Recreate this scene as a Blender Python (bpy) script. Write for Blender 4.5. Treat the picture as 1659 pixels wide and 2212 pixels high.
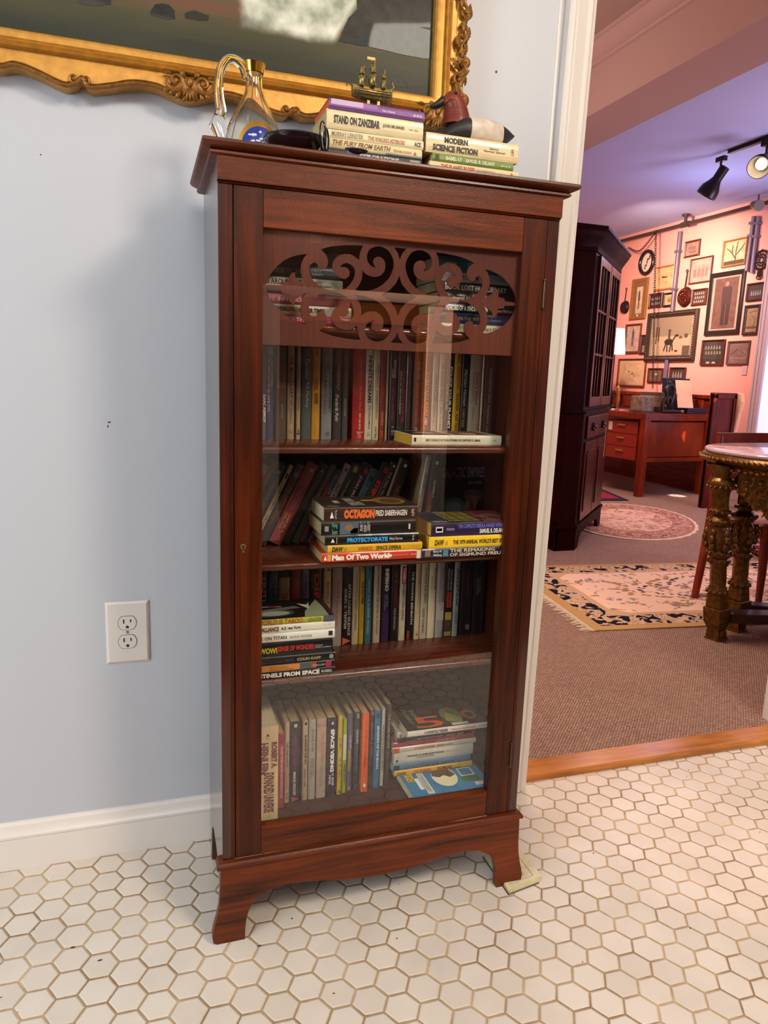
import bpy, bmesh, math, random
from mathutils import Vector, Matrix
random.seed(7)
for o in list(bpy.data.objects): bpy.data.objects.remove(o)
SC = bpy.context.scene
COL = SC.collection

# ------------------------------------------------------------ camera
F, CX, CY, CZ = 1576.0207, -0.1173, -1.2171, 1.0473
YAW, PIT, ROL = 0.32117, -0.18497, 0.03458
def cam_axes():
    cyw, syw, cp, sp = math.cos(YAW), math.sin(YAW), math.cos(PIT), math.sin(PIT)
    fw = Vector((syw*cp, cyw*cp, sp)); r = Vector((cyw, -syw, 0)); u = r.cross(fw)
    cr, sr = math.cos(ROL), math.sin(ROL)
    return cr*r+sr*u, -sr*r+cr*u, fw
_R, _U, _F = cam_axes()
CAM = Vector((CX, CY, CZ))
def at(u, v, ax, c):
    """the point of the plane (axis ax = c) seen at photo pixel (u, v)"""
    d = _R*((u-829.5)/F) - _U*((v-1106)/F) + _F
    return CAM + d*((c-CAM[ax])/d[ax])
cam = bpy.data.cameras.new('camera'); co = bpy.data.objects.new('camera', cam); COL.objects.link(co)
cam.sensor_fit = 'VERTICAL'; cam.sensor_height = 36.0; cam.lens = 36.0*F/2212.0
cam.clip_start = 0.02
M = Matrix((( _R.x, _U.x, -_F.x, CX), (_R.y, _U.y, -_F.y, CY), (_R.z, _U.z, -_F.z, CZ), (0,0,0,1)))
co.matrix_world = M
SC.camera = co

# ------------------------------------------------------------ world, lamps, exposure
SC.view_settings.view_transform = 'Standard'; SC.view_settings.look = 'None'
SC.view_settings.gamma = 1.0; SC.view_settings.exposure = 0.0
SC.view_settings.use_curve_mapping = False
W = bpy.data.worlds.new('world'); SC.world = W; W.use_nodes = True
W.node_tree.nodes['Background'].inputs[0].default_value = (0.9, 0.93, 1.0, 1)
W.node_tree.nodes['Background'].inputs[1].default_value = 0.6
def lamp(kind, name, loc, aim, power, color, **kw):
    l = bpy.data.lights.new(name, kind); l.energy = power; l.color = color
    for k, v in kw.items(): setattr(l, k, v)
    o = bpy.data.objects.new(name, l); COL.objects.link(o); o.location = loc
    d = Vector(aim)-Vector(loc); o.rotation_euler = d.to_track_quat('-Z', 'Y').to_euler()
    return o
# the tiled room: ceiling fixture ahead and to the right, daylight window on the left
lamp('AREA', 'ceiling_fixture_light', (1.25, -1.9, 2.62), (0.35, 0.2, 0.7), 62, (1.0, 0.87, 0.72), shape='DISK', size=0.55)
lamp('AREA', 'window_daylight', (-2.35, -1.5, 1.55), (0.2, 0.1, 1.0), 66, (0.82, 0.92, 1.0), shape='RECTANGLE', size=1.0, size_y=1.5)
lamp('AREA', 'rear_ceiling_light', (-0.2, -2.3, 2.62), (0.1, 0.3, 0.4), 26, (1.0, 0.93, 0.85), shape='DISK', size=0.9)
lamp('POINT', 'added_sconce_light', (0.90, -3.12, 1.95), (0, 0, 0), 22, (1.0, 0.66, 0.45), shadow_soft_size=0.06)  # added unseen lamp for the top-rail highlight and some frontal fill
# added spots standing in for low sun on the mantelpiece and the doorway tiles
lamp('SPOT', 'added_spot_on_mantel', (-2.45, -1.2, 1.95), (1.66, -3.15, 1.12), 5200, (1.0, 0.62, 0.45), spot_size=math.radians(13), spot_blend=0.5, shadow_soft_size=0.03)
lamp('SPOT', 'added_spot_on_tiles', (2.6, -2.6, 2.3), (1.12, -0.02, 0), 150, (1.0, 0.55, 0.42), spot_size=math.radians(9), spot_blend=0.9, shadow_soft_size=0.05)
# the carpeted room: track heads, ceiling lamp, daylight, added fill lamps and added sun-patch spots
lamp('AREA', 'far_room_ceiling_light', (3.5, 4.2, 2.55), (3.9, 4.6, 0.0), 58, (1.0, 0.66, 0.52), shape='DISK', size=0.9)
lamp('AREA', 'far_room_window_light', (4.9, 1.6, 1.5), (3.4, 4.2, 2.2), 62, (0.86, 0.74, 0.96), shape='RECTANGLE', size=1.0, size_y=1.4)
lamp('SPOT', 'track_spot_on_pictures', (3.95, 4.6, 2.35), (5.2, 5.3, 1.9), 210, (1.0, 0.72, 0.56), spot_size=math.radians(110), spot_blend=1.0, shadow_soft_size=0.05)
lamp('POINT', 'ceiling_bounce_fill', (4.3, 3.9, 2.25), (0, 0, 0), 9, (0.60, 0.64, 1.0), shadow_soft_size=0.15)  # added lilac fill standing in for light bounced onto the ceiling
lamp('SPOT', 'carpet_fill_light', (1.35, 1.35, 2.66), (1.55, 1.3, 0.0), 180, (1.0, 0.76, 0.64), spot_size=math.radians(112), spot_blend=1.0, shadow_soft_size=0.25)  # added downward fill for the carpet, its cone kept off the beam
lamp('POINT', 'beam_fill_light', (0.95, 2.3, 2.15), (0, 0, 0), 24, (1.0, 0.82, 0.74), shadow_soft_size=0.15)  # added fill without a fixture, lifts the dark beam face
lamp('SPOT', 'added_spot_on_carpet', (5.05, 3.5, 2.1), (4.745, 4.49, 0), 900, (0.9, 0.92, 1.0), spot_size=math.radians(4.0), spot_blend=0.3, shadow_soft_size=0.01)  # added narrow lamp inside the room, standing in for sunlight on the carpet
lamp('SPOT', 'added_spot_on_desk', (3.3, 1.6, 2.3), (4.80, 4.5, 0.58), 1500, (1.0, 0.72, 0.4), spot_size=math.radians(1.6), spot_blend=0.2, shadow_soft_size=0.005)  # added tight spot without a fixture, imitates a streak of sun on the desk

# ------------------------------------------------------------ materials
MATS = {}
def newmat(name):
    m = bpy.data.materials.new(name); m.use_nodes = True
    nt = m.node_tree; b = nt.nodes['Principled BSDF']
    return m, nt, b
def nd(nt, t, **kw):
    n = nt.nodes.new(t)
    for k, v in kw.items(): setattr(n, k, v)
    return n
def hexc(s):
    s = s.lstrip('#'); s = s if len(s) == 6 else ''.join(q*2 for q in s); c = [int(s[i:i+2], 16)/255 for i in (0, 2, 4)]
    return tuple((x/12.92 if x <= .04045 else ((x+.055)/1.055)**2.4) for x in c)+(1,)
def plain(name, col, rough=.5, metal=0, spec=.5, noise=0, nscale=40, bump=0, bscale=200, coat=0, emit=None, estr=0, trans=0, ior=1.45):
    if name in MATS: return MATS[name]
    m, nt, b = newmat(name)
    c = hexc(col) if isinstance(col, str) else col
    b.inputs['Base Color'].default_value = c
    b.inputs['Roughness'].default_value = rough; b.inputs['Metallic'].default_value = metal
    b.inputs['Specular IOR Level'].default_value = spec
    b.inputs['Coat Weight'].default_value = coat
    b.inputs['Transmission Weight'].default_value = trans; b.inputs['IOR'].default_value = ior
    if emit: b.inputs['Emission Color'].default_value = hexc(emit); b.inputs['Emission Strength'].default_value = estr
    tc = nd(nt, 'ShaderNodeTexCoord')
    if noise:
        n = nd(nt, 'ShaderNodeTexNoise'); n.inputs['Scale'].default_value = nscale; n.inputs['Detail'].default_value = 5
        nt.links.new(tc.outputs['Object'], n.inputs['Vector'])
        r = nd(nt, 'ShaderNodeValToRGB')
        r.color_ramp.elements[0].position = .3; r.color_ramp.elements[1].position = .72
        r.color_ramp.elements[0].color = tuple(x*(1-noise) for x in c[:3])+(1,)
        r.color_ramp.elements[1].color = tuple(min(1, x*(1+noise*.6)) for x in c[:3])+(1,)
        nt.links.new(n.outputs['Fac'], r.inputs['Fac']); nt.links.new(r.outputs['Color'], b.inputs['Base Color'])
    if bump:
        n2 = nd(nt, 'ShaderNodeTexNoise'); n2.inputs['Scale'].default_value = bscale; n2.inputs['Detail'].default_value = 4
        nt.links.new(tc.outputs['Object'], n2.inputs['Vector'])
        bp = nd(nt, 'ShaderNodeBump'); bp.inputs['Strength'].default_value = bump; bp.inputs['Distance'].default_value = .002
        nt.links.new(n2.outputs['Fac'], bp.inputs['Height']); nt.links.new(bp.outputs['Normal'], b.inputs['Normal'])
    MATS[name] = m
    return m
def wood(name, dark, light, rough=.3, grain=(60, 60, 4), coat=.3, bump=.15, crackle=0, spec=.22):
    """grain: noise scale along x, y, z; small = the grain runs that way"""
    if name in MATS: return MATS[name]
    m, nt, b = newmat(name)
    tc = nd(nt, 'ShaderNodeTexCoord'); mp = nd(nt, 'ShaderNodeMapping'); mp.inputs['Scale'].default_value = grain
    n = nd(nt, 'ShaderNodeTexNoise'); n.inputs['Scale'].default_value = 1; n.inputs['Detail'].default_value = 8; n.inputs['Roughness'].default_value = .6; n.inputs['Distortion'].default_value = .8
    r = nd(nt, 'ShaderNodeValToRGB'); r.color_ramp.elements[0].position = .3; r.color_ramp.elements[1].position = .72
    r.color_ramp.elements[0].color = hexc(dark); r.color_ramp.elements[1].color = hexc(light)
    L = nt.links
    L.new(tc.outputs['Object'], mp.inputs['Vector']); L.new(mp.outputs['Vector'], n.inputs['Vector'])
    L.new(n.outputs['Fac'], r.inputs['Fac'])
    n3 = nd(nt, 'ShaderNodeTexNoise'); n3.inputs['Scale'].default_value = 5; n3.inputs['Detail'].default_value = 3
    L.new(tc.outputs['Object'], n3.inputs['Vector'])
    mx = nd(nt, 'ShaderNodeMix', data_type='RGBA', blend_type='MULTIPLY'); mx.inputs[0].default_value = .75
    r3 = nd(nt, 'ShaderNodeValToRGB'); r3.color_ramp.elements[0].position = .3; r3.color_ramp.elements[1].position = .7
    r3.color_ramp.elements[0].color = (.55, .5, .48, 1); r3.color_ramp.elements[1].color = (1.15, 1.1, 1.05, 1)
    L.new(n3.outputs['Fac'], r3.inputs['Fac']); L.new(r.outputs['Color'], mx.inputs[6]); L.new(r3.outputs['Color'], mx.inputs[7])
    L.new(mx.outputs[2], b.inputs['Base Color'])
    b.inputs['Roughness'].default_value = rough; b.inputs['Coat Weight'].default_value = coat; b.inputs['Coat Roughness'].default_value = .18
    b.inputs['Specular IOR Level'].default_value = spec
    bp = nd(nt, 'ShaderNodeBump'); bp.inputs['Strength'].default_value = bump; bp.inputs['Distance'].default_value = .0012
    L.new(n.outputs['Fac'], bp.inputs['Height']); L.new(bp.outputs['Normal'], b.inputs['Normal'])
    if crackle:
        v = nd(nt, 'ShaderNodeTexNoise'); v.inputs['Scale'].default_value = 420; v.inputs['Detail'].default_value = 2
        L.new(tc.outputs['Object'], v.inputs['Vector'])
        b2 = nd(nt, 'ShaderNodeBump'); b2.inputs['Strength'].default_value = crackle; b2.inputs['Distance'].default_value = .0008
        L.new(v.outputs['Fac'], b2.inputs['Height']); L.new(bp.outputs['Normal'], b2.inputs['Normal']); L.new(b2.outputs['Normal'], b.inputs['Normal'])
        L.new(b2.outputs['Normal'], b.inputs['Coat Normal'])
    MATS[name] = m
    return m
def clear_glass(name='glass_sheet', ior=1.6, tint=(1, 1, 1, 1), rough=0.0):
    if name in MATS: return MATS[name]
    m = bpy.data.materials.new(name); m.use_nodes = True; nt = m.node_tree; nt.nodes.clear()
    o = nd(nt, 'ShaderNodeOutputMaterial'); t = nd(nt, 'ShaderNodeBsdfTransparent'); g = nd(nt, 'ShaderNodeBsdfGlossy')
    t.inputs[0].default_value = tint; g.inputs['Roughness'].default_value = rough
    lw = nd(nt, 'ShaderNodeLayerWeight'); f0 = ((ior-1)/(ior+1))**2
    pw = nd(nt, 'ShaderNodeMath', operation='POWER'); pw.inputs[1].default_value = 5
    f = nd(nt, 'ShaderNodeMath', operation='MULTIPLY_ADD'); f.inputs[1].default_value = 1-f0; f.inputs[2].default_value = f0
    nt.links.new(lw.outputs['Facing'], pw.inputs[0]); nt.links.new(pw.outputs[0], f.inputs[0])
    mx = nd(nt, 'ShaderNodeMixShader')
    nt.links.new(f.outputs[0], mx.inputs[0]); nt.links.new(t.outputs[0], mx.inputs[1]); nt.links.new(g.outputs[0], mx.inputs[2]); nt.links.new(mx.outputs[0], o.inputs[0])
    MATS[name] = m
    return m

# ------------------------------------------------------------ mesh helpers
class MB:
    def __init__(self): self.v = []; self.f = []; self.m = []
    def add(self, vs, fs, mi=0):
        b = len(self.v); self.v += [tuple(p) for p in vs]
        for f in fs: self.f.append(tuple(b+i for i in f)); self.m.append(mi)
        return self
    def box(self, a, b, mi=0):
        x0, y0, z0 = a; x1, y1, z1 = b
        vs = [(x0,y0,z0),(x1,y0,z0),(x1,y1,z0),(x0,y1,z0),(x0,y0,z1),(x1,y0,z1),(x1,y1,z1),(x0,y1,z1)]
        return self.add(vs, [(0,3,2,1),(4,5,6,7),(0,1,5,4),(1,2,6,5),(2,3,7,6),(3,0,4,7)], mi)
    def hexa(self, p8, mi=0):
        return self.add(p8, [(0,3,2,1),(4,5,6,7),(0,1,5,4),(1,2,6,5),(2,3,7,6),(3,0,4,7)], mi)
    def loft(self, secs, cap=True, mi=0, closed=True):
        n = len(secs[0]); vs = [p for s in secs for p in s]; fs = []
        for i in range(len(secs)-1):
            for j in range(n if closed else n-1):
                k = (j+1) % n
                fs.append((i*n+j, i*n+k, (i+1)*n+k, (i+1)*n+j))
        if cap: fs.append(tuple(range(n-1, -1, -1))); fs.append(tuple((len(secs)-1)*n+j for j in range(n)))
        return self.add(vs, fs, mi)
    def tube(self, path, rad, n=10, mi=0, cap=True, sx=1.0):
        path = [Vector(p) for p in path]
        if not hasattr(rad, '__len__'): rad = [rad]*len(path)
        secs = []; up = None
        for i, p in enumerate(path):
            t = (path[min(i+1, len(path)-1)]-path[max(i-1, 0)])
            t = t.normalized() if t.length > 1e-9 else Vector((0,0,1))
            if up is None:
                up = Vector((0,0,1)) if abs(t.z) < .9 else Vector((0,1,0))
            a = t.cross(up)
            if a.length < 1e-6: a = t.cross(Vector((1,0,0)))
            a.normalize(); b = a.cross(t).normalized(); up = b
            secs.append([p+(a*math.cos(q)*sx+b*math.sin(q))*rad[i] for q in [2*math.pi*j/n for j in range(n)]])
        return self.loft(secs, cap, mi)
    def lathe(self, prof, c=(0,0,0), n=32, mi=0, cap=True, axis='z', ax=None, sq=0):
        secs = []
        for r, z in prof:
            s = []
            for j in range(n):
                q = 2*math.pi*j/n+(math.pi/4 if sq else 0)
                k = 1.0
                s.append(Vector((r*k*math.cos(q), r*k*math.sin(q), z)))
            secs.append(s)
        if axis == 'y': secs = [[Vector((p.x, -p.z, p.y)) for p in s] for s in secs]
        if axis == 'x': secs = [[Vector((p.z, p.y, -p.x)) for p in s] for s in secs]
        if ax is not None: secs = [[ax @ p for p in s] for s in secs]
        c = Vector(c)
        return self.loft([[p+c for p in s] for s in secs], cap, mi)
    def prism(self, poly, axis, a, b, mi=0):
        """poly: 2D points; axis 'y': (x,z) extruded y a..b; 'x': (y,z); 'z': (x,y)"""
        def P(p, t):
            return {'y': (p[0], t, p[1]), 'x': (t, p[0], p[1]), 'z': (p[0], p[1], t)}[axis]
        n = len(poly); vs = [P(p, a) for p in poly]+[P(p, b) for p in poly]
        fs = [tuple(range(n)), tuple(range(2*n-1, n-1, -1))]+[(i, (i+1) % n, n+(i+1) % n, n+i)[::-1] for i in range(n)]
        return self.add(vs, fs, mi)
    def ell(self, c, r, n=16, m=10, mi=0, rot=None):
        vs = []; fs = []
        for i in range(m+1):
            th = math.pi*i/m
            for j in range(n):
                q = 2*math.pi*j/n
                p = Vector((r[0]*math.sin(th)*math.cos(q), r[1]*math.sin(th)*math.sin(q), r[2]*math.cos(th)))
                if rot is not None: p = rot @ p
                vs.append(p+Vector(c))
        for i in range(m):
            for j in range(n):
                k = (j+1) % n; fs.append((i*n+j, (i+1)*n+j, (i+1)*n+k, i*n+k))
        return self.add(vs, fs, mi)
    def build(self, name, mats, parent=None, smooth=False, bevel=0, seg=2, off=(0,0,0)):
        me = bpy.data.meshes.new(name)
        off = Vector(off)
        me.from_pydata([Vector(p)-off for p in self.v], [], self.f)
        if not isinstance(mats, (list, tuple)): mats = [mats]
        for m in mats: me.materials.append(m)
        if len(mats) > 1: me.polygons.foreach_set('material_index', self.m)
        bm = bmesh.new(); bm.from_mesh(me)
        bmesh.ops.remove_doubles(bm, verts=bm.verts, dist=1e-6)
        bmesh.ops.recalc_face_normals(bm, faces=bm.faces)
        bm.to_mesh(me); bm.free()
        if smooth:
            me.polygons.foreach_set('use_smooth', [True]*len(me.polygons))
            try: me.set_sharp_from_angle(angle=math.radians(smooth if smooth is not True and smooth > 1 else 40))
            except Exception: pass
        o = bpy.data.objects.new(name, me); COL.objects.link(o)
        if parent: o.parent = parent
        if bevel:
            b = o.modifiers.new('edge_round', 'BEVEL'); b.width = bevel; b.segments = seg; b.limit_method = 'ANGLE'; b.angle_limit = math.radians(35)
        return o
def tag(o, label, cat=None, group=None):
    o['label'] = label
    if cat: o['category'] = cat
    if group: o['group'] = group
    return o
def struct(o): o['kind'] = 'structure'; return o
OFF = {}
def thing(name, label, cat, loc=(0,0,0), rz=0, group=None):
    o = bpy.data.objects.new(name, None); COL.objects.link(o); o.location = loc; o.rotation_euler = (0, 0, rz)
    o.empty_display_size = .05
    tag(o, label, cat, group); return o
def part(mb, name, mats, root, **kw):
    """part given in world coordinates, below an unrotated root"""
    r = root
    while r.parent: r = r.parent
    return mb.build(name, mats, root, off=r.location, **kw)
def catmull(pts, n=6, closed=False):
    pts = [Vector(p) for p in pts]; out = []
    N = len(pts); R_ = range(N if closed else N-1)
    for i in R_:
        p0 = pts[(i-1) % N] if closed or i > 0 else pts[0]
        p1 = pts[i]; p2 = pts[(i+1) % N]; p3 = pts[(i+2) % N] if closed or i+2 < N else pts[-1]
        for k in range(n):
            t = k/n
            out.append(.5*((2*p1)+(p2-p0)*t+(2*p0-5*p1+4*p2-p3)*t*t+(3*p1-p0-3*p2+p3)*t**3))
    if not closed: out.append(pts[-1])
    return out
def smooth_poly(pts, n=5, corner=50):
    """closed outline: splines between the sharp corners"""
    pts = [Vector(p) for p in pts]; N = len(pts); cs = []
    for i in range(N):
        a = pts[i]-pts[i-1]; b = pts[(i+1) % N]-pts[i]
        if a.length > 0 and b.length > 0 and math.degrees(a.angle(b)) > corner: cs.append(i)
    if not cs: return catmull(pts, n, True)
    out = []
    for k in range(len(cs)):
        i, j = cs[k], cs[(k+1) % len(cs)]
        seg = [pts[(i+q) % N] for q in range(((j-i) % N or N)+1)]
        out += catmull(seg, n)[:-1]
    return out
def curve_fill(outer, holes, depth):
    """2D outlines (lists of (x, y)) filled with holes, extruded: returns mesh data in the xy plane"""
    cu = bpy.data.curves.new('outline', 'CURVE'); cu.dimensions = '2D'; cu.fill_mode = 'BOTH'; cu.extrude = depth/2
    for poly in [outer]+holes:
        s = cu.splines.new('POLY'); s.points.add(len(poly)-1); s.use_cyclic_u = True
        for i, p in enumerate(poly): s.points[i].co = (p[0], p[1], 0, 1)
    ob = bpy.data.objects.new('outline', cu); me = bpy.data.meshes.new_from_object(ob)
    bpy.data.objects.remove(ob); bpy.data.curves.remove(cu)
    return me
def text_mesh(s, bold=0, shear=0):
    cu = bpy.data.curves.new('lettering', 'FONT'); cu.body = s; cu.size = 1; cu.offset = bold; cu.shear = shear
    cu.resolution_u = 2
    ob = bpy.data.objects.new('lettering', cu); me = bpy.data.meshes.new_from_object(ob)
    vs = [v.co.copy() for v in me.vertices]; fs = [tuple(p.vertices) for p in me.polygons]
    bpy.data.objects.remove(ob); bpy.data.curves.remove(cu); bpy.data.meshes.remove(me)
    if not vs: return [], []
    x0 = min(v.x for v in vs); x1 = max(v.x for v in vs); y0 = min(v.y for v in vs); y1 = max(v.y for v in vs)
    return [((v.x-x0)/(x1-x0+1e-9), (v.y-y0)/(y1-y0+1e-9)) for v in vs], fs

# ============================================================ THE TILED ROOM
YW = 0.329      # wall face behind the bookcase
def tile_floor():
    m, nt, b = newmat('hexagon_tile'); L = nt.links
    tc = nd(nt, 'ShaderNodeTexCoord'); mp = nd(nt, 'ShaderNodeMapping')
    P = .05666; X = P*math.sqrt(3)
    mp.inputs['Location'].default_value = (0.1165+X*100+X/2, -.0254-P/2+P*200+P/2, 0); mp.inputs['Rotation'].default_value = (0, 0, .0113)
    L.new(tc.outputs['Object'], mp.inputs['Vector'])
    def vm(op, a, bb=None, c=None):
        n = nd(nt, 'ShaderNodeVectorMath', operation=op)
        for i, q in enumerate((a, bb, c)):
            if q is None: continue
            if isinstance(q, (tuple, list)): n.inputs[i].default_value = q
            else: L.new(q, n.inputs[i])
        return n
    def mt(op, a, bb=None):
        n = nd(nt, 'ShaderNodeMath', operation=op)
        for i, q in enumerate((a, bb)):
            if q is None: continue
            if isinstance(q, (int, float)): n.inputs[i].default_value = q
            else: L.new(q, n.inputs[i])
        return n.outputs[0]
    v = mp.outputs[0]
    a = vm('SUBTRACT', vm('MODULO', v, (X, P, 1)).outputs[0], (X/2, P/2, 0)).outputs[0]
    v2 = vm('ADD', v, (X/2, P/2, 0)).outputs[0]
    c = vm('SUBTRACT', vm('MODULO', v2, (X, P, 1)).outputs[0], (X/2, P/2, 0)).outputs[0]
    def hd(q):
        s = nd(nt, 'ShaderNodeSeparateXYZ'); L.new(q, s.inputs[0])
        ax, ay = mt('ABSOLUTE', s.outputs[0]), mt('ABSOLUTE', s.outputs[1])
        return mt('MAXIMUM', ay, mt('ADD', mt('MULTIPLY', ax, math.sqrt(3)/2), mt('MULTIPLY', ay, .5)))
    h1, h2 = hd(a), hd(c)
    sel = mt('LESS_THAN', h1, h2)
    h = mt('MINIMUM', h1, h2)
    cell = nd(nt, 'ShaderNodeMix', data_type='VECTOR'); L.new(sel, cell.inputs[0])
    ca = vm('SUBTRACT', v, a).outputs[0]; cc = vm('SUBTRACT', v, c).outputs[0]
    L.new(cc, cell.inputs[4]); L.new(ca, cell.inputs[5])
    sn = vm('SNAP', vm('ADD', cell.outputs[1], (.004, .004, .0)).outputs[0], (.0101, .0101, 1)).outputs[0]
    wn = nd(nt, 'ShaderNodeTexWhiteNoise'); L.new(sn, wn.inputs[0])
    # wobble of the grout line
    nz = nd(nt, 'ShaderNodeTexNoise'); nz.inputs['Scale'].default_value = 60; L.new(tc.outputs['Object'], nz.inputs['Vector'])
    hh = mt('ADD', h, mt('MULTIPLY', mt('SUBTRACT', nz.outputs['Fac'], .5), .0016))
    g = nd(nt, 'ShaderNodeMapRange'); L.new(hh, g.inputs[0]); g.inputs[1].default_value = P/2-.0024; g.inputs[2].default_value = P/2-.0012
    tr = nd(nt, 'ShaderNodeValToRGB'); L.new(wn.outputs[0], tr.inputs[0])
    tr.color_ramp.elements[0].color = hexc('#cfc4b6'); tr.color_ramp.elements[1].color = hexc('#d8cdc0')
    big = nd(nt, 'ShaderNodeTexNoise'); big.inputs['Scale'].default_value = 9; big.inputs['Detail'].default_value = 6; L.new(tc.outputs['Object'], big.inputs['Vector'])
    bm_ = nd(nt, 'ShaderNodeMix', data_type='RGBA', blend_type='MULTIPLY'); bm_.inputs[0].default_value = .5
    br = nd(nt, 'ShaderNodeValToRGB'); L.new(big.outputs['Fac'], br.inputs[0]); br.color_ramp.elements[0].color = (.86, .85, .82, 1); br.color_ramp.elements[1].color = (1.05, 1.05, 1.05, 1); br.color_ramp.elements[0].position = .25; br.color_ramp.elements[1].position = .6
    L.new(tr.outputs[0], bm_.inputs[6]); L.new(br.outputs[0], bm_.inputs[7])
    gr = nd(nt, 'ShaderNodeValToRGB'); gn = nd(nt, 'ShaderNodeTexNoise'); gn.inputs['Scale'].default_value = 7; gn.inputs['Detail'].default_value = 4; L.new(tc.outputs['Object'], gn.inputs['Vector'])
    L.new(gn.outputs['Fac'], gr.inputs[0]); gr.color_ramp.elements[0].position = .4; gr.color_ramp.elements[1].position = .66
    gr.color_ramp.elements[0].color = hexc('#8f6f4a'); gr.color_ramp.elements[1].color = hexc('#c4a67c')
    mx = nd(nt, 'ShaderNodeMix', data_type='RGBA'); L.new(g.outputs[0], mx.inputs[0]); L.new(bm_.outputs[2], mx.inputs[6]); L.new(gr.outputs[0], mx.inputs[7])
    L.new(mx.outputs[2], b.inputs['Base Color'])
    rr = mt('ADD', mt('MULTIPLY', g.outputs[0], .5), .33); L.new(rr, b.inputs['Roughness'])
    bp = nd(nt, 'ShaderNodeBump', invert=True); bp.inputs['Strength'].default_value = .7; bp.inputs['Distance'].default_value = .002
    g2 = nd(nt, 'ShaderNodeMapRange'); L.new(hh, g2.inputs[0]); g2.inputs[1].default_value = P/2-.004; g2.inputs[2].default_value = P/2-.0012
    L.new(g2.outputs[0], bp.inputs['Height']); L.new(bp.outputs[0], b.inputs['Normal'])
    return m
struct(MB().box((-2.6, -3.3, -.05), (3.0, YW+.02, 0)).build('floor', tile_floor()))
wall_paint = plain('grey_wall_paint', '#b4b6bb', rough=.42, bump=.10, bscale=90)
far_paint = plain('lilac_wall_paint', '#e9a596', rough=.7, bump=.05, bscale=30)
trim_paint = plain('cream_gloss_trim', '#d8cfc6', rough=.28, bump=.05, bscale=60)
ceil_paint = plain('ceiling_white', '#cfc9c6', rough=.8)
# wall behind the bookcase, the doorway, the wall to the right of it
struct(MB().box((-2.6, YW, -.02), (.80, .476, 2.74)).build('wall_back', wall_paint))
mb = MB().box((1.77, YW, -.02), (3.0, .476, 2.74)).box((.80, YW, 2.32), (1.77, .476, 2.74))
struct(mb.build('wall_back_right', wall_paint))
mb = MB().box((-2.75, -3.4, -.02), (-2.6, -2.25, 2.74)).box((-2.75, -.75, -.02), (-2.6, YW+.1, 2.74)).box((-2.75, -2.25, -.02), (-2.6, -.75, .8)).box((-2.75, -2.25, 2.3), (-2.6, -.75, 2.74))
struct(mb.build('wall_left', wall_paint))
mb = MB()
for y in (-2.25, -1.54, -.80): mb.box((-2.7, y, .8), (-2.65, y+.05, 2.3))
for z in (.8, 1.53, 2.25): mb.box((-2.7, -2.25, z), (-2.65, -.75, z+.05))
struct(mb.build('window_1', trim_paint))
struct(MB().box((3.0, -3.4, -.02), (3.1, YW+.1, 2.74)).build('wall_right', wall_paint))
struct(MB().box((-2.7, -3.45, -.02), (3.1, -3.3, 2.74)).build('wall_front', plain('brown_wall_paint', '#3a2018', rough=.7)))
struct(MB().box((-2.7, -3.4, 2.72), (3.1, .33, 2.78)).build('ceiling', ceil_paint))
# skirting board with an ogee top
yb = YW
prof = [(yb, 0), (yb-.016, 0), (yb-.016, .070), (yb-.0185, .073), (yb-.0185, .078), (yb-.013, .084), (yb-.010, .092), (yb-.009, .097), (yb-.004, .102), (yb, .103)]
struct(MB().prism(prof, 'x', -2.6, .757).build('baseboard_back', trim_paint, smooth=30))
# door casing: a leaning moulded board (the old house is out of plumb)
def casing(xb, xt, w, ztop, yb, name):
    pr = [(0, 0), (0, -.020), (.004, -.024), (.012, -.024), (.016, -.021), (.020, -.0245), (.048, -.017), (.052, -.020), (.057, -.020), (.062, -.016), (.070, -.014), (.070, 0)]
    secs = []
    for x, z in ((xb, 0), (xt, ztop)):
        secs.append([Vector((x-w+p[0]/.07*w, yb+p[1], z)) for p in pr])
    return struct(MB().loft(secs).build(name, trim_paint, smooth=25))
casing(.809, .8445, .068, 2.32, YW, 'trim_1')
struct(MB().box((1.765, YW-.02, 0), (1.84, YW, 2.4)).build('trim_2', trim_paint))
struct(MB().hexa([(.79, YW+.001, 0), (.806, YW+.001, 0), (.806, .49, 0), (.79, .49, 0), (.82, YW+.001, 2.32), (.838, YW+.001, 2.32), (.838, .49, 2.32), (.82, .49, 2.32)]).build('trim_3', trim_paint))
struct(MB().box((1.755, YW+.001, 0), (1.775, .478, 2.33)).build('trim_4', trim_paint))
# little bead in the corner left of the casing
struct(MB().tube([(.748, YW, .10), (.7585, YW, 2.3)], .004, n=8).build('trim_5', trim_paint, smooth=True))
# oak threshold
oak = wood('oak_strip', '#a5622a', '#cd8c46', rough=.3, grain=(6, 90, 90), coat=.3)
struct(MB().prism([(.336, 0), (.336, .012), (.342, .017), (.412, .017), (.420, .012), (.420, 0)], 'x', .80, 1.775).build('trim_6', oak, bevel=.001))

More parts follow.
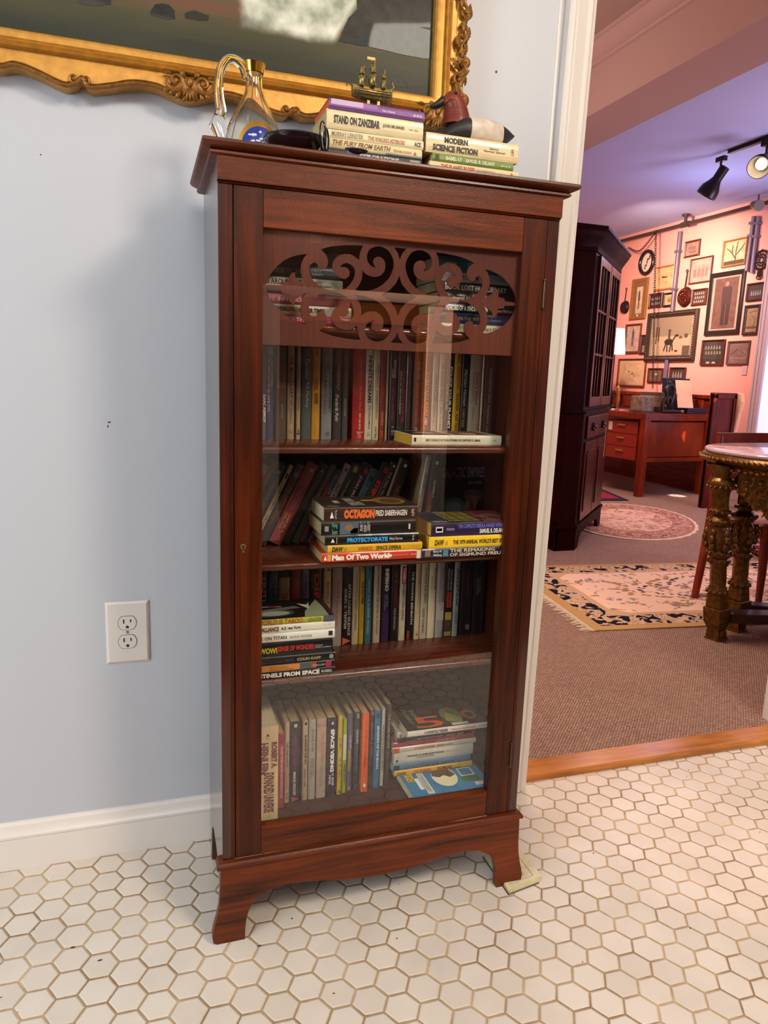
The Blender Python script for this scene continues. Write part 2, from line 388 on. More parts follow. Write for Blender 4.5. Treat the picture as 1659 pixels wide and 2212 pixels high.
# ============================================================ BOOKCASE
wd = wood('mahogany_upright', '#1f0700', '#562004', rough=.36, grain=(70, 70, 3), coat=.10, crackle=.25)
wr = wood('mahogany_rail', '#2c0e00', '#7a3307', rough=.36, grain=(3, 70, 60), coat=.14, crackle=.35)
wsd = wood('mahogany_side', '#2a0c04', '#4c1c0a', rough=.35, grain=(70, 70, 3), coat=1.0, crackle=.05)
wdk = wood('mahogany_inside', '#2c0e07', '#4c1d10', rough=.4, grain=(4, 40, 60), coat=.2)
wed = wood('shelf_edge', '#41190c', '#643019', rough=.25, grain=(3, 70, 60), coat=.6)
gap_shade_black = plain('dark_gap', '#0b0706', rough=.8)  # near-black that paints in the shade of the door gap and keyhole
BC = thing('bookcase', 'tall mahogany bookcase with one glazed door and scroll fretwork, full of paperbacks', 'bookcase', (.30, .13, 0))
W_, D_, ZT = .60, .2645, 1.372
def side(x0, x1, name):
    prof = [(0.0, 0), (.055, 0), (.068, .03), (.078, .07), (.095, .098), (.12, .109), (.17, .112), (.2, .107), (.218, .09), (.228, .05), (.238, 0), (D_, 0), (D_, ZT), (0, ZT)]
    part(MB().prism(prof, 'x', x0, x1), name, wsd, BC, bevel=.001)
side(0, .0165, 'side_panel'); side(W_-.0165, W_, 'side_panel')
part(MB().box((.0165, 0, .15), (.0223, .02, ZT-.03)), 'front_post', wd, BC)
part(MB().box((W_-.0223, 0, .15), (W_-.0165, .02, ZT-.03)), 'front_post', wd, BC)
part(MB().box((.0165, D_-.008, .12), (W_-.0165, D_, ZT)), 'back_panel', wdk, BC)
part(MB().box((.0165, .022, .186), (W_-.0165, D_-.008, .205)), 'bottom_board', wdk, BC)
part(MB().box((.0165, .0, 1.332), (W_-.0165, D_-.008, 1.372)), 'top_board', wdk, BC)
SH = {0: 1.1285, 1: .9225, 2: .7155, 3: .5}
for k, z in SH.items():
    m = MB()
    prof = [(.0225, z), (.0195, z-.002), (.018, z-.0065), (.0195, z-.011), (.0225, z-.0135), (D_-.008, z-.0135), (D_-.008, z)]
    m.prism(prof, 'x', .0165, W_-.0165)
    part(m, 'shelf', wed, BC, smooth=40)
# frieze and cornice (mitred sweep round three sides)
def sweep3(prof, name, mat, yb=D_):
    """prof: (out, z) outwards from the carcass face; runs left side, front, right side"""
    m = MB(); secs = []
    secs.append([Vector((-o, yb, z)) for o, z in prof]); secs.append([Vector((-o, -o, z)) for o, z in prof])
    secs.append([Vector((W_+o, -o, z)) for o, z in prof]); secs.append([Vector((W_+o, yb, z)) for o, z in prof])
    m.loft(secs, cap=True)
    return part(m, name, mat, BC, smooth=35)
part(MB().box((-.0012, -.008, 1.3325), (W_+.0, .0, 1.372)).box((-.0012, -.004, 1.330), (W_+.0, .0, 1.3325)), 'frieze', wr, BC, bevel=.0015)
sweep3([(0, 1.3665), (.009, 1.3675), (.0125, 1.370), (.012, 1.3735), (.009, 1.3745), (.013, 1.3760), (.0215, 1.3795), (.0245, 1.3835), (.0240, 1.3870), (.0200, 1.3890), (0, 1.3890)], 'cornice', wr)
part(MB().box((0, 0, 1.372), (W_, D_, 1.389)), 'top_panel', wr, BC)
# plinth: bead moulding and shaped apron with splayed bracket feet
sweep3([(0, .1515), (.0075, .1515), (.011, .1535), (.0115, .158), (.009, .1625), (.005, .1650), (0, .1655)], 'base_moulding', wr, yb=.018)
ap = [(-.0045, .152), (-.006, .10), (-.008, .075), (-.0125, .052), (-.0175, .035), (-.0205, .018), (-.0185, .004), (-.012, 0), (.0395, 0), (.0400, .022), (.0425, .045), (.0485, .066), (.061, .081), (.085, .0945), (.1176, .1005), (.1711, .0955), (.226, .086), (.282, .082), (.318, .082)]
apr = [(W_-x, z) for x, z in reversed(ap)]
apron = ap+[(x, z) for x, z in apr if x > .33]
part(MB().prism(apron, 'y', -.0095, .008), 'apron', wr, BC, bevel=.0012)
# door
ZD0, ZD1 = .1665, 1.3295
O0, O1, OZ0, OZ1 = .0703, .5297, .2216, 1.2708
DX0, DX1 = .0245, .5765
m = MB()
m.box((DX0, -.0005, ZD0), (O0, .019, ZD1)); m.box((O1, -.0005, ZD0), (DX1, .019, ZD1))
door = part(m, 'door', wd, BC, bevel=.0008)
m = MB(); m.box((O0+.0004, -.0003, ZD0), (O1-.0004, .019, OZ0)); part(m, 'door_rail', wr, door, bevel=.0008)
part(MB().box((O0+.0004, -.0003, OZ1), (O1-.0004, .019, ZD1)), 'door_rail', wr, door, bevel=.0008)
part(MB().box((O0-.004, .0085, OZ0-.004), (O1+.004, .0108, OZ1+.004)), 'glass_pane', clear_glass('door_glass', 1.63), door)
part(MB().box((.0222, .004, ZD0-.002), (.0248, .018, ZD1+.002)).box((.5762, .004, ZD0-.002), (.5780, .018, ZD1+.002)).box((.0222, .004, ZD1), (.5780, .018, 1.3335)), 'door_gap', gap_shade_black, BC)
brass_dk = plain('tarnished_brass', '#5a4a35', rough=.35, metal=.9, noise=.3, nscale=200)
for za, zb in ((1.178, 1.226), (.271, .321)):
    m = MB(); m.tube([(.577, -.0032, za), (.577, -.0032, zb)], .0021, n=10)
    for z in (za, zb): m.ell((.577, -.0032, z), (.003, .003, .003), 10, 6)
    for i in range(1, 4): m.tube([(.577, -.0032, za+(zb-za)*i/4-.0006), (.577, -.0032, za+(zb-za)*i/4+.0006)], .0026, n=10)
    part(m, 'hinge', brass_dk, door, smooth=40)
m = MB(); m.lathe([(.0048, 0), (.0048, .0012), (.003, .0016)], (.038, -.0008, .7545), 16, axis='y'); m.box((.0358, -.002, .744), (.0402, -.0005, .753))
part(m, 'escutcheon', plain('lock_brass', '#8d7350', rough=.4, metal=.8), door, smooth=30)
m = MB(); m.lathe([(.0019, .0015), (.0019, .0024)], (.038, -.0008, .7545), 12, axis='y'); m.box((.0371, -.0026, .747), (.0389, -.002, .754))
part(m, 'keyhole', gap_shade_black, door)
# fretwork panel behind the glass
def L_(x, y): p = at(560+x/5.53, 500+y/5.529, 1, .0145); return (p.x, p.z)
def R_(x, y): p = at(840+x/5.53, 500+y/5.529, 1, .0145); return (p.x, p.z)
H1 = [(75,640),(130,520),(200,430),(300,345),(400,300),(500,275),(578,268),(535,315),(505,380),(497,450),(510,540),(545,620),(595,680),(540,640),(480,595),(440,560),(425,520),(427,485),(385,505),(358,550),(365,603),(270,610),(265,645),(170,640)]
H2 = [(730,215),(860,180),(1050,165),(1240,170),(1205,250),(1190,345),(1120,290),(1050,270),(960,285),(900,335),(875,400),(880,450),(910,510),(960,550),(1020,570),(1070,540),(1080,490),(1055,445),(1020,428),(970,428),(985,398),(1040,375),(1100,400),(1140,460),(1135,540),(1095,620),(1030,680),(940,705),(840,700),(750,670),(670,615),(620,550),(597,480),(600,410),(640,375),(675,375),(700,405),(700,432),(740,450),(790,440),(815,400),(820,350),(795,280),(755,238)]
H3 = [(1228,465),(1290,520),(1380,545),(1460,515),(1500,450),(1500,370),(1465,320),(1415,303),(1370,325),(1360,370),(1388,435),(1330,410),(1290,350),(1285,280),(1320,215),(1380,185),(1450,180),(1530,220),(1580,290),(1605,380),(1590,470),(1540,570),(1450,650),(1350,695),(1250,715),(1138,714),(1190,640),(1225,560)]
H4 = [(65,195),(210,203),(165,260),(140,340),(108,260)]
XC = .3049
zc = L_(77, 677)[1]; zc = (zc + R_(1525, 855)[1])/2
holes = []
for H in (H1, H2, H3):
    q = [L_(*p) for p in H]
    s = smooth_poly([(x, z, 0) for x, z in q], 4, 42)
    for fx in (0, 1):
        for fz in (0, 1):
            holes.append([((2*XC-p[0]) if fx else p[0], (2*zc-p[1]) if fz else p[1]) for p in s])
q = [R_(*p) for p in H4]; w = max(abs(q[0][0]-XC), abs(q[1][0]-XC)); zt = (q[0][1]+q[1][1])/2; zb = q[3][1]
tri = [(XC-w, zt), (XC+w, zt), (XC+w*.35, zt-(zt-zb)*.45), (XC, zb), (XC-w*.35, zt-(zt-zb)*.45)]
holes.append(tri); holes.append([(x, 2*zc-z) for x, z in tri])
zt = R_(120, 530)[1]; xl = L_(1450, 770)[0]; hw = XC-xl; hz = zt-zc
dia = [(0, hz), (-.16*hw, .62*hz), (-.52*hw, .25*hz), (-hw, 0), (-.52*hw, -.25*hz), (-.16*hw, -.62*hz), (0, -hz), (.16*hw, -.62*hz), (.52*hw, -.25*hz), (hw, 0), (.52*hw, .25*hz), (.16*hw, .62*hz)]
holes.append([(XC+x, zc+z) for x, z in dia])
fb = 1.0905
me = curve_fill([(O0-.003, fb), (O1+.003, fb), (O1+.003, OZ1+.003), (O0-.003, OZ1+.003)], holes, .0028)
mb = MB(); mb.add([(v.co.x, .0145-v.co.z, v.co.y) for v in me.vertices], [tuple(p.vertices) for p in me.polygons]); bpy.data.meshes.remove(me)
part(mb, 'fretwork_panel', wood('fretwork_plywood', '#4c2114', '#5e2c1b', rough=.55, grain=(200, 200, 5), coat=.15), door)

# ============================================================ BEHIND THE CAMERA: MANTELPIECE SEEN IN THE DOOR GLASS
mw = plain('mantel_white', '#dccbbb', rough=.4)
MT = thing('mantelpiece', 'white mantelpiece reflected in the glass door of the bookcase', 'mantelpiece', (1.15, -3.22, 0))
m = MB(); m.loft([[Vector((x, y, z)) for x, y in ((.48-o, -3.3), (1.76+o, -3.3), (1.76+o, -3.19+o), (.48-o, -3.19+o))] for o, z in ((0, 1.49), (.01, 1.495), (.03, 1.515), (.035, 1.53), (.035, 1.545))])
part(m, 'mantel_shelf', mw, MT, smooth=30)
for x in (.50, 1.615):
    part(MB().box((x, -3.3, 0), (x+.17, -3.21, 1.49)), 'pilaster', mw, MT, bevel=.004)
    part(MB().box((x-.01, -3.3, 0), (x+.18, -3.20, .16)), 'pilaster_base', mw, MT, bevel=.004)
part(MB().box((.67, -3.3, 1.36), (1.615, -3.22, 1.49)), 'frieze_board', plain('mantel_gilt', '#8d5a2a', rough=.4, metal=.5), MT, bevel=.004)
part(MB().box((1.56, -3.3, 0), (1.614, -3.225, 1.36)), 'gilt_slip', plain('mantel_gilt', '#8d5a2a'), MT, bevel=.004)
part(MB().box((.72, -3.298, 0), (1.56, -3.27, 1.36)), 'firebox_back', plain('firebox_brown', '#2b1710', rough=.7), MT)
SCN = thing('added_sconce', 'added wall sconce behind the viewer, unseen, for the warm top-rail highlight', 'sconce', (.90, -3.25, 1.9))  # sconce added behind the camera to carry the highlight lamp
part(MB().box((.87, -3.3, 1.82), (.93, -3.285, 1.96)).tube([(.90, -3.285, 1.86), (.90, -3.2, 1.84), (.90, -3.16, 1.88)], .006, n=8), 'bracket', plain('sconce_brass', '#8d7350', rough=.3, metal=.9), SCN)
part(MB().lathe([(.012, 0), (.03, .02), (.045, .05)], (.90, -3.16, 1.875), 20, cap=False), 'sconce_cup', plain('sconce_brass', '#8d7350'), SCN, smooth=40)

m = MB()
for (u, v, w, h) in ((1072, 155, .0022, .0026), (236, 912, .0030, .0016), (233, 921, .0012, .0028), (88, 334, .0014, .0012), (1207, 686, .003, .0008)):
    p = at(u, v, 1, YW-.0006); m.add([(p.x+w*math.cos(.785*i)*(1+.3*(i % 2)), YW-.0006, p.z+h*math.sin(.785*i)) for i in range(8)], [tuple(range(8))])
struct(m.build('wall_back_chips', plain('wall_chip', '#4a4038', rough=.9)))

RD = thing('added_dark_carpet', 'added dark brown carpet behind the viewer, darkening the reflection in the door glass', 'carpet', (.9, -2.4, 0))  # carpet added to keep the bright floor out of the door glass
part(MB().hexa([(-1.6, -3.28, .001), (2.9, -3.28, .001), (2.9, -1.32, .001), (-1.6, -1.00, .001), (-1.6, -3.28, .010), (2.9, -3.28, .010), (2.9, -1.32, .010), (-1.6, -1.00, .010)]), 'carpet_pile', plain('carpet_dark', '#1a100c', rough=.95, spec=.1, noise=.3, nscale=40), RD)

# ============================================================ BOOKS
PAGE = plain('page_block', '#b49a6c', rough=.8, noise=.2, nscale=300)
PAGE_W = plain('page_block_pale', '#cdbb95', rough=.8, noise=.15, nscale=300)
PAGE_Y = plain('page_edge_yellow', '#c99b2c', rough=.7, noise=.15, nscale=300)
PAGE_O = plain('page_edge_orange', '#c9541c', rough=.7, noise=.15, nscale=300)
PAGES = {'p': PAGE, 'w': PAGE_W, 'y': PAGE_Y, 'o': PAGE_O}
def cover_mat(c):
    return plain('cover_'+c.lstrip('#'), c, rough=.38, noise=.12, nscale=25, bump=.08, bscale=150, coat=.15)
def ink(c): return plain('ink_'+c.lstrip('#'), c, rough=.5)
def lettering(segs, t, h, root, name='spine_lettering'):
    """segs: (text, a0, a1, c0, c1, colour[, bold[, shear[, mode]]]); a: from the top along the spine 0..1, c: across 0..1
    mode 'u' turns the letters to stand upright when the book stands; '#' as text draws a plain block"""
    mb = MB(); mats = []; e = -.0007
    for s in segs:
        txt, a0, a1, c0, c1, col = s[:6]; bold = s[6] if len(s) > 6 else .0; sh = s[7] if len(s) > 7 else 0; mode = s[8] if len(s) > 8 else ''
        mm = ink(col)
        if mm not in mats: mats.append(mm)
        mi = mats.index(mm)
        if txt == '#':
            x0, x1, z0, z1 = c0*t, c1*t, h*(1-a1), h*(1-a0)
            mb.add([(x0, e+.0003, z0), (x1, e+.0003, z0), (x1, e+.0003, z1), (x0, e+.0003, z1)], [(0, 1, 2, 3)], mi); continue
        if txt == '^':
            xm = (c0+c1)/2*t
            if mode == 'u': mb.add([(c0*t, e, h*(1-a1)), (c1*t, e, h*(1-a1)), (xm, e, h*(1-a0))], [(0, 1, 2)], mi)
            else: mb.add([(c0*t, e, h*(1-a0)), (c0*t, e, h*(1-a1)), (c1*t, e, h*(1-(a0+a1)/2))], [(0, 1, 2)], mi)
            continue
        if txt == 'o':
            xm, zm = (c0+c1)/2*t, h*(1-(a0+a1)/2); rr = (c1-c0)*t/2; n = 16
            mb.add([(xm+rr*math.cos(6.283*i/n), e, zm+(a1-a0)*h/2*math.sin(6.283*i/n)) for i in range(n)], [tuple(range(n))], mi); continue
        vs, fs = text_mesh(txt, bold, sh)
        if mode == 'u': P = [((c0+(c1-c0)*x)*t, e, h*(1-a1+(a1-a0)*y)) for x, y in vs]
        else: P = [((c0+(c1-c0)*y)*t, e, h*(1-a0-(a1-a0)*x)) for x, y in vs]
        mb.add(P, fs, mi)
    if mb.f: mb.build(name, mats, root)
def book(label, group, cover, t, segs, h=.172, d=.105, pages='p', art=None, mat=None, name='paperback_book'):
    r = thing(name, label, 'book', group=group)
    b = .0007
    m = MB()
    # wrap: back board, rounded spine, front board
    out = [(0, d), (0, .0015), (t*.12, .0004), (t*.3, -.0003), (t*.7, -.0003), (t*.88, .0004), (t, .0015), (t, d)]
    inn = [(t-b, d), (t-b, .0018), (t*.5, .0010), (b, .0018), (b, d)]
    poly = out+inn; n = len(poly)
    vs = [(x, y, 0) for x, y in poly]+[(x, y, h) for x, y in poly]
    m.add(vs, [(i, (i+1) % n, n+(i+1) % n, n+i) for i in range(n)])
    # end caps of the wrap as quads
    io = [(0,1,11,12), (1,2,3,11), (3,4,10,11), (4,5,9,10), (5,6,9), (6,7,8,9)]
    for q in io: m.add([vs[k] for k in q], [tuple(range(len(q)))]); m.add([vs[n+k] for k in q], [tuple(range(len(q)))])
    m.build('cover', mat or cover_mat(cover), r)
    MB().box((b, .0014, .0009), (t-b, d-.0012, h-.0009)).build('page_block', PAGES[pages], r)
    if segs: lettering(segs, t, h, r)
    if art:      # art on the front cover (local +x face): rectangles, discs and words (kind, y0, y1, z0, z1, colour)
        mb = MB(); mats = []
        for a in art:
            mm = ink(a[5])
            if mm not in mats: mats.append(mm)
            mi = mats.index(mm); e = t+.0002+.00012*(a[6] if len(a) > 6 else 0)
            y0, y1, z0, z1 = a[1]*d, a[2]*d, a[3]*h, a[4]*h
            if a[0] == '#': mb.add([(e, y0, z0), (e, y1, z0), (e, y1, z1), (e, y0, z1)], [(0, 1, 2, 3)], mi)
            elif a[0] == 'o':
                ym, zm = (y0+y1)/2, (z0+z1)/2; mb.add([(e, ym+(y1-y0)/2*math.cos(.2618*i), zm+(z1-z0)/2*math.sin(.2618*i)) for i in range(24)], [tuple(range(24))], mi)
            elif isinstance(a[0], tuple): mb.add([(e, p[0]*d, p[1]*h) for p in a[0]], [tuple(range(len(a[0])))], mi)
            elif a[0].startswith('|'):     # words running along the height, read with the spine nearest
                vs, fs = text_mesh(a[0][1:], .01); mb.add([(e, y0+(y1-y0)*y, z1-(z1-z0)*x) for x, y in vs], fs, mi)
            else:                          # words across the cover
                vs, fs = text_mesh(a[0], .01); mb.add([(e, y0+(y1-y0)*x, z0+(z1-z0)*y) for x, y in vs], fs, mi)
        mb.build('cover_art', mats, r)
    return r
FLAT = Matrix(((0, 0, -1), (0, 1, 0), (1, 0, 0))).to_4x4()
def lay(r, xr, y, z, rz=0):
    """lying flat, spine to the viewer, right (foot) end at xr"""
    r.matrix_world = Matrix.Translation((xr, y, z)) @ Matrix.Rotation(rz, 4, 'Z') @ FLAT
ROWS = 'top upright row|leaning row|third shelf row|bottom upright row'.split('|')
ORD = 'first second third fourth fifth sixth seventh eighth ninth tenth eleventh twelfth thirteenth fourteenth fifteenth sixteenth seventeenth eighteenth nineteenth twentieth twenty-first twenty-second twenty-third twenty-fourth twenty-fifth twenty-sixth twenty-seventh twenty-eighth'.split()
def upright_row(rows, zs, y, rowname, group, refpy):
    for i, (desc, x0, x1, col, segs, *ex) in enumerate(rows):
        k = ex[0] if ex else {}
        yy = k.get('y', y); py = k.get('py', refpy)
        a, b = at(x0, py, 1, yy).x, at(x1, py, 1, yy).x
        lab = '%s, %s from left, %s' % (desc, ORD[i], rowname)
        r = book(lab, group, col, max(b-a, .004), segs, h=k.get('h', .172), pages=k.get('pg', 'p'), d=k.get('d', .103))
        r.matrix_world = Matrix.Translation((a, yy, zs)) @ Matrix.Rotation(k.get('rz', 0), 4, 'Z')
CR, TAN, BLK, WHT = '#cdbfa2', '#b49c78', '#14110f', '#efe8da'
T = lambda s, a0, a1, c, c0=.25, c1=.75, b=0, sh=0: (s, a0, a1, c0, c1, c, b, sh)
row1 = [
 ('slate blue paperback half hidden by the door stile', 562, 575, '#4a5560', [T('ISAAC ASIMOV', .52, .82, WHT, .5, .95, .03)]),
 ('dark violet paperback', 576, 590.5, '#3a3352', [T('LARRY NIVEN', .12, .42, '#c99a74', .62, .92, .01), T('THE LONG ARM OF GIL HAMILTON', .12, .7, '#c8bfc8', .12, .48), ('#', .01, .1, .1, .9, '#7c7488')]),
 ('brown mottled paperback with a red title', 597, 618.5, '#5b4a3a', [('#', .0, .45, .04, .96, '#7a6650'), T('THE BARBARIANS', .14, .58, '#9c3a34', .35, .65, .02), T('JERRY SOHL', .62, .78, '#b5a48c', .45, .65)]),
 ('tan paperback with an outlined brown title', 621, 636, '#a48b6d', [T('THE MERCENARY', .1, .55, '#5f3a26', .25, .8, .02), T('JERRY POURNELLE', .57, .83, '#2d211b', .3, .68), ('1 95', .9, .94, .3, .7, '#5f3a26')]),
 ('slim tan paperback with a blue triangle', 640.5, 649.5, '#ab9474', [T('THE FALLING TORCH', .18, .5, '#6f6a70', .3, .75), T('Algis Budrys', .53, .68, '#2b241e', .25, .75), ('^', .88, .92, .3, .8, '#2f466b', 0, 0, 'u'), ('#', .93, .95, .15, .9, '#37302a')]),
 ('grey green paperback with pale script', 651.5, 672.5, '#50544f', [T('Damiano', .13, .34, '#b9b6ae', .35, .75), T('R.A. MacAvoy', .38, .65, '#b9b6ae', .35, .75), ('#', .03, .09, .3, .65, '#7d5f5c')]),
 ('golden yellow paperback', 674, 691.5, '#bd8a2c', [T('FOSTER', .33, .46, '#a3321c', .3, .7, .03), T('WAVES', .49, .61, '#33240f', .3, .75, .04), ('DAW', .0, .1, .4, .75, '#3a2a14'), T('0-425-04021-1', .84, .97, '#6b4c18', .35, .5)]),
 ('silver grey paperback with maroon and black lettering', 695, 717.5, '#7f7f80', [T('BORDERS OF INFINITY', .26, .7, '#2c2c2e', .68, .9, .01), T('LOIS McMASTER BUJOLD', .24, .72, '#6d2c30', .2, .45, .01), T('BAEN', .92, .96, '#333', .4, .8)]),
 ('charcoal paperback with flowing cream script', 720, 738.5, '#35332f', [T('Gateway', .16, .46, '#b0a083', .35, .8, 0, .3), T('Frederik Pohl', .5, .8, '#d9d2c0', .25, .65, .01, .3), ('#', .03, .08, .3, .75, '#6c3b34')]),
 ('slate grey paperback with small lettering', 740, 752.5, '#44443f', [T('LONG SHOT FOR ROSINANTE', .1, .5, '#8f5148', .35, .65), T('ALEXIS A. GILLILAND', .54, .74, '#bdb5a8', .35, .6)]),
 ('bright red paperback', 762.5, 789.5, '#9c1f17', [T('THE BEST SCIENCE FICTION OF THE YEAR #12', .1, .68, '#c98a3a', .5, .68), T('TERRY CARR, EDITOR', .7, .89, '#e0d6c4', .5, .66, .01), T('TIMESCAPE', .91, .925, '#e0d6c4', .35, .85, .01), ('671', .93, .98, .45, .7, '#d8b9a0')]),
 ('cream paperback with heavy black lettering', 790, 805.5, '#bdb097', [T('INFINITE DREAMS', .06, .59, '#221c16', .3, .8, .03), T('JOE HALDEMAN', .61, .88, '#221c16', .38, .72, .02), ('1 95', .92, .96, .3, .7, '#4b4236')]),
 ('slim cream paperback with brown lettering', 807, 820, '#b8a47c', [T('PERRY RHODAN #1', .15, .38, '#6d5a3c', .4, .7), T('ENTERPRISE STARDUST', .45, .77, '#33281a', .4, .75, .01), T('series', .85, .98, '#33281a', .4, .7, .01)]),
 ('dark red paperback with a fading title', 822, 832, '#7a2016', [T('DAWN', .5, .66, '#4c1a12', .3, .8), T('GORDON EKLUND', .68, .84, '#c1876a', .3, .7), ('671', .9, .96, .3, .7, '#c1876a')]),
 ('very thin buff paperback', 834.5, 838.5, '#9a8560', []),
 ('black paperback with small pink lettering', 842, 857, '#171312', [T('RETROGRADE', .1, .3, '#d3c9bc', .45, .75), T('SUMMER', .2, .3, '#d3c9bc', .2, .4), T('BEYOND THE DOORS', .42, .78, '#7d2838', .3, .6), T('1 50', .85, .95, '#a89f94', .4, .8)]),
 ('black paperback with red and white lettering', 860, 876, '#120f0f', [T("A READER'S GUIDE TO SCIENCE FICTION", .2, .8, '#9a2322', .55, .9), T('SEARLES, LAST, MEACHAM & FRANKLIN', .22, .7, '#c9c1b6', .2, .4)]),
 ('plain black paperback', 878, 889, '#15100f', []),
 ('black paperback with rose lettering', 893, 910, '#1a1413', [T('SATELLITE', .1, .3, '#7b6c66', .4, .7), T('THE HOUSE THAT STOOD STILL', .35, .82, '#8c2f46', .3, .65), ('195', .86, .93, .3, .65, '#b3a9a0')]),
 ('rust orange paperback with slanted yellow title', 912, 930.5, '#7c2f12', [T('KOBAYASHI MARU', .22, .72, '#c4802c', .35, .8, .02, .3), T('1983', .75, .82, '#d9c9b4', .4, .7)]),
 ('taupe paperback with condensed lettering', 934, 946, '#9d8b73', [T('13 SPACE ACTION', .25, .55, '#4b3b30', .35, .85, .01), T('Groff Conklin ed.', .58, .8, '#4b3b30', .3, .7)]),
 ('slim taupe paperback with dark capitals', 948, 960, '#a3947b', [T('THE WONDER EFFECT', .1, .55, '#1f1a16', .3, .7), T('Pohl / Kornbluth', .62, .9, '#1f1a16', .3, .7)]),
 ('dark green-black paperback with bold cream title', 962, 978, '#16211f', [T('POLICE YOUR PLANET', .15, .87, '#dccfb1', .5, .82, .03), T('LESTER DEL REY', .35, .65, '#b9c0b0', .12, .32), ('#', .02, .07, .3, .8, '#7a1e17')]),
 ('yellow paperback with black and red lettering', 980, 995, '#b8881e', [T('DICKSON', .15, .4, '#a5301c', .35, .75, .02), T('SOLDIER, ASK NOT', .45, .92, '#2a200c', .3, .75, .02), ('DAW', .01, .1, .3, .8, '#2a200c')]),
 ('near-black paperback with slanted grey title', 997, 1010.5, '#1c1714', [T('Martian Human', .17, .6, '#a59a8c', .3, .75, .01, .3), T('ROBERT BLAKE', .63, .85, '#b98a5a', .3, .65, 0, .3)]),
 ('wide grey-beige paperback with red title', 1014.5, 1037.5, '#8f816a', [T("Orion's Sword", .2, .58, '#8c2228', .5, .8, .02), T('THE FUTURE AT WAR, VOL. III', .2, .55, '#7a2c2c', .2, .36), T('Reginald Bretnor', .6, .75, '#55483a', .3, .5)]),
 ('very thin tan paperback', 1040, 1044.5, '#8c7250', []),
 ('dark brown paperback with grey lettering', 1047, 1066, '#33211a', [T('FUNDAMENTAL DISCH', .15, .55, '#8c8078', .4, .68), T('THOMAS M. DISCH', .58, .95, '#8c8078', .35, .62)]),
]
upright_row(row1, SH[1], .155, ROWS[0], 'upright paperbacks on the second shelf', 850)
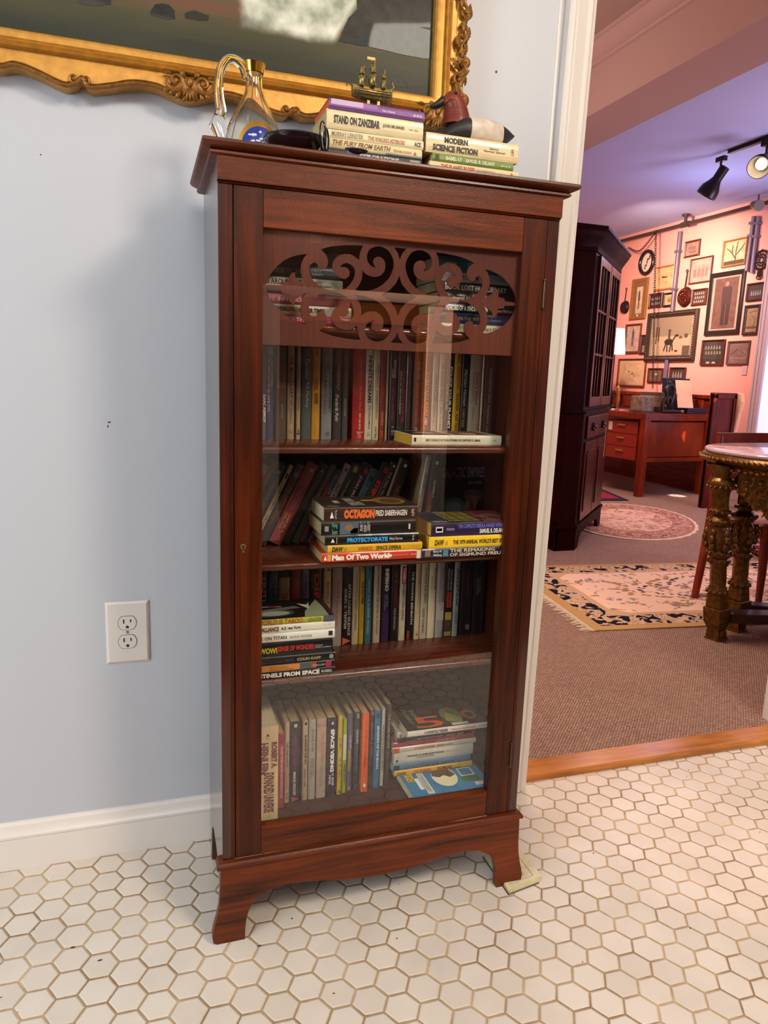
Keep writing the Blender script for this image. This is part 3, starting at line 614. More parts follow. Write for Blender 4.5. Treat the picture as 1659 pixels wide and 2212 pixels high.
row3 = [
 ('black paperback with large white letters', 560, 577, '#14120f', [T('OUTER SPACE', .1, .9, '#9d988e', .3, .85, .02)], {'py': 1275}),
 ('dark blue paperback with black title', 581, 601, '#24404f', [T('THE MUTANTS', .15, .6, '#0e1518', .3, .65, .02)], {'py': 1275}),
 ('tan paperback with dark top and large outlined title', 603, 626, '#8f7350', [('#', 0, .12, .02, .98, '#231b14'), T('THE HEAVEN', .3, .8, '#4f3c26', .25, .75, .02)], {'py': 1275}),
 ('dark red paperback with orange lettering', 629, 649, '#7c1712', [T('THE BEST SCIENCE', .15, .6, '#b3542c', .5, .72), T('FICTION NOVELLAS', .15, .6, '#b3542c', .2, .42)], {'py': 1275}),
 ('mauve grey paperback with purple lettering', 651, 668, '#5c5468', [T('SPECIAL DELIVERY', .18, .75, '#2d2038', .3, .75, .01), ('#', .02, .1, .3, .9, '#6f6880')], {'py': 1275}),
 ('black paperback with big red letters', 670, 695, '#130d0b', [T('DIPOH', .1, .75, '#a52416', .3, .8, .05)], {'py': 1275}),
 ('cream paperback with orange title', 699, 715, '#ad9a74', [T('REVOLT IN 2100', .2, .75, '#a8401c', .4, .75, .03), ('^', .03, .07, .4, .8, '#33281a', 0, 0, 'u')], {'py': 1275}),
 ('wide grey-tan paperback with red title', 717.5, 739, '#988b7c', [T('THE AVATAR', .18, .42, '#8c2426', .45, .68, .01), T('Poul Anderson', .44, .76, '#8c2426', .35, .62)], {'py': 1300}),
 ('black paperback with white two-line title and orange corner', 741, 760, '#1c1312', [T('AFTER LONG SILENCE', .24, .88, '#cfc8bd', .58, .85), T('SHERI S. TEPPER', .3, .8, '#cfc8bd', .15, .42), ('^', .9, .995, .0, .98, '#b5573a'), ('#', .01, .05, .5, .9, '#a43c40')], {'py': 1300}),
 ('cream paperback with red and black title', 762, 775.5, '#b5a37f', [T('HOMEWORLD', .12, .42, '#a03a24', .35, .7), T('HARRY HARRISON', .44, .82, '#2e241a', .35, .7)], {'py': 1300}),
 ('yellow paperback', 777, 787, '#b59323', [T('THE BIG TIME', .22, .5, '#2d230c', .35, .8, .03), T('FRITZ LEIBER', .56, .82, '#8a6a14', .35, .75), ('ace', .03, .1, .3, .8, '#2d230c')], {'py': 1300}),
 ('teal paperback', 789.5, 802.5, '#2f6470', [T('WHEN THE SLEEPER WAKES', .2, .88, '#a9b0a6', .35, .65, .01), T('ACE', .05, .09, '#1a2c33', .35, .8, .02)], {'py': 1300}),
 ('cream paperback with small black capitals', 808, 822.5, '#b3a284', [T('FRED SABERHAGEN', .03, .4, '#29211a', .4, .68, .01), T('THE WATER OF THOUGHT', .42, .9, '#29211a', .4, .68, .01)], {'py': 1300}),
 ('black and purple paperback with block white title', 826, 842, '#21142c', [('#', .0, .45, .03, .97, '#14110f'), T('INFERNO', .08, .36, '#c8bfae', .3, .8, .06), T('LARRY NIVEN', .4, .55, '#8d83a0', .55, .75), T('JERRY POURNELLE', .4, .6, '#8d83a0', .25, .45), ('#', .62, .99, .03, .97, '#2d1740')], {'py': 1284}),
 ('black paperback with red and white title', 846, 861, '#171110', [T('THE MECHANISTS', .1, .54, '#96231c', .4, .8, .01), T('MACK REYNOLDS', .58, .85, '#b8b0a5', .4, .68)], {'py': 1284}),
 ('cream paperback with red block title', 864.5, 877.5, '#bbac90', [('#', .06, .28, .2, .9, '#9c2230'), T('TAMBU', .08, .26, '#d8c9b0', .35, .8, .03), T('ROBERT LYNN ASPRIN', .29, .74, '#231c17', .35, .7, .01)], {'py': 1284}),
 ('black paperback with wide-set cream title', 881, 896, '#120f0e', [T('THE SHORES BENEATH', .13, .8, '#c5bda9', .5, .78, .02), ('#', .88, .99, .1, .4, '#8b2a18')], {'py': 1284}),
 ('cream paperback with short red title', 898, 908.5, '#b39f77', [T('FIVE-ODD', .1, .3, '#a53a26', .35, .75, .01), T('Edited by Groff Conklin', .33, .6, '#8a7348', .4, .68), ('^', .91, .95, .3, .7, '#9c2418', 0, 0, 'u')], {'py': 1284}),
 ('cream paperback with spaced black title', 910, 924.5, '#ac9c7e', [T('13 ABOVE THE NIGHT', .1, .55, '#241c14', .45, .7, .02), T('GROFF CONKLIN', .6, .92, '#241c14', .3, .6, .02)], {'py': 1284}),
 ('ivory paperback with slanted red logo', 926.5, 941.5, '#bdb08e', [T('Spectrum #1', .1, .38, '#7c2c22', .6, .9, .02, .3), T('JOHN CLEVE', .2, .38, '#4b3a28', .25, .42)], {'py': 1284}),
 ('pale grey paperback with red and grey title', 943.5, 960.5, '#8f8982', [('#', .55, .78, .03, .97, '#9f9890'), T('THERE IS NO DARKNESS', .1, .65, '#93282c', .62, .84, .01), T('JOE HALDEMAN & JACK C. HALDEMAN II', .12, .6, '#4f4a48', .32, .48)], {'py': 1284}),
 ('black paperback with red block and yellow picture', 962, 978, '#151210', [T('KEITH LAUMER AND', .14, .4, '#c8c0b4', .6, .78), T('GORDON R. DICKSON', .12, .4, '#c8c0b4', .25, .42), ('#', .42, .62, .25, .85, '#a52c18'), T('PLANET RUN', .43, .61, '#1a0d08', .4, .7, .02), ('#', .68, .78, .1, .95, '#a8903a'), ('#', .78, .92, .05, .95, '#4a3a20'), ('#', .93, .99, .05, .95, '#8a8a3c')], {'py': 1284}),
 ('grey paperback with slanted black title', 981, 992.5, '#85867e', [T('SPACETANK', .12, .62, '#1c1c1b', .3, .75, .02, .35), T('EARTH', .68, .84, '#444', .3, .7, 0, .3)], {'py': 1284}),
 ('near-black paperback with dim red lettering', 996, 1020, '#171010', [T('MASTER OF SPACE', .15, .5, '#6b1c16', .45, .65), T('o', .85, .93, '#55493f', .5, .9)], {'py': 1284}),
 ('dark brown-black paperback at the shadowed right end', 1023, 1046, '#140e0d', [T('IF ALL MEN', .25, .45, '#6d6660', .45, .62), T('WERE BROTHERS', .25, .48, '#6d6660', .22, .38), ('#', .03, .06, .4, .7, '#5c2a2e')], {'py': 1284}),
]
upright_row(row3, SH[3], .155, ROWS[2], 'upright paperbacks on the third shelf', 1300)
row4 = [
 ('thick cream paperback with curved maroon lettering', 552, 601, '#cbb183', [('^', .07, .1, .44, .62, '#33231b', 0, 0, 'u'), T('ACE', .11, .13, '#33231b', .44, .6), T('ROBERT A.', .16, .42, '#6b2420', .68, .95, .06), T('HEINLEIN', .16, .47, '#6b2420', .18, .56, .06), T('EXPANDED UNIVERSE', .46, .86, '#6b2420', .35, .82, .05), ('95', .95, .965, .4, .6, '#6b5030')], {'y': .024, 'h': .203, 'py': 1660, 'd': .13, 'pg': 'w'}),
 ('short pink-red paperback with white lettering', 601.5, 614, '#a32c46', [T('THE BEST FROM FANTASY AND SCIENCE FICTION', .16, .86, '#d7c0c0', .35, .75, .01), ('ace', .04, .12, .3, .8, '#5c1326')], {'y': .075, 'h': .158, 'py': 1660}),
 ('slim tan paperback with black and red lettering', 615, 625, '#b7a183', [T('THE LONG WINTER', .24, .55, '#2a211b', .3, .75, .02), T('John Christopher', .55, .82, '#a03a30', .2, .8), T('95', .87, .95, '#2a211b', .3, .7)], {'y': .09, 'py': 1660}),
 ('dark charcoal paperback with pink corner', 626, 647.5, '#24242a', [T('WORLDS IN COLLISION', .16, .6, '#8e2f6a', .32, .68, .03), T('IMMANUEL VELIKOVSKY', .62, .92, '#d8d2c8', .35, .62, .03), ('^', .93, .998, .2, .98, '#b04a6a'), ('#', .03, .07, .4, .7, '#c9c2b4')], {'y': .09, 'py': 1640}),
 ('cream paperback with heavy title', 653.5, 664.5, '#baa684', [T('ISLANDS IN THE SKY', .18, .55, '#1e1813', .35, .8, .04), T('ARTHUR C CLARKE', .6, .83, '#1e1813', .3, .65, .02), ('o', .02, .06, .3, .8, '#33281f')], {'y': .09, 'py': 1640}),
 ('pale grey paperback with plain dark capitals', 666.5, 681.5, '#a9a294', [T('ROGUE STAR', .12, .4, '#2f2a26', .4, .72), T('FREDERIK POHL', .48, .7, '#2f2a26', .55, .75, .01), T('JACK WILLIAMSON', .48, .74, '#2f2a26', .25, .42, .01)], {'y': .09, 'py': 1640}),
 ('tan paperback with faded orange and blue lettering', 684, 704, '#b09a80', [T('TIME OUT OF MIND', .18, .55, '#a3563a', .45, .75), T('PIERRE BOULLE', .58, .85, '#6c7a86', .4, .7), ('#', .085, .09, 0, 1, '#4b3a2c')], {'y': .09, 'py': 1640}),
 ('dark purple paperback with large white title', 706.5, 725.5, '#2a1b30', [('^', .04, .08, .4, .7, '#d6d0cc', 0, 0, 'u'), T('SPACE VIKING', .14, .68, '#e2dcd2', .35, .78, .06), T('H. BEAM', .7, .85, '#d6cfc6', .55, .8, .02), T('PIPER', .72, .84, '#d6cfc6', .2, .45, .02)], {'y': .088, 'py': 1640}),
 ('yellow paperback with spaced serif title', 729, 738.5, '#bfa232', [T('D-99', .28, .4, '#4a3a10', .3, .75), T('H. B. Fyfe', .53, .78, '#3a2d10', .3, .75), ('^', .93, .98, .3, .8, '#33270c', 0, 0, 'u')], {'y': .092, 'py': 1640}),
 ('yellow-green paperback beside the yellow one', 739.5, 748.5, '#8fa035', [('#', .2, .55, .1, .9, '#bcc09a'), T('ROGER ZELAZNY', .61, .87, '#26290f', .35, .8, .02)], {'y': .095, 'py': 1640, 'h': .162}),
 ('violet grey paperback', 749.5, 760.5, '#565064', [T('STARBURST', .28, .45, '#b3aaba', .4, .75, .02), ('#', .46, .74, .2, .7, '#8d7440'), ('^', .93, .97, .3, .7, '#c9a44c', 0, 0, 'u')], {'y': .098, 'py': 1640}),
 ('dark slate paperback with pale blue lettering', 764, 776, '#2b3339', [T('HEINLEIN', .22, .4, '#b9bfc0', .35, .7, .01), T('BETWEEN PLANETS', .42, .76, '#3f7482', .35, .65, .01), ('#', .02, .08, .4, .8, '#7c8488')], {'y': .1, 'py': 1640}),
 ('bright orange paperback with penguin oval', 782, 795.5, '#d4561f', [T('Comprehensive Tales of Fiction', .08, .45, '#a03c14', .35, .65), T('G. K. Chesterton', .47, .68, '#3a1a0c', .35, .6, .01), ('o', .89, .94, .3, .7, '#e8d2b8')], {'y': .088, 'py': 1640}),
 ('dark grey paperback behind the orange one', 797, 806, '#3f3c3e', [T('SALVATION', .15, .6, '#7c7c80', .3, .7), ('#', .02, .06, .3, .8, '#b0504a')], {'y': .1, 'py': 1640}),
 ('blue paperback with white title', 807.5, 820.5, '#2c6283', [T('BRIGANDS OF THE MOON', .2, .75, '#d5dcd8', .4, .75, .02), ('#', .03, .1, .2, .8, '#1d4257')], {'y': .097, 'py': 1640}),
 ('slim cream paperback with narrow capitals', 822, 829.5, '#a8a08a', [T('THE WORLDS OF ROBERT A. HEINLEIN', .2, .8, '#2a2620', .3, .7, .02)], {'y': .1, 'py': 1640}),
 ('dark mauve paperback with grey title', 832.5, 842, '#3c3338', [T('THE KILLING MACHINE', .12, .55, '#9d9498', .35, .75, .01), T('JACK VANCE', .6, .82, '#6a6068', .35, .7)], {'y': .105, 'py': 1640, 'h': .178}),
]
upright_row(row4, .205, .09, ROWS[3], 'upright paperbacks on the cabinet floor', 1640)
# leaning row: (description, left edge px at reference row, thickness px, lean in degrees, colour, segments)
row2 = [
 ('dark grey paperback with a boxed logo', 530, 25, 26, '#4c4540', [('#', .0, .1, .2, .9, '#8a857e')]),
 ('dusty pink paperback', 556, 13, 25.5, '#80453c', [T('THE STAR BEAST', .25, .8, '#4b2620', .35, .7), ('o', .03, .07, .3, .7, '#5a3028')]),
 ('dark grey paperback with tan capitals', 571, 21, 25.5, '#35322b', [T('GORDON R. DICKSON', .2, .66, '#8d7d5c', .4, .7), T('THE BOOK', .7, .9, '#6a2f28', .4, .7), ('o', .08, .12, .4, .7, '#8c877c')]),
 ('narrow cream paperback', 598, 10, 25.5, '#a8956c', [T('A TRACE OF MEMORY', .28, .56, '#2a241a', .35, .75, .02), T('Keith Laumer', .62, .8, '#2a241a', .35, .75, .02), ('#', .1, .17, .3, .8, '#3a4430')]),
 ('dark grey paperback with red and tan two-line title', 611, 19, 25.5, '#302b26', [T('FRED SABERHAGEN', .28, .62, '#80694a', .62, .85, .01), T('THE GOLDEN PEOPLE', .26, .75, '#823428', .25, .52, .02), ('#', .1, .16, .4, .8, '#6d6860')]),
 ('wide rose-red paperback', 634, 26, 25.6, '#82322c', [('#', .28, .6, .15, .85, '#60282e'), T('TRITON', .3, .58, '#8c4048', .3, .7, .03), T('SAMUEL R.', .63, .87, '#a8896c', .5, .72, .02), T('DELANY', .63, .83, '#a8896c', .2, .42, .02), ('#', .06, .1, .45, .8, '#a58274')]),
 ('charcoal paperback with dim red title', 662, 21, 25.5, '#26241f', [T('THE WIND FROM', .25, .55, '#5c2a26', .35, .7), ('^', .06, .1, .4, .7, '#8c8880', 0, 0, 'u'), T('SIMAK', .7, .9, '#55302c', .35, .6)]),
 ('olive grey paperback with small capitals', 685, 15, 25.5, '#3c3a2c', [T('12 GREAT CLASSICS', .3, .62, '#938a68', .35, .65)]),
 ('two-tone red and teal paperback', 700, 17, 25.5, '#1f3f48', [('#', .2, .99, .0, .45, '#7c2420'), T('TIME TO TELEPORT', .25, .6, '#8f9a8c', .55, .85, .01), T('ACE', .08, .12, '#a3a894', .4, .8)], {'h': .16}),
 ('pale pinkish grey paperback', 717, 15, 25.5, '#9b8884', [T("ISAAC ASIMOV'S", .25, .56, '#201a1a', .3, .75, .02), ('#', .05, .09, .4, .7, '#33292a')]),
 ('dark green paperback with yellow title', 735, 16, 25.5, '#1f2a1a', [T('MARTIANS, GO HOME', .2, .75, '#958c34', .3, .65), ('#', .03, .1, .3, .9, '#94862a')]),
 ('wide black-brown paperback with white capitals', 753, 23, 25.5, '#1f1210', [T('JOHN BRUNNER', .16, .62, '#b8aca0', .3, .62, .02), ('#', .06, .13, .45, .9, '#7a2226')]),
 ('teal grey paperback with round badge', 779, 17, 25, '#26444a', [('o', .1, .17, .3, .8, '#101c1e'), T('THE EARTH', .25, .5, '#6c8080', .5, .75), T('BEFORE TIME', .25, .5, '#6c8080', .2, .42)], {'h': .16}),
 ('black paperback with bold red title', 798, 20, 25, '#120e0d', [T('STEN', .22, .45, '#b52a18', .25, .75, .06), T('ALLAN COLE', .5, .75, '#8c8278', .35, .65), ('#', .05, .12, .4, .85, '#6a1c1a')]),
 ('dark brown paperback with spaced thin capitals', 818, 16, 23, '#241510', [T('THE FINAL PROGRAMME', .12, .62, '#93826c', .35, .7), ('o', .03, .06, .4, .7, '#b3a68c')]),
 ('black paperback with crimson title and pale pages', 838, 27, 19, '#110c0c', [('#', 0, 1, .0, .18, '#8a7450'), T('THE JAGGED ORBIT', .3, .75, '#8a2420', .45, .8, .02), ('o', .05, .09, .5, .75, '#b8b0a5')]),
 ('slim cream paperback with tiny capitals', 908, 10, 9, '#9c8866', [T('THE ENEMIES AND THE MOON TURN', .2, .8, '#241c14', .35, .72, .02)], {'h': .176}),
 ('black and dark red paperback', 926, 15, 6.5, '#150f0e', [('#', .42, 1, .0, .5, '#5a1a14'), T('QUARK/2', .3, .5, '#b0a89c', .5, .8, .01), T('Edited by', .6, .75, '#8f6a4c', .4, .65), ('#', .08, .12, .4, .8, '#a8a298')], {'h': .178}),
]
REFP = 1060
for i, (desc, xp, wpx, ang, col, segs, *ex) in enumerate(row2):
    k = ex[0] if ex else {}
    yy = .155; a = at(xp, REFP, 1, yy); b = at(xp+wpx/math.cos(math.radians(ang)), REFP, 1, yy)
    t = (b.x-a.x)*math.cos(math.radians(ang)); h = k.get('h', .172); th = math.radians(ang)
    # bottom-left corner: the bottom-right corner rests on the shelf
    zbl = SH[2]+t*math.sin(th)+.0003
    xbl = a.x-(a.z-zbl)*math.tan(th)
    r = book('%s, %s from left, %s' % (desc, ORD[i], ROWS[1]), 'leaning paperbacks on the middle shelf', col, t, segs, h=h, d=.1)
    r.matrix_world = Matrix.Translation((xbl, yy, zbl)) @ Matrix.Rotation(th, 4, 'Y')
r = book('dark paperback leaning at the back with its spacescape cover facing out', 'leaning paperbacks on the middle shelf', '#0d0b0c', .02, [], d=.108, h=.172,
    art=[('#', 0, 1, .78, 1, '#3c1010'), ([(0, .58), (.0, .80), (1, .80), (.6, .72)], 0, 0, 0, 0, '#3c1010') if False else ('#', 0, .5, .66, .78, '#341010', 1), ('GALACTIC EMPIRES', .03, .95, .7, .83, '#6d6860', 3), ('Brian Aldiss', .6, .9, .62, .66, '#5c5650', 3), ('o', .05, .55, .2, .45, '#2d3a3c', 1), ('o', .12, .45, .24, .40, '#4b5654', 2), ('o', .5, .95, .4, .55, '#33201c', 2), (((.45, .15), (.6, .48), (.85, .45), (.7, .2), (.95, .1), (.6, .3)), 0, 0, 0, 0, '#4f2a20', 3)])
# front cover (+x) turned to face the viewer, leaning back a little
r.matrix_world = Matrix.Translation((at(952, 1100, 1, .20).x, .222, SH[2]+.0006)) @ Matrix.Rotation(math.radians(-3), 4, 'X') @ Matrix(((0, 1, 0, 0), (-1, 0, 0, 0), (0, 0, 1, 0), (0, 0, 0, 1)))
# ---- stacks lying flat: (label, xl px, xr px at mid, colour, thickness, segments, kw)
def stack(items, y, zs, group, refpy):
    z = zs+.0002
    for (lab, x0, x1, col, t, segs, *ex) in items:
        k = ex[0] if ex else {}
        py = k.get('py', refpy); yy = y+k.get('dy', 0)
        xr = at(x1, py, 1, yy).x; xl = at(x0, py, 1, yy).x if x0 else xr-.172
        r = book(lab, group, col, t, segs, h=xr-xl, pages=k.get('pg', 'p'), art=k.get('art'), d=k.get('d', .105))
        lay(r, xr, yy, z, k.get('rz', 0)); z += t+.0002
    return z
stack([('paperback with a white spine and decorated cover lying at right end of second shelf', 890, 1083, '#d9cfae', .0185,
   [T('BEST SCIENCE FICTION STORIES OF CLIFFORD D. SIMAK', .15, .76, '#2b2418', .38, .62, .03), ('#', .02, .045, .35, .75, '#1c1813'), T('95', .9, .94, '#5c5340', .42, .58)],
   {'pg': 'y', 'art': [('#', .05, .95, .55, .98, '#15120f'), ('#', .1, .9, .1, .5, '#7c3a34'), ('o', .2, .6, .2, .4, '#b39a6a', 1), ('o', .3, .7, .65, .85, '#a8a296', 1), ('#', .4, .5, .3, .9, '#8f8b80', 2)]})], .045, SH[1], 'flat paperbacks on the second shelf', 950)
GA = 'flat stack of five books on the middle shelf'
stack([
 ('orange-red paperback with chunky white title, at the bottom of the five-book stack', 695, 909, '#c23a1c', .0165, [T('Man Of Two Worlds', .1, .7, '#f2e6cf', .18, .82, .06), T('Raymond F. Jones', .71, .87, '#e8b894', .42, .62), T('95', .89, .95, '#e8b894', .42, .62), ('#', .955, 1, .0, 1, '#e0cfa8'), ('^', .02, .05, .25, .75, '#f2e6cf', 0, 0, 'n'), ('#', .055, .09, .15, .85, '#d69a3c')], {'py': 1198}),
 ('yellow paperback with red and black title, second from the bottom of the five-book stack', 708, 912, '#d9a81c', .014, [T('DAW', .04, .16, '#2a200c', .15, .8, .04, .3), ('sf', .165, .195, .2, .7, '#8a6c1c'), T('VANCE', .31, .46, '#b8401c', .22, .7, .02), T('SPACE OPERA', .5, .77, '#1c160c', .2, .72, .02), T('0-87997-457-7', .87, .97, '#8a6c1c', .4, .55)], {'py': 1182}),
 ('black paperback with bright blue title, middle of the five-book stack', 702, 904, '#14110f', .018, [('^', .06, .1, .3, .7, '#e8e2d6', 0, 0, 'n'), T('PROTECTORATE', .23, .66, '#3f9fd6', .25, .7, .06), T('Mick Farren', .68, .82, '#e8e2d6', .35, .62), ('95', .93, .95, .2, .8, '#c8c2b6', 0, 0, 'u'), ('#', .12, .125, .2, .8, '#c8c2b6')], {'py': 1163}),
 ('thick black paperback with a picture strip, second from the top of the five-book stack', 694, 898, '#15130f', .0245, [('Flying', .11, .165, .5, .92, '#6fb89c', 0, 0), ('Saucers', .11, .165, .08, .45, '#6fb89c', 0, 0), ('#', .19, .385, .06, .94, '#55626a'), ('o', .24, .33, .3, .8, '#8a6a48'), ('#', .3, .38, .1, .5, '#8f9496'), T('Edited by', .4, .43, '#d6cfc2', .05, .95), T('Asimov,', .44, .47, '#d6cfc2', .05, .95), T('& Waugh', .475, .505, '#d6cfc2', .05, .95), ('#', .035, .075, .3, .7, '#8f8a80'), ('#', .92, .94, .3, .7, '#c8c2b6')], {'py': 1140}),
 ('thick brown paperback with bright orange title, topmost of the five-book stack', 700, 902, '#3a2218', .0265, [('^', .06, .1, .25, .7, '#e8dfd0', 0, 0, 'n'), ('ACE', .11, .13, .2, .8, '#d0c4b2', 0, 0), T('OCTAGON', .205, .53, '#d8682a', .18, .82, .09), T('FRED SABERHAGEN', .54, .88, '#e8e0d2', .32, .72, .02), ('95', .93, .96, .25, .75, '#d0c4b2', 0, 0)],
   {'py': 1112, 'pg': 'w', 'art': [('#', .0, 1, .0, 1, '#33281c'), ('|GRAND MASTER', .1, .45, .55, .7, '#c9bfa6', 2), ('|SERIES', .5, .8, .6, .7, '#c9bfa6', 2), ('#', .35, .6, .78, .84, '#a8a08c', 2), ('o', .15, .85, .05, .4, '#8a641f', 1), ('o', .25, .7, .1, .33, '#5c4418', 2), ('#', .5, .62, .38, .52, '#b58a2a', 2), ('|OCTAGON', .03, .12, .84, .96, '#b8ae96', 2)]}),
], .012, SH[2], GA, 1160)
GB = 'flat stack of three books on the middle shelf'
stack([
 ('navy paperback with cream serif lettering, at the bottom of the three-book stack', 912, 1106, '#161a3a', .0175, [('#', .03, .09, .2, .85, '#7a5a40'), T('Barry N.', .12, .21, '#d6cbb4', .52, .85, .01), T('Malzberg', .12, .21, '#d6cbb4', .12, .45, .01), ('#', .225, .28, .15, .85, '#4a7070'), T('THE REMAKING', .3, .8, '#c9b083', .54, .9, .02), T('OF SIGMUND FREUD', .3, .92, '#c9b083', .1, .46, .02)], {'py': 1190}),
 ('thick yellow paperback, middle of the three-book stack', 927, 1112, '#dcb321', .0225, [T('DAW', .06, .17, '#2a200c', .25, .75, .04, .3), ('sf', .18, .21, .25, .65, '#8a6c1c'), T("THE 1979 ANNUAL WORLD'S BEST SF", .27, .84, '#1c160c', .3, .68, .03)], {'pg': 'y', 'py': 1170}),
 ('dark purple paperback with neon grid cover, on top of the three-book stack', 932, 1118, '#241330', .0265, [T('THE COMPLETE NEBULA AWARD WINNING FICTION', .3, .98, '#6c66b4', .55, .85, .02), T('SAMUEL R. DELANY', .55, .84, '#d9d2c2', .15, .48, .03), ('#', .05, .13, .3, .7, '#c8c0b4'), ('#', .06, .12, .4, .6, '#241330'), ('#', .17, .26, .42, .6, '#6a5c74')],
   {'py': 1140, 'pg': 'y', 'art': [('#', .0, 1, .66, 1, '#1a1024', 0)]+[('#', .08+.1*i, .15+.1*i, .42, .78, ('#8a8f30', '#a8542a', '#5f8a34')[i % 3], 1) for i in range(9)]+[('#', .05, .97, .4+.11*i, .41+.11*i, '#1a1024', 2) for i in range(4)]+[('#', .0, 1, .0, .4, '#7a3a3c', 1), ('o', .1, .7, .05, .33, '#a06048', 2), ('|BABEL', .2, .4, .12, .38, '#2b1620', 3), ('|NEBULA', .02, .14, .8, .98, '#c9c2b4', 2)]}),
], .008, SH[2], GB, 1160)
GC = 'flat stack of seven books at the left of the third shelf'
zc_ = stack([
 ('black paperback with white capitals, at the bottom of the seven-book stack', None, 723, '#14120f', .0125, [T('SENTINELS FROM SPACE', .1, .83, '#e2dac8', .15, .82, .05), T('RUSSELL', .85, .97, '#cfc7b6', .3, .68, .03)], {'py': 1468, 'rz': -.01}),
 ('orange and black paperback with a magenta badge, second from the bottom of the seven-book stack', None, 722, '#191614', .0135, [('#', .0, .62, .12, .95, '#c9803a'), T('CT', .1, .2, '#3a2410', .25, .75), T('by the masters', .3, .5, '#3a2410', .52, .78), T('of Science Fiction', .3, .55, '#3a2410', .22, .46), ('#', .62, .74, .1, .9, '#4c5458'), ('#', .74, .8, .1, .9, '#9c4a20'), T('PAPERBACK LIBRARY', .76, .9, '#c8c0b0', .35, .6), ('#', .905, .965, .1, .9, '#a82a52')], {'py': 1455, 'rz': .008}),
 ('black paperback with beige capitals, third from the bottom of the seven-book stack', None, 724, '#17120f', .015, [T('THE UNORTHODOX MAN', .02, .55, '#4c3c30', .2, .7, .01), T('COLIN KAPP', .58, .84, '#b59a68', .3, .65, .03), ('o', .93, .98, .2, .8, '#8a8378')], {'py': 1435}),
 ('thick black paperback with yellow and red lettering, in the middle of the seven-book stack', None, 718, '#120e0d', .0275, [T('WOW!', .22, .4, '#d2c23a', .25, .65, .03), T('(SENSE OF WONDER)', .4, .8, '#c23a2c', .25, .7, .02), T('EDITED BY', .81, .89, '#c0b8ac', .5, .62), T('FORREST J ACKERMAN', .81, .98, '#c0b8ac', .35, .47)], {'py': 1415, 'pg': 'o'}),
 ('white paperback with small black capitals, third from the top of the seven-book stack', None, 723, '#e2dcc9', .0165, [T('TROUBLE ON TITAN', .02, .48, '#33302c', .3, .68, .02), T('ALAN E. NOURSE', .51, .75, '#55504a', .32, .6), ('#', .93, .975, .3, .85, '#2a2622')], {'py': 1382}),
 ('cream paperback with slanted dark title, second from the top of the seven-book stack', None, 723, '#ddd6c0', .0155, [T('THE SILKIE ALLIANCE', .02, .4, '#5c3a1c', .25, .8, .04), T('A.E. van Vogt', .42, .63, '#33281c', .25, .75, .03), T('95', .87, .96, '#a8a08c', .6, .75)], {'py': 1364}),
 ('yellow-green paperback with grey spacecraft on its cover, on top of the seven-book stack', None, 722, '#a8ad34', .0115, [('#', .88, 1, 0, 1, '#4a5058'), T('THIS WORLD IS TABOO', .05, .66, '#a84a20', .1, .9, .03), T('LEINSTER', .71, .86, '#55581c', .1, .8)],
   {'py': 1350, 'art': [('#', 0, 1, 0, 1, '#17110f'), ('#', .0, 1, .0, .05, '#3b2222', 1), (((.0, .06), (.0, .32), (.3, .28), (.75, .14), (.95, .08), (.5, .06)), 0, 0, 0, 0, '#8f9470', 1), ('o', .1, .5, .4, .9, '#4b5048', 1), ('o', .15, .4, .45, .8, '#a8a89a', 2), (((.5, .3), (.62, .36), (.4, .95), (.3, .9)), 0, 0, 0, 0, '#6f7466', 3), (((.6, .5), (.66, .5), (.72, .95), (.66, .95)), 0, 0, 0, 0, '#8a8a80', 2), (((.4, .22), (.75, .32), (.65, .22), (.8, .18)), 0, 0, 0, 0, '#c9c9b8', 3), ('o', .6, .68, .55, .65, '#8c2a2c', 3)]}),
], .0225, SH[3], GC, 1400)
GD = 'flat stack of nine books on the cabinet floor'
stack([
 ('wide blue paperback with a moon on its cover, front right of the cabinet floor', 893, 1062, '#1f6f92', .018, [], {'py': 1720, 'pg': 'w', 'art': [('#', 0, 1, 0, 1, '#2076a0'), ('#', .5, .85, .86, .95, '#d9b93a', 1), ('DAW', .52, .83, .87, .94, '#2a200c', 2), ('#', .03, .98, .72, .80, '#e6e2d0', 1), ('|MOON OF MUTINY', .06, .95, .73, .79, '#2b4a5a', 2) , ('#', .2, .6, .81, .86, '#e6e2d0', 1), ('o', .18, .88, .33, .64, '#e2dcae', 1), (((.55, .335), (.85, .4), (.88, .5), (.8, .6), (.6, .63), (.52, .55), (.58, .48), (.48, .42)), 0, 0, 0, 0, '#5c4430', 2), ('#', .45, .75, .1, .28, '#d6dcd2', 1), ('#', .48, .72, .115, .265, '#2f83a8', 2), ('#', .25, .45, .08, .3, '#3d6f34', 1), ('o', .75, .95, .02, .4, '#33302f', 1), ('#', .08, .2, .05, .18, '#d9dcd2', 2), ('o', .86, .95, .25, .36, '#c96a4a', 2), ('o', .0, .3, .0, .12, '#57707c', 1)]}),
], .0155, .205, GD, 1700)
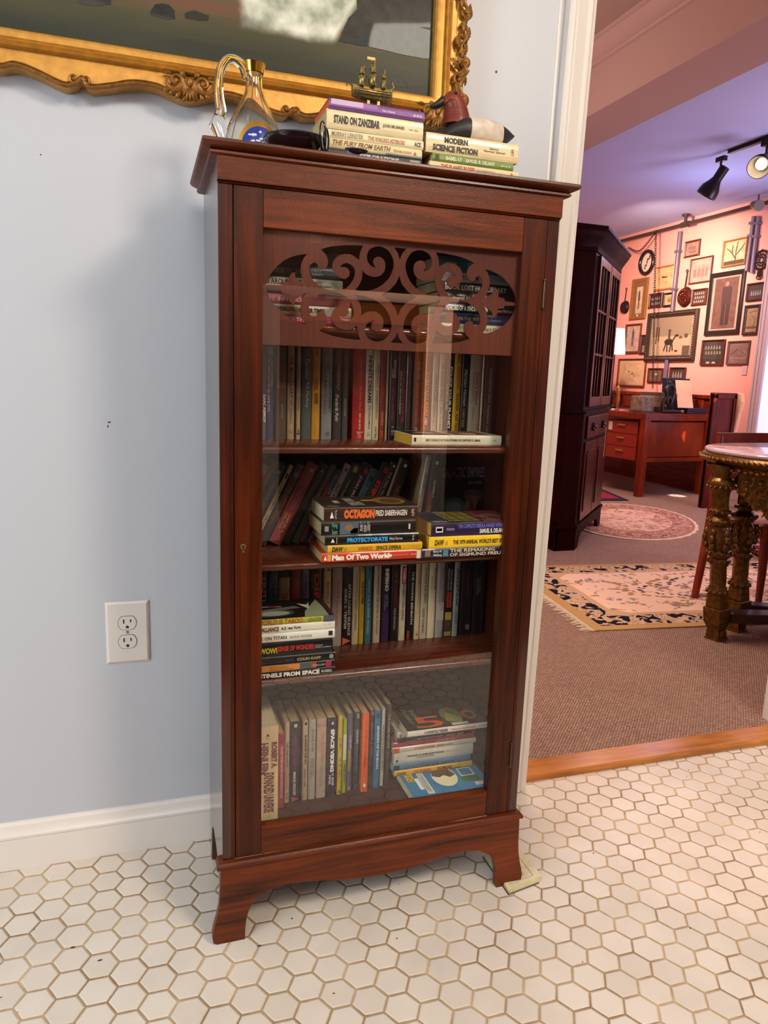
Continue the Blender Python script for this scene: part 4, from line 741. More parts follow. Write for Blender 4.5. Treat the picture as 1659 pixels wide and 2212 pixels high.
stack([
 ('yellow paperback with red and black title, second from the bottom of the tall stack', 853, 1020, '#c99c2b', .0125, [T('DAW', .03, .15, '#2a200c', .2, .75, .04, .3), T('DICKSON', .24, .46, '#a8381c', .18, .78, .03), T('DORSAI!', .54, .73, '#2a200c', .2, .78, .04)], {'py': 1648}),
 ('dull blue paperback with a purple-grey title, third from the bottom of the tall stack', 848, 1017, '#47738c', .015, [T('CORDWAINER SMITH', .15, .78, '#2f3550', .12, .62, .02), T('THE BEST OF', .35, .55, '#2f3550', .68, .9), ('#', .02, .09, .15, .8, '#23283c')], {'py': 1636}),
 ('thick grey-white paperback with heavy black title, fourth from the bottom of the tall stack', 852, 1022, '#b9b3a2', .0255, [('o', .02, .055, .2, .42, '#3a3630'), T('THE ROAD TO SCIENCE FICTION #4', .16, .62, '#1c1a17', .52, .68, .05), T('FROM HERE TO FOREVER', .28, .5, '#1c1a17', .36, .46, .02), T('JAMES GUNN, ED.', .65, .8, '#4c4840', .52, .62)], {'py': 1612}),
 ('slim cream paperback with an orange left end, in the middle of the tall stack', 850, 1028, '#b8af97', .0115, [('#', 0, .075, 0, 1, '#b5502f'), T('STARSWARM', .25, .49, '#a03c38', .25, .72, .03), T('BRIAN ALDISS', .52, .71, '#4a443a', .28, .68, .01)], {'py': 1597}),
 ('slim crimson paperback, fourth from the top of the tall stack', 851, 1025, '#8a2a3a', .0115, [T('ALSO A NOVEL', .28, .5, '#6b1c2a', .3, .65), T('LUCAS FERGUSON', .53, .76, '#c08a90', .3, .65)], {'py': 1586}),
 ('slim dark paperback with white capitals, third from the top of the tall stack', 858, 1031, '#2c2825', .0085, [T('THE GHOSTS OF THE LAW', .25, .56, '#b5ad9f', .15, .6, .02), T('CHARLES G. FINNEY', .6, .83, '#b5ad9f', .15, .6, .02), ('#', .93, .98, .2, .8, '#8c3a44')], {'py': 1576}),
 ('grey-white paperback with grey capitals, second from the top of the tall stack', 859, 1033, '#aaa597', .0135, [('o', .03, .055, .25, .65, '#6b665c'), T('TREMOR OF INTENT', .09, .4, '#3d3a35', .28, .65, .01), T('ANTHONY BURGESS', .45, .82, '#33302c', .25, .72, .02)], {'py': 1566}),
 ('paperback with an orange numeral on its dark cover, on top of the tall stack', 882, 1058, '#cfc7b5', .0135, [T('5 UNEARTHLY VISIONS', .2, .48, '#26221d', .25, .72, .03), T('Edited by Groff Conklin', .53, .82, '#b5532f', .25, .65, .02), T('R1868', .87, .97, '#6b665c', .35, .65)],
   {'py': 1550, 'dy': -.025, 'art': [('#', 0, 1, 0, 1, '#2a231b'), ('5', .1, .42, .5, .8, '#c8582a', 1) if False else ('|5', .05, .5, .52, .86, '#c8582a', 2), ('|UNEARTHLY', .5, .92, .84, .92, '#7a7468', 1) if False else ('UNEARTHLY', .3, .92, .86, .91, '#8c867a', 1), ('VISIONS', .35, .85, .77, .82, '#8c867a', 1), ('o', .1, .8, .25, .5, '#5f6a34', 1), ('o', .2, .6, .08, .25, '#8a4f2a', 2), ('o', .28, .5, .11, .21, '#3a2a1c', 3), ('#', .03, .12, .25, .45, '#c9c3b4', 2), (((.1, .3), (.3, .28), (.6, .42), (.25, .48)), 0, 0, 0, 0, '#8c8c4a', 3)]}),
], .095, .2235, GD, 1600)
GE = 'flat books behind the left half of the fretwork'
stack([
 ('magenta paperback with white capitals, lowest behind the left half of the fretwork', None, 765, '#a32c4a', .0155, [T('MISSION TO THE STARS', .04, .7, '#e2c4c4', .3, .7, .01), T('A.E. VAN VOGT', .73, .85, '#d8a8a8', .35, .55), ('#', .94, .99, .2, .8, '#d8c0b8')], {'py': 690}),
 ('white paperback with red and black capitals, second behind the left half of the fretwork', None, 759, '#d6ccb4', .0165, [T('OTHER WORLDS,', .05, .42, '#9c2a20', .25, .75, .04), T('OTHER TIMES', .46, .72, '#241c16', .25, .75, .04), T('520', .8, .93, '#4c4438', .4, .6)], {'py': 672}),
 ('crimson paperback with white capitals, third behind the left half of the fretwork', None, 756, '#a3323c', .0165, [T("BUDRYS' INFERNO", .02, .5, '#e0c8bc', .3, .7, .01), ('#', .5, .99, .05, .95, '#6b2226')], {'py': 655}),
 ('slim dark paperback, fourth behind the left half of the fretwork', None, 752, '#30281f', .011, [], {'py': 642}),
 ('cream paperback with grey capitals, fifth behind the left half of the fretwork', None, 740, '#c9bfa2', .0165, [T('THE STARS AROUND US', .0, .58, '#3a3630', .25, .8, .03), T('edited by', .66, .78, '#33302a', .55, .78, .01), T('Robert Hoskins', .66, .88, '#33302a', .2, .45, .01)], {'py': 625}),
 ('dark grey-green paperback with tan capitals, sixth behind the left half of the fretwork', None, 736, '#2b3432', .0205, [T('BEST SCIENCE FICTION', .06, .67, '#7d7350', .3, .7, .02), T('FIRST', .7, .8, '#8c9490', .55, .72), T('SERIES', .7, .82, '#8c9490', .28, .45)], {'py': 600}),
 ('black-green paperback, topmost behind the left half of the fretwork', None, 730, '#202826', .024, [], {'py': 580}),
], .06, SH[0], GE, 650)
GF = 'flat books behind the right half of the fretwork'
stack([
 ('cream paperback with thin black lettering, lowest behind the right half of the fretwork', 944, 1118, '#b8b28c', .0165, [T('SOMEONE NOW... Being a Dragon', .05, .85, '#2a2822', .3, .72)], {'py': 705}),
 ('blue paperback with yellow lettering, second behind the right half of the fretwork', 944, 1116, '#27395f', .0185, [T('PEBBLE IN THE SKY', .1, .52, '#b8b04a', .35, .65, .02), T('Isaac Asimov', .56, .8, '#a8b0bc', .35, .65)], {'py': 690}),
 ('black paperback with narrow white capitals, third behind the right half of the fretwork', 948, 1120, '#131211', .0165, [T('MEMOIRS OF A SPACEWOMAN', .08, .6, '#dcd6ca', .25, .78, .04), T('Naomi Mitchison', .7, .92, '#dcd6ca', .3, .65)], {'py': 672}),
 ('brown paperback with white lettering, fourth behind the right half of the fretwork', 946, 1110, '#3a2a24', .0185, [T('Cultural Mass Media', .1, .7, '#b3a79a', .25, .75, .02)], {'py': 650}),
 ('dark paperback with white capitals, fifth behind the right half of the fretwork', 944, 1110, '#2c211f', .0185, [T('BOOK LOST FREE LIBRARY', .1, .9, '#c0b8ac', .25, .75, .02), ('#', .0, .1, .1, .9, '#7a2420')], {'py': 630}),
 ('grey paperback with dark red capitals, sixth behind the right half of the fretwork', 942, 1106, '#8f8a7c', .0165, [T('BEYOND SPECTRUM', .05, .55, '#6c2224', .25, .75, .03), T('The', .62, .7, '#33302a', .3, .7)], {'py': 610}),
 ('teal paperback with grey capitals, topmost behind the right half of the fretwork', 946, 1100, '#17454a', .026, [T('SPACE', .4, .65, '#6c8484', .3, .65, .02), ('#', .1, .25, .3, .6, '#8c8430')], {'py': 590}),
], .05, SH[0], GF, 650)
# ---- on top of the cabinet
ZC = 1.389
GT = 'left stack of books on top of the bookcase'
stack([
 ('dark paperback with white capitals peeking past the bowls, at the bottom of the left stack', None, 911, '#1e1e22', .0125, [T('EXPLORATIONS', .38, .77, '#c8c4bc', .25, .7, .03), ('#', .25, .38, .1, .9, '#26485a'), ('#', .88, .98, .2, .75, '#8c8880')], {'py': 340}),
 ('cream paperback with slanted brown title, second from the bottom of the left stack', 712, 912, '#d2be8e', .0145, [T('THE FURY FROM EARTH', .03, .65, '#6b4a30', .3, .85, .03, .3), T('DEAN McLAUGHLIN', .68, .88, '#c9703c', .35, .65, .01), ('#', .6, 1, .0, .16, '#285a5a'), ('^', .9, .94, .3, .7, '#a8341c')], {'py': 322}),
 ('ivory paperback with grey and red capitals, middle of the left stack', 708, 915, '#d8c9a0', .0135, [T('MURRAY LEINSTER', .04, .36, '#77705e', .25, .75, .01), T('THE WAILING ASTEROID', .41, .8, '#b0532c', .25, .72, .02), T('ACE', .9, .97, '#1c1a18', .25, .75, .04)], {'py': 308, 'rz': -.01}),
 ('thick cream paperback with ornate black title, second from the top of the left stack', 705, 914, '#d2bf92', .0285, [T('STAND ON ZANZIBAR', .07, .54, '#1f1a14', .28, .72, .05), T('JOHN BRUNNER', .57, .8, '#2a241c', .38, .6, .02), T('95', .84, .95, '#6b604a', .45, .52)], {'py': 285, 'pg': 'p'}),
 ('purple paperback with orange page edges, on top of the left stack', 710, 917, '#6a3478', .0155, [('#', .02, .35, .45, .95, '#b8a0b8'), ('#', .35, .5, .5, .9, '#8c5a98'), T('Piers Anthony', .55, .68, '#d8c8dc', .35, .6, .02), T('449', .87, .97, '#d8c8dc', .35, .6), ('#', .0, 1., 0, .1, '#3a1f44')], {'py': 255, 'pg': 'o'}),
], .002, ZC, GT, 300)
GU = 'right stack of books on top of the bookcase'
zdk = stack([
 ('cream paperback with red capitals, at the bottom of the right stack', 928, 1121, '#d2b88c', .0125, [T('THE PLANET BUYER', .12, .5, '#b5401f', .22, .75, .04), T('CORDWAINER SMITH', .51, .73, '#a8906c', .35, .65), ('^', .9, .94, .3, .75, '#a8341c')], {'py': 358, 'pg': 'w'}),
 ('olive green paperback with pale capitals, middle of the right stack', 934, 1110, '#6b7f3a', .0125, [T('BABEL-17', .16, .35, '#d0cfae', .28, .75, .03), T('SAMUEL R. DELANY', .4, .76, '#d0cfae', .28, .75, .02), ('#', .03, .08, .15, .85, '#2a3418'), T('441', .83, .95, '#d0cfae', .35, .55)], {'py': 345}),
 ('thick cream paperback, topmost of the right stack, under the duck', 920, 1120, '#d3bb8c', .0305, [T('MODERN', .19, .44, '#241c14', .54, .86, .055), T('SCIENCE FICTION', .07, .55, '#241c14', .12, .45, .055), T('Edited by', .68, .78, '#241c14', .5, .64, .01), T('Norman Spinrad', .62, .85, '#241c14', .34, .5, .01), ('95', .92, .95, .35, .7, '#241c14')], {'py': 320, 'pg': 'w'}),
], .0, ZC, GU, 340)

# ============================================================ PAINTING IN ITS GILT FRAME
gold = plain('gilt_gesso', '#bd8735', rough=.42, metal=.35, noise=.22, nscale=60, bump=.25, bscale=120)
gold_dk = plain('gilt_dark', '#8a5a22', rough=.42, metal=.45, noise=.4, nscale=120, bump=.3, bscale=160)  # darker gilt for the beads, scrolls and carving
PX0, PX1, PZ0, PZ1 = -1.15, .4575, 1.6075, 2.52
PT = thing('landscape_painting', 'large landscape oil painting in an ornate gilt frame, hung above the bookcase', 'painting', (-.35, .31, 1.53))
def spiral(mb, c, y, r, turns, a0, dr, rad, n=26, mi=0, yb=0):
    pts = []; rs = []
    for i in range(n):
        t = i/(n-1); a = a0+dr*turns*2*math.pi*t; rr = r*(1-t)**.8+.0006
        pts.append((c[0]+rr*math.cos(a), y-yb*t, c[1]+rr*math.sin(a))); rs.append(rad*(1-.35*t) if t > .12 else rad*(.35+t*5.4))
    mb.tube(pts, rs, n=8, mi=mi); mb.ell((c[0], y-yb, c[1]), (rad*1.25, rad*1.1, rad*1.25), 10, 6, mi)
def leaf(mb, p, ang, ln, w, y, th=.004, lobes=5, mi=0, curl=0):
    """a carved leaf lying in the wall plane"""
    dx, dz = math.cos(ang), math.sin(ang); secs = []
    for i in range(lobes*3+1):
        t = i/(lobes*3); ww = w*math.sin(math.pi*min(1, t*.92+.06))*(1+.22*math.cos(t*lobes*2*math.pi)); cc = curl*t*t
        cx = p[0]+dx*ln*t-dz*cc; cz = p[1]+dz*ln*t+dx*cc; s = []
        for j in range(8):
            q = 2*math.pi*j/8; s.append(Vector((cx-dz*ww*math.cos(q), y-th*(1.0-.5*t)*math.sin(q)*(1.3 if j == 2 else 1)-th*1.2*math.sin(math.pi*t), cz+dx*ww*math.cos(q))))
        secs.append(s)
    mb.loft(secs, mi=mi)
# painted canvas
def canvas_mat():
    m, nt, b = newmat('oil_landscape'); L = nt.links
    tc = nd(nt, 'ShaderNodeTexCoord'); sp = nd(nt, 'ShaderNodeSeparateXYZ'); L.new(tc.outputs['Object'], sp.inputs[0])
    mp = nd(nt, 'ShaderNodeMapping'); mp.inputs['Scale'].default_value = (3.2, 1, 22); L.new(tc.outputs['Object'], mp.inputs[0])
    n = nd(nt, 'ShaderNodeTexNoise'); n.inputs['Scale'].default_value = 1.4; n.inputs['Detail'].default_value = 9; n.inputs['Distortion'].default_value = .6; L.new(mp.outputs[0], n.inputs['Vector'])
    ad = nd(nt, 'ShaderNodeMath', operation='MULTIPLY_ADD'); L.new(n.outputs['Fac'], ad.inputs[0]); ad.inputs[1].default_value = .07; L.new(sp.outputs[2], ad.inputs[2])
    mr = nd(nt, 'ShaderNodeMapRange'); L.new(ad.outputs[0], mr.inputs[0]); mr.inputs[1].default_value = .09; mr.inputs[2].default_value = .36
    r = nd(nt, 'ShaderNodeValToRGB'); L.new(mr.outputs[0], r.inputs[0]); cr = r.color_ramp
    cols = [(0, '#2b2c22'), (.16, '#33352a'), (.30, '#45432f'), (.40, '#5c4a34'), (.46, '#6a4636'), (.52, '#4f5138'), (.62, '#6a6c4e'), (.75, '#7f8468'), (1, '#93998a')]
    cr.elements[0].color = hexc(cols[0][1]); cr.elements[1].color = hexc(cols[-1][1])
    for p_, c in cols[1:-1]: e = cr.elements.new(p_); e.color = hexc(c)
    # pale noise-edged patch between x1 and a slanting cliff edge
    def mth(op, *q):
        n_ = nd(nt, 'ShaderNodeMath', operation=op)
        for i, v in enumerate(q):
            if isinstance(v, (int, float)): n_.inputs[i].default_value = v
            else: L.new(v, n_.inputs[i])
        return n_.outputs[0]
    def ss(v, a_, b__):
        m_ = nd(nt, 'ShaderNodeMapRange', interpolation_type='SMOOTHSTEP'); L.new(v, m_.inputs[0]); m_.inputs[1].default_value = a_; m_.inputs[2].default_value = b__; return m_.outputs[0]
    nz = nd(nt, 'ShaderNodeTexNoise'); nz.inputs['Scale'].default_value = 22; nz.inputs['Detail'].default_value = 6; L.new(tc.outputs['Object'], nz.inputs[0])
    wob = mth('MULTIPLY', mth('SUBTRACT', nz.outputs['Fac'], .5), .05)
    pl_, pb_, pr_, pr2 = at(514, 40, 1, .3075), at(640, 84, 1, .3075), at(728, 88, 1, .3075), at(800, -40, 1, .3075)
    X_ = mth('ADD', sp.outputs[0], mth('MULTIPLY', wob, .5)); Z_ = mth('ADD', sp.outputs[2], mth('MULTIPLY', wob, .35))
    k_ = (pr2.x-pr_.x)/(pr2.z-pr_.z)
    edge_ = mth('SUBTRACT', mth('MULTIPLY_ADD', Z_, k_, pr_.x+.35-k_*(pr_.z-1.53)), X_)
    mask = mth('MULTIPLY', mth('MULTIPLY', ss(X_, pl_.x+.35-.004, pl_.x+.35+.022), ss(Z_, pb_.z-1.53-.004, pb_.z-1.53+.02)), ss(edge_, -.004, .012))
    r2 = nd(nt, 'ShaderNodeValToRGB'); L.new(nz.outputs['Fac'], r2.inputs[0]); r2.color_ramp.elements[0].position = .35; r2.color_ramp.elements[1].position = .65
    r2.color_ramp.elements[0].color = hexc('#8f9481'); r2.color_ramp.elements[1].color = hexc('#d9d8c6')
    mxx = nd(nt, 'ShaderNodeMix', data_type='RGBA'); L.new(mask, mxx.inputs[0]); L.new(r.outputs[0], mxx.inputs[6]); L.new(r2.outputs[0], mxx.inputs[7])
    L.new(mxx.outputs[2], b.inputs['Base Color']); b.inputs['Roughness'].default_value = .6; b.inputs['Coat Weight'].default_value = .05; b.inputs['Coat Roughness'].default_value = .3; b.inputs['Specular IOR Level'].default_value = .12
    n2 = nd(nt, 'ShaderNodeTexNoise'); n2.inputs['Scale'].default_value = 160; n2.inputs['Detail'].default_value = 3; L.new(tc.outputs['Object'], n2.inputs['Vector'])
    bp = nd(nt, 'ShaderNodeBump'); bp.inputs['Strength'].default_value = .25; bp.inputs['Distance'].default_value = .001; L.new(n2.outputs['Fac'], bp.inputs['Height']); L.new(bp.outputs[0], b.inputs['Normal'])
    return m
yc = .3075
cv = part(MB().box((PX0, yc, PZ0), (PX1, yc+.006, PZ1)), 'canvas', canvas_mat(), PT)
def daub(pts, col, name, e, nz=.3):
    q = []
    for u, v in pts: p = at(u, v, 1, yc); q.append((p.x, p.z, 0))
    s = smooth_poly(q, 4, 70); rnd = random.Random(len(name)+len(pts))
    s = [(p[0]+rnd.uniform(-1, 1)*.0012, p[1]+rnd.uniform(-1, 1)*.0012) for p in s]
    n = len(s); m = MB(); m.add([(a, yc-e, b_) for a, b_ in s], [tuple(range(n))])
    part(m, name, plain('paint_'+col.lstrip('#'), col, rough=.6, spec=.25, noise=nz, nscale=45, coat=.08, bump=.2, bscale=160), cv)
daub([(728, 92), (740, 70), (752, 40), (770, 20), (775, -10), (830, -60), (945, -60), (943, 60), (880, 62), (800, 75)], '#343129', 'painted_cliff', .0008, .35)
daub([(800, 70), (860, 50), (940, 70), (940, 130), (880, 120), (790, 100), (740, 92)], '#2c3733', 'painted_river', .0010, .3)
daub([(325, 22), (340, 10), (362, 10), (376, 24), (378, 42), (355, 40), (326, 34)], '#22211b', 'painted_boulder', .0008, .3)
daub([(398, 33), (408, 24), (430, 26), (450, 34), (450, 45), (425, 44), (404, 40)], '#2a281f', 'painted_boulder', .0008, .3)
daub([(165, -10), (200, -25), (240, -10), (238, 10), (180, 12)], '#23241b', 'painted_bush', .0008, .3)
m = MB(); vs, fs = text_mesh('Williams', 0, .3); a = at(836, 168, 1, yc-.001); b_ = at(912, 182, 1, yc-.001)
m.add([(a.x+(b_.x-a.x)*x, yc-.001, a.z-.012+(.012)*y) for x, y in vs], fs); part(m, 'signature', plain('signature_brown', '#2b1d14', rough=.5), cv)
# frame: mitred moulding
fp = [(0, .3135), (0, .2935), (.003, .2885), (.008, .2860), (.016, .2850), (.0205, .2885), (.0215, .2815), (.0235, .2790), (.0250, .2812), (.0265, .2785), (.0282, .2808), (.0300, .2785), (.0320, .2812), (.0335, .2895), (.046, .2905), (.046, .3285), (0, .3285)]
secs = []
for sx, sz in ((0, 0), (1, 0), (1, 1), (0, 1), (0, 0)):
    secs.append([Vector(((PX1+o) if sx else (PX0-o), y, (PZ1+o) if sz else (PZ0-o))) for o, y in fp])
part(MB().loft(secs, cap=False), 'frame_moulding', gold, PT, smooth=28)
# shaped skirt along the bottom
edge = [(-140, 150), (-60, 138), (0, 145.6), (25, 141), (50, 146), (84, 160), (118, 177), (143, 186), (164, 181), (178, 172), (194, 190), (236, 188), (287, 181), (337, 188), (372, 204), (410, 216), (450, 209), (485, 205), (527, 215), (570, 236), (599, 247), (620, 249), (634, 240), (658, 253), (692, 251), (740, 242), (800, 250), (860, 262), (900, 268), (955, 272)]
eq = [at(u, v, 1, .287) for u, v in edge]
eq = [Vector((PX0-.02, 0, 1.535)), Vector((-.75, 0, 1.528)), Vector((-.60, 0, 1.545))]+[Vector((p.x, 0, p.z)) for p in eq]
es = [Vector((p.x, .2875, p.z)) for p in catmull(eq, 5)]
m = MB(); n = len(es)
for i in range(n-1):
    a, b_ = es[i], es[i+1]; zt = PZ0-.044
    m.hexa([(a.x, .289, a.z), (b_.x, .289, b_.z), (b_.x, .3275, b_.z), (a.x, .3275, a.z), (a.x, .2895, zt), (b_.x, .2895, zt), (b_.x, .3275, zt), (a.x, .3275, zt)])
part(m, 'frame_skirt', gold, PT)
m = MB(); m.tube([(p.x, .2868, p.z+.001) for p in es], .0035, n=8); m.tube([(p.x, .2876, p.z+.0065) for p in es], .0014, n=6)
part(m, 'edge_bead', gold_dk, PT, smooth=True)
# side skirt on the right with carved foliage
part(MB().box((PX1+.044, .2895, PZ0-.05), (PX1+.066, .3275, PZ1+.03)), 'frame_skirt', gold, PT, bevel=.003)
# paired scrolls and carved clusters
for u, v in ((172, 172), (629, 238)):
    p = at(u, v, 1, .284); m = MB()
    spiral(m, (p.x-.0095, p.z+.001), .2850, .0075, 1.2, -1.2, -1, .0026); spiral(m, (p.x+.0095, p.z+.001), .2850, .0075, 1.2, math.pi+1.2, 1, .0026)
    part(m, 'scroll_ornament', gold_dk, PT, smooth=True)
def cluster(cx, cz, s, name='carved_ornament', rot=0):
    m = MB(); y = .283
    for sg in (-1, 1):
        spiral(m, (cx+sg*.024*s, cz+.004*s), y, .017*s, 1.5, math.pi/2-sg*1.3, -sg, .0042*s, yb=.004)
        spiral(m, (cx+sg*.026*s, cz-.012*s), y, .010*s, 1.1, -math.pi/2+sg*.6, sg, .0032*s)
        for k in range(4): leaf(m, (cx+sg*(.006+.009*k)*s, cz-.012*s), -math.pi/2+sg*(.35+.35*k), .019*s, .0045*s, y-.001, .003)
        leaf(m, (cx+sg*.008*s, cz+.012*s), math.pi/2-sg*.7, .016*s, .005*s, y-.001, .003)
        leaf(m, (cx+sg*.03*s, cz+.016*s), math.pi/2-sg*1.6, .018*s, .004*s, y-.001, .003)
    for k in range(-2, 3): leaf(m, (cx, cz-.004*s), -math.pi/2+k*.32, .026*s, .0042*s, y-.004, .0035, lobes=2)
    m.ell((cx, y-.006, cz+.004*s), (.006*s, .005*s, .008*s), 12, 8)
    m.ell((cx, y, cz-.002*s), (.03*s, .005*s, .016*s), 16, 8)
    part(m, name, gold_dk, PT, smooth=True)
p = at(410, 186, 1, .284); cluster(p.x, p.z, 1.0)
p = at(944, 248, 1, .284); cluster(p.x, p.z, .95, 'corner_ornament')
for z, s in ((1.70, 1), (1.79, 1.0), (1.90, 1), (2.02, 1), (2.14, 1), (2.26, 1), (2.38, 1), (1.63, 1.2)):
    m = MB(); x = PX1+.058; y = .283; rnd = random.Random(int(z*100))
    spiral(m, (x-.006, z+.012), y, .013*s, 1.3, -.5, 1, .0042, yb=.004); spiral(m, (x+.006, z-.022), y, .012*s, 1.3, 2.6, 1, .0040, yb=.003)
    for k in range(5): leaf(m, (x+rnd.uniform(-.008, .006), z-.035+.016*k), rnd.uniform(.9, 2.3), .03, .0055, y-.001, .0035, curl=rnd.uniform(-.008, .008))
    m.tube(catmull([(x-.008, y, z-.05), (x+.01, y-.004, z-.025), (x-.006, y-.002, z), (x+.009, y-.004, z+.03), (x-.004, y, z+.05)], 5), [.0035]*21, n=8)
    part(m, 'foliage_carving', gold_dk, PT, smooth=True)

# ============================================================ THINGS ON TOP OF THE BOOKCASE
# cut-glass ewer with gilt lines and an enamelled medallion
ye = .12
c0 = at(548, 296, 1, ye); EX, EZ = c0.x, ZC
EW = thing('glass_ewer', 'clear glass ewer with gilt rim and blue enamelled medallion at left end of bookcase top', 'ewer', (EX, ye, EZ))
pw = lambda u, v: at(u, v, 1, ye)
zr = pw(555, 140).z-EZ; zn = pw(560, 200).z-EZ; zs_ = pw(555, 240).z-EZ
R0 = (pw(612, 285).x-pw(478, 290).x)/2; Rn = (pw(578, 190).x-pw(543, 190).x)/2; Rt = (pw(579, 150).x-pw(530, 150).x)/2
prof = [(R0*.86, 0), (R0*.99, .008), (R0*1.0, .018), (R0*.86, zs_*.62), (R0*.62, zs_*.92), (Rn*1.5, (zs_+zn)/2), (Rn*1.08, zn), (Rn*.96, (zn+zr)/2), (Rn*1.0, zr*.86), (Rt*.92, zr*.965), (Rt, zr)]
pp = [Vector((r, z, 0)) for r, z in prof]; ps = [(p.x, p.y) for p in catmull(pp, 4)]
inner = [(max(r-.003, .002), z) for r, z in reversed(ps) if z > .008]; inner.append((.001, .007))
glass = plain('ewer_glass', '#f4f2ec', rough=.02, trans=1.0, ior=1.45, spec=.6)
gilt = plain('bright_gilt', '#d9a540', rough=.18, metal=1)
part(MB().lathe(ps+inner, (EX, ye, EZ), 48, cap=True), 'glass_body', glass, EW, smooth=50)
part(MB().lathe([(r+.0006, z) for r, z in ps if z > zr*.88]+[(r-.004, z) for r, z in reversed(ps) if z > zr*.88], (EX, ye, EZ), 40, cap=False), 'gilt_rim', gilt, EW, smooth=50)
hp = [pw(*q) for q in ((535, 172), (532, 158), (522, 140), (505, 128), (490, 130), (477, 150), (472, 185), (474, 215), (478, 240), (474, 252))]
hp = catmull(hp, 4)
part(MB().tube(hp, [.0075-.0018*math.sin(math.pi*i/(len(hp)-1)) for i in range(len(hp))], n=12, sx=1.3).tube([hp[-1], (hp[-1]+Vector((-.004, 0, -.012))), Vector((EX-R0*.9, ye, EZ+.022))], [.009, .013, .009], n=12), 'glass_handle', glass, EW, smooth=True)
m = MB()
for sg in (-1, 1):
    m.tube([p+Vector((0, -.0078, 0))+Vector((sg*.0035, 0, 0)) for p in hp], .0007, n=6)
part(m, 'gilt_line', gilt, EW, smooth=True)
def rad_at(z):
    for i in range(len(ps)-1):
        if ps[i][1] <= z <= ps[i+1][1] and ps[i+1][1] > ps[i][1]: t = (z-ps[i][1])/(ps[i+1][1]-ps[i][1]); return ps[i][0]+(ps[i+1][0]-ps[i][0])*t
    return ps[0][0]
def onb(phi, z, e): r = rad_at(max(z, .001))+e; return Vector((EX+r*math.cos(phi), ye+r*math.sin(phi), EZ+z))
ph0 = -math.pi/2+.08
def patch(rx, rz, zc_, e, mi, m, sq=1.0):
    n = 28; rings = 5; vs = [onb(ph0, zc_, e)]; fs = []
    for k in range(1, rings+1):
        for j in range(n):
            q = 2*math.pi*j/n; vs.append(onb(ph0+rx*k/rings*math.cos(q), zc_+rz*k/rings*math.sin(q), e))
    for j in range(n): fs.append((0, 1+j, 1+(j+1) % n))
    for k in range(rings-1):
        for j in range(n): fs.append((1+k*n+j, 1+(k+1)*n+j, 1+(k+1)*n+(j+1) % n, 1+k*n+(j+1) % n))
    m.add(vs, fs, mi)
blue = plain('cobalt_enamel', '#1f2f80', rough=.2); pale = plain('enamel_pale', '#c9cbd6', rough=.3)
m = MB(); patch(.72, .034, .026, .0006, 0, m); part(m, 'gilt_medallion', gilt, EW, smooth=True)
m = MB(); patch(.60, .027, .024, .0010, 0, m); part(m, 'blue_enamel', blue, EW, smooth=True)
m = MB(); rnd = random.Random(4)
for k in range(34):
    q = rnd.uniform(0, 6.28); rr = rnd.uniform(0, .85)**.6; p = onb(ph0-.1+.5*rr*math.cos(q), .022+.023*rr*math.sin(q), .0014); m.ell(p, (.0022, .0008, .0022)if k % 2 else (.0034, .0008, .0016), 8, 5)
part(m, 'enamel_flowers', pale, EW, smooth=True)
m = MB()
for dph in (-.95, -.35, .35, .95):
    pts = [onb(ph0+dph*(1.0 if z < .5*zs_ else 1.0), z, .0006) for z in [zr*.86*(.42+.58*i/14) for i in range(15)]]
    m.tube(pts, .0007, n=6)
part(m, 'gilt_line', gilt, EW, smooth=True)
m = MB()
for dph in (-.88, .88):
    m.tube([onb(ph0+dph*(1.2-.2*i/14), zr*.5*i/14+.002, .0006) for i in range(15)], .0006, n=6)
part(m, 'dark_outline', plain('outline_black', '#1c1714', rough=.3), EW, smooth=True)

lacq = plain('dark_lacquer', '#1d1010', rough=.16, coat=.6, noise=.2)
def bowl(cx, cy, r, h, label, name, rf=.45):
    t = thing(name, label, 'bowl', (cx, cy, ZC))
    pr = [(r*rf, 0), (r*rf*1.02, .003), (r*.72, h*.35), (r*.93, h*.72), (r, h), (r*.985, h+.001), (r*.90, h*.74), (r*.68, h*.38), (r*.3, .006), (.001, .005)]
    q = [(p.x, p.y) for p in catmull([Vector((a, b, 0)) for a, b in pr], 3)]
    part(MB().lathe(q, (cx, cy, ZC), 40), 'bowl_body', lacq, t, smooth=50)
    part(MB().tube([(cx+r*math.cos(2*math.pi*i/40), cy+r*math.sin(2*math.pi*i/40), ZC+h) for i in range(41)], .0012, n=6, cap=False), 'rim', plain('lacquer_rim', '#3b3836', rough=.2, metal=.3), t, smooth=True)
    return t
xa, xb_ = at(567, 300, 1, .05).x, at(708, 312, 1, .05).x
bowl((xa+xb_)/2, .050, (xb_-xa)/2*.96, at(630, 281, 1, .0).z-ZC, 'dark brown glossy bowl on bookcase top in front of the glass ewer', 'lacquer_bowl')
xa, xb_ = at(707, 322, 1, .03).x, at(808, 330, 1, .03).x
bowl((xa+xb_)/2+.002, .024, (xb_-xa)/2*.5+.008, .0145, 'small shallow dark dish on bookcase top in front of the left book stack', 'lacquer_dish', .6)
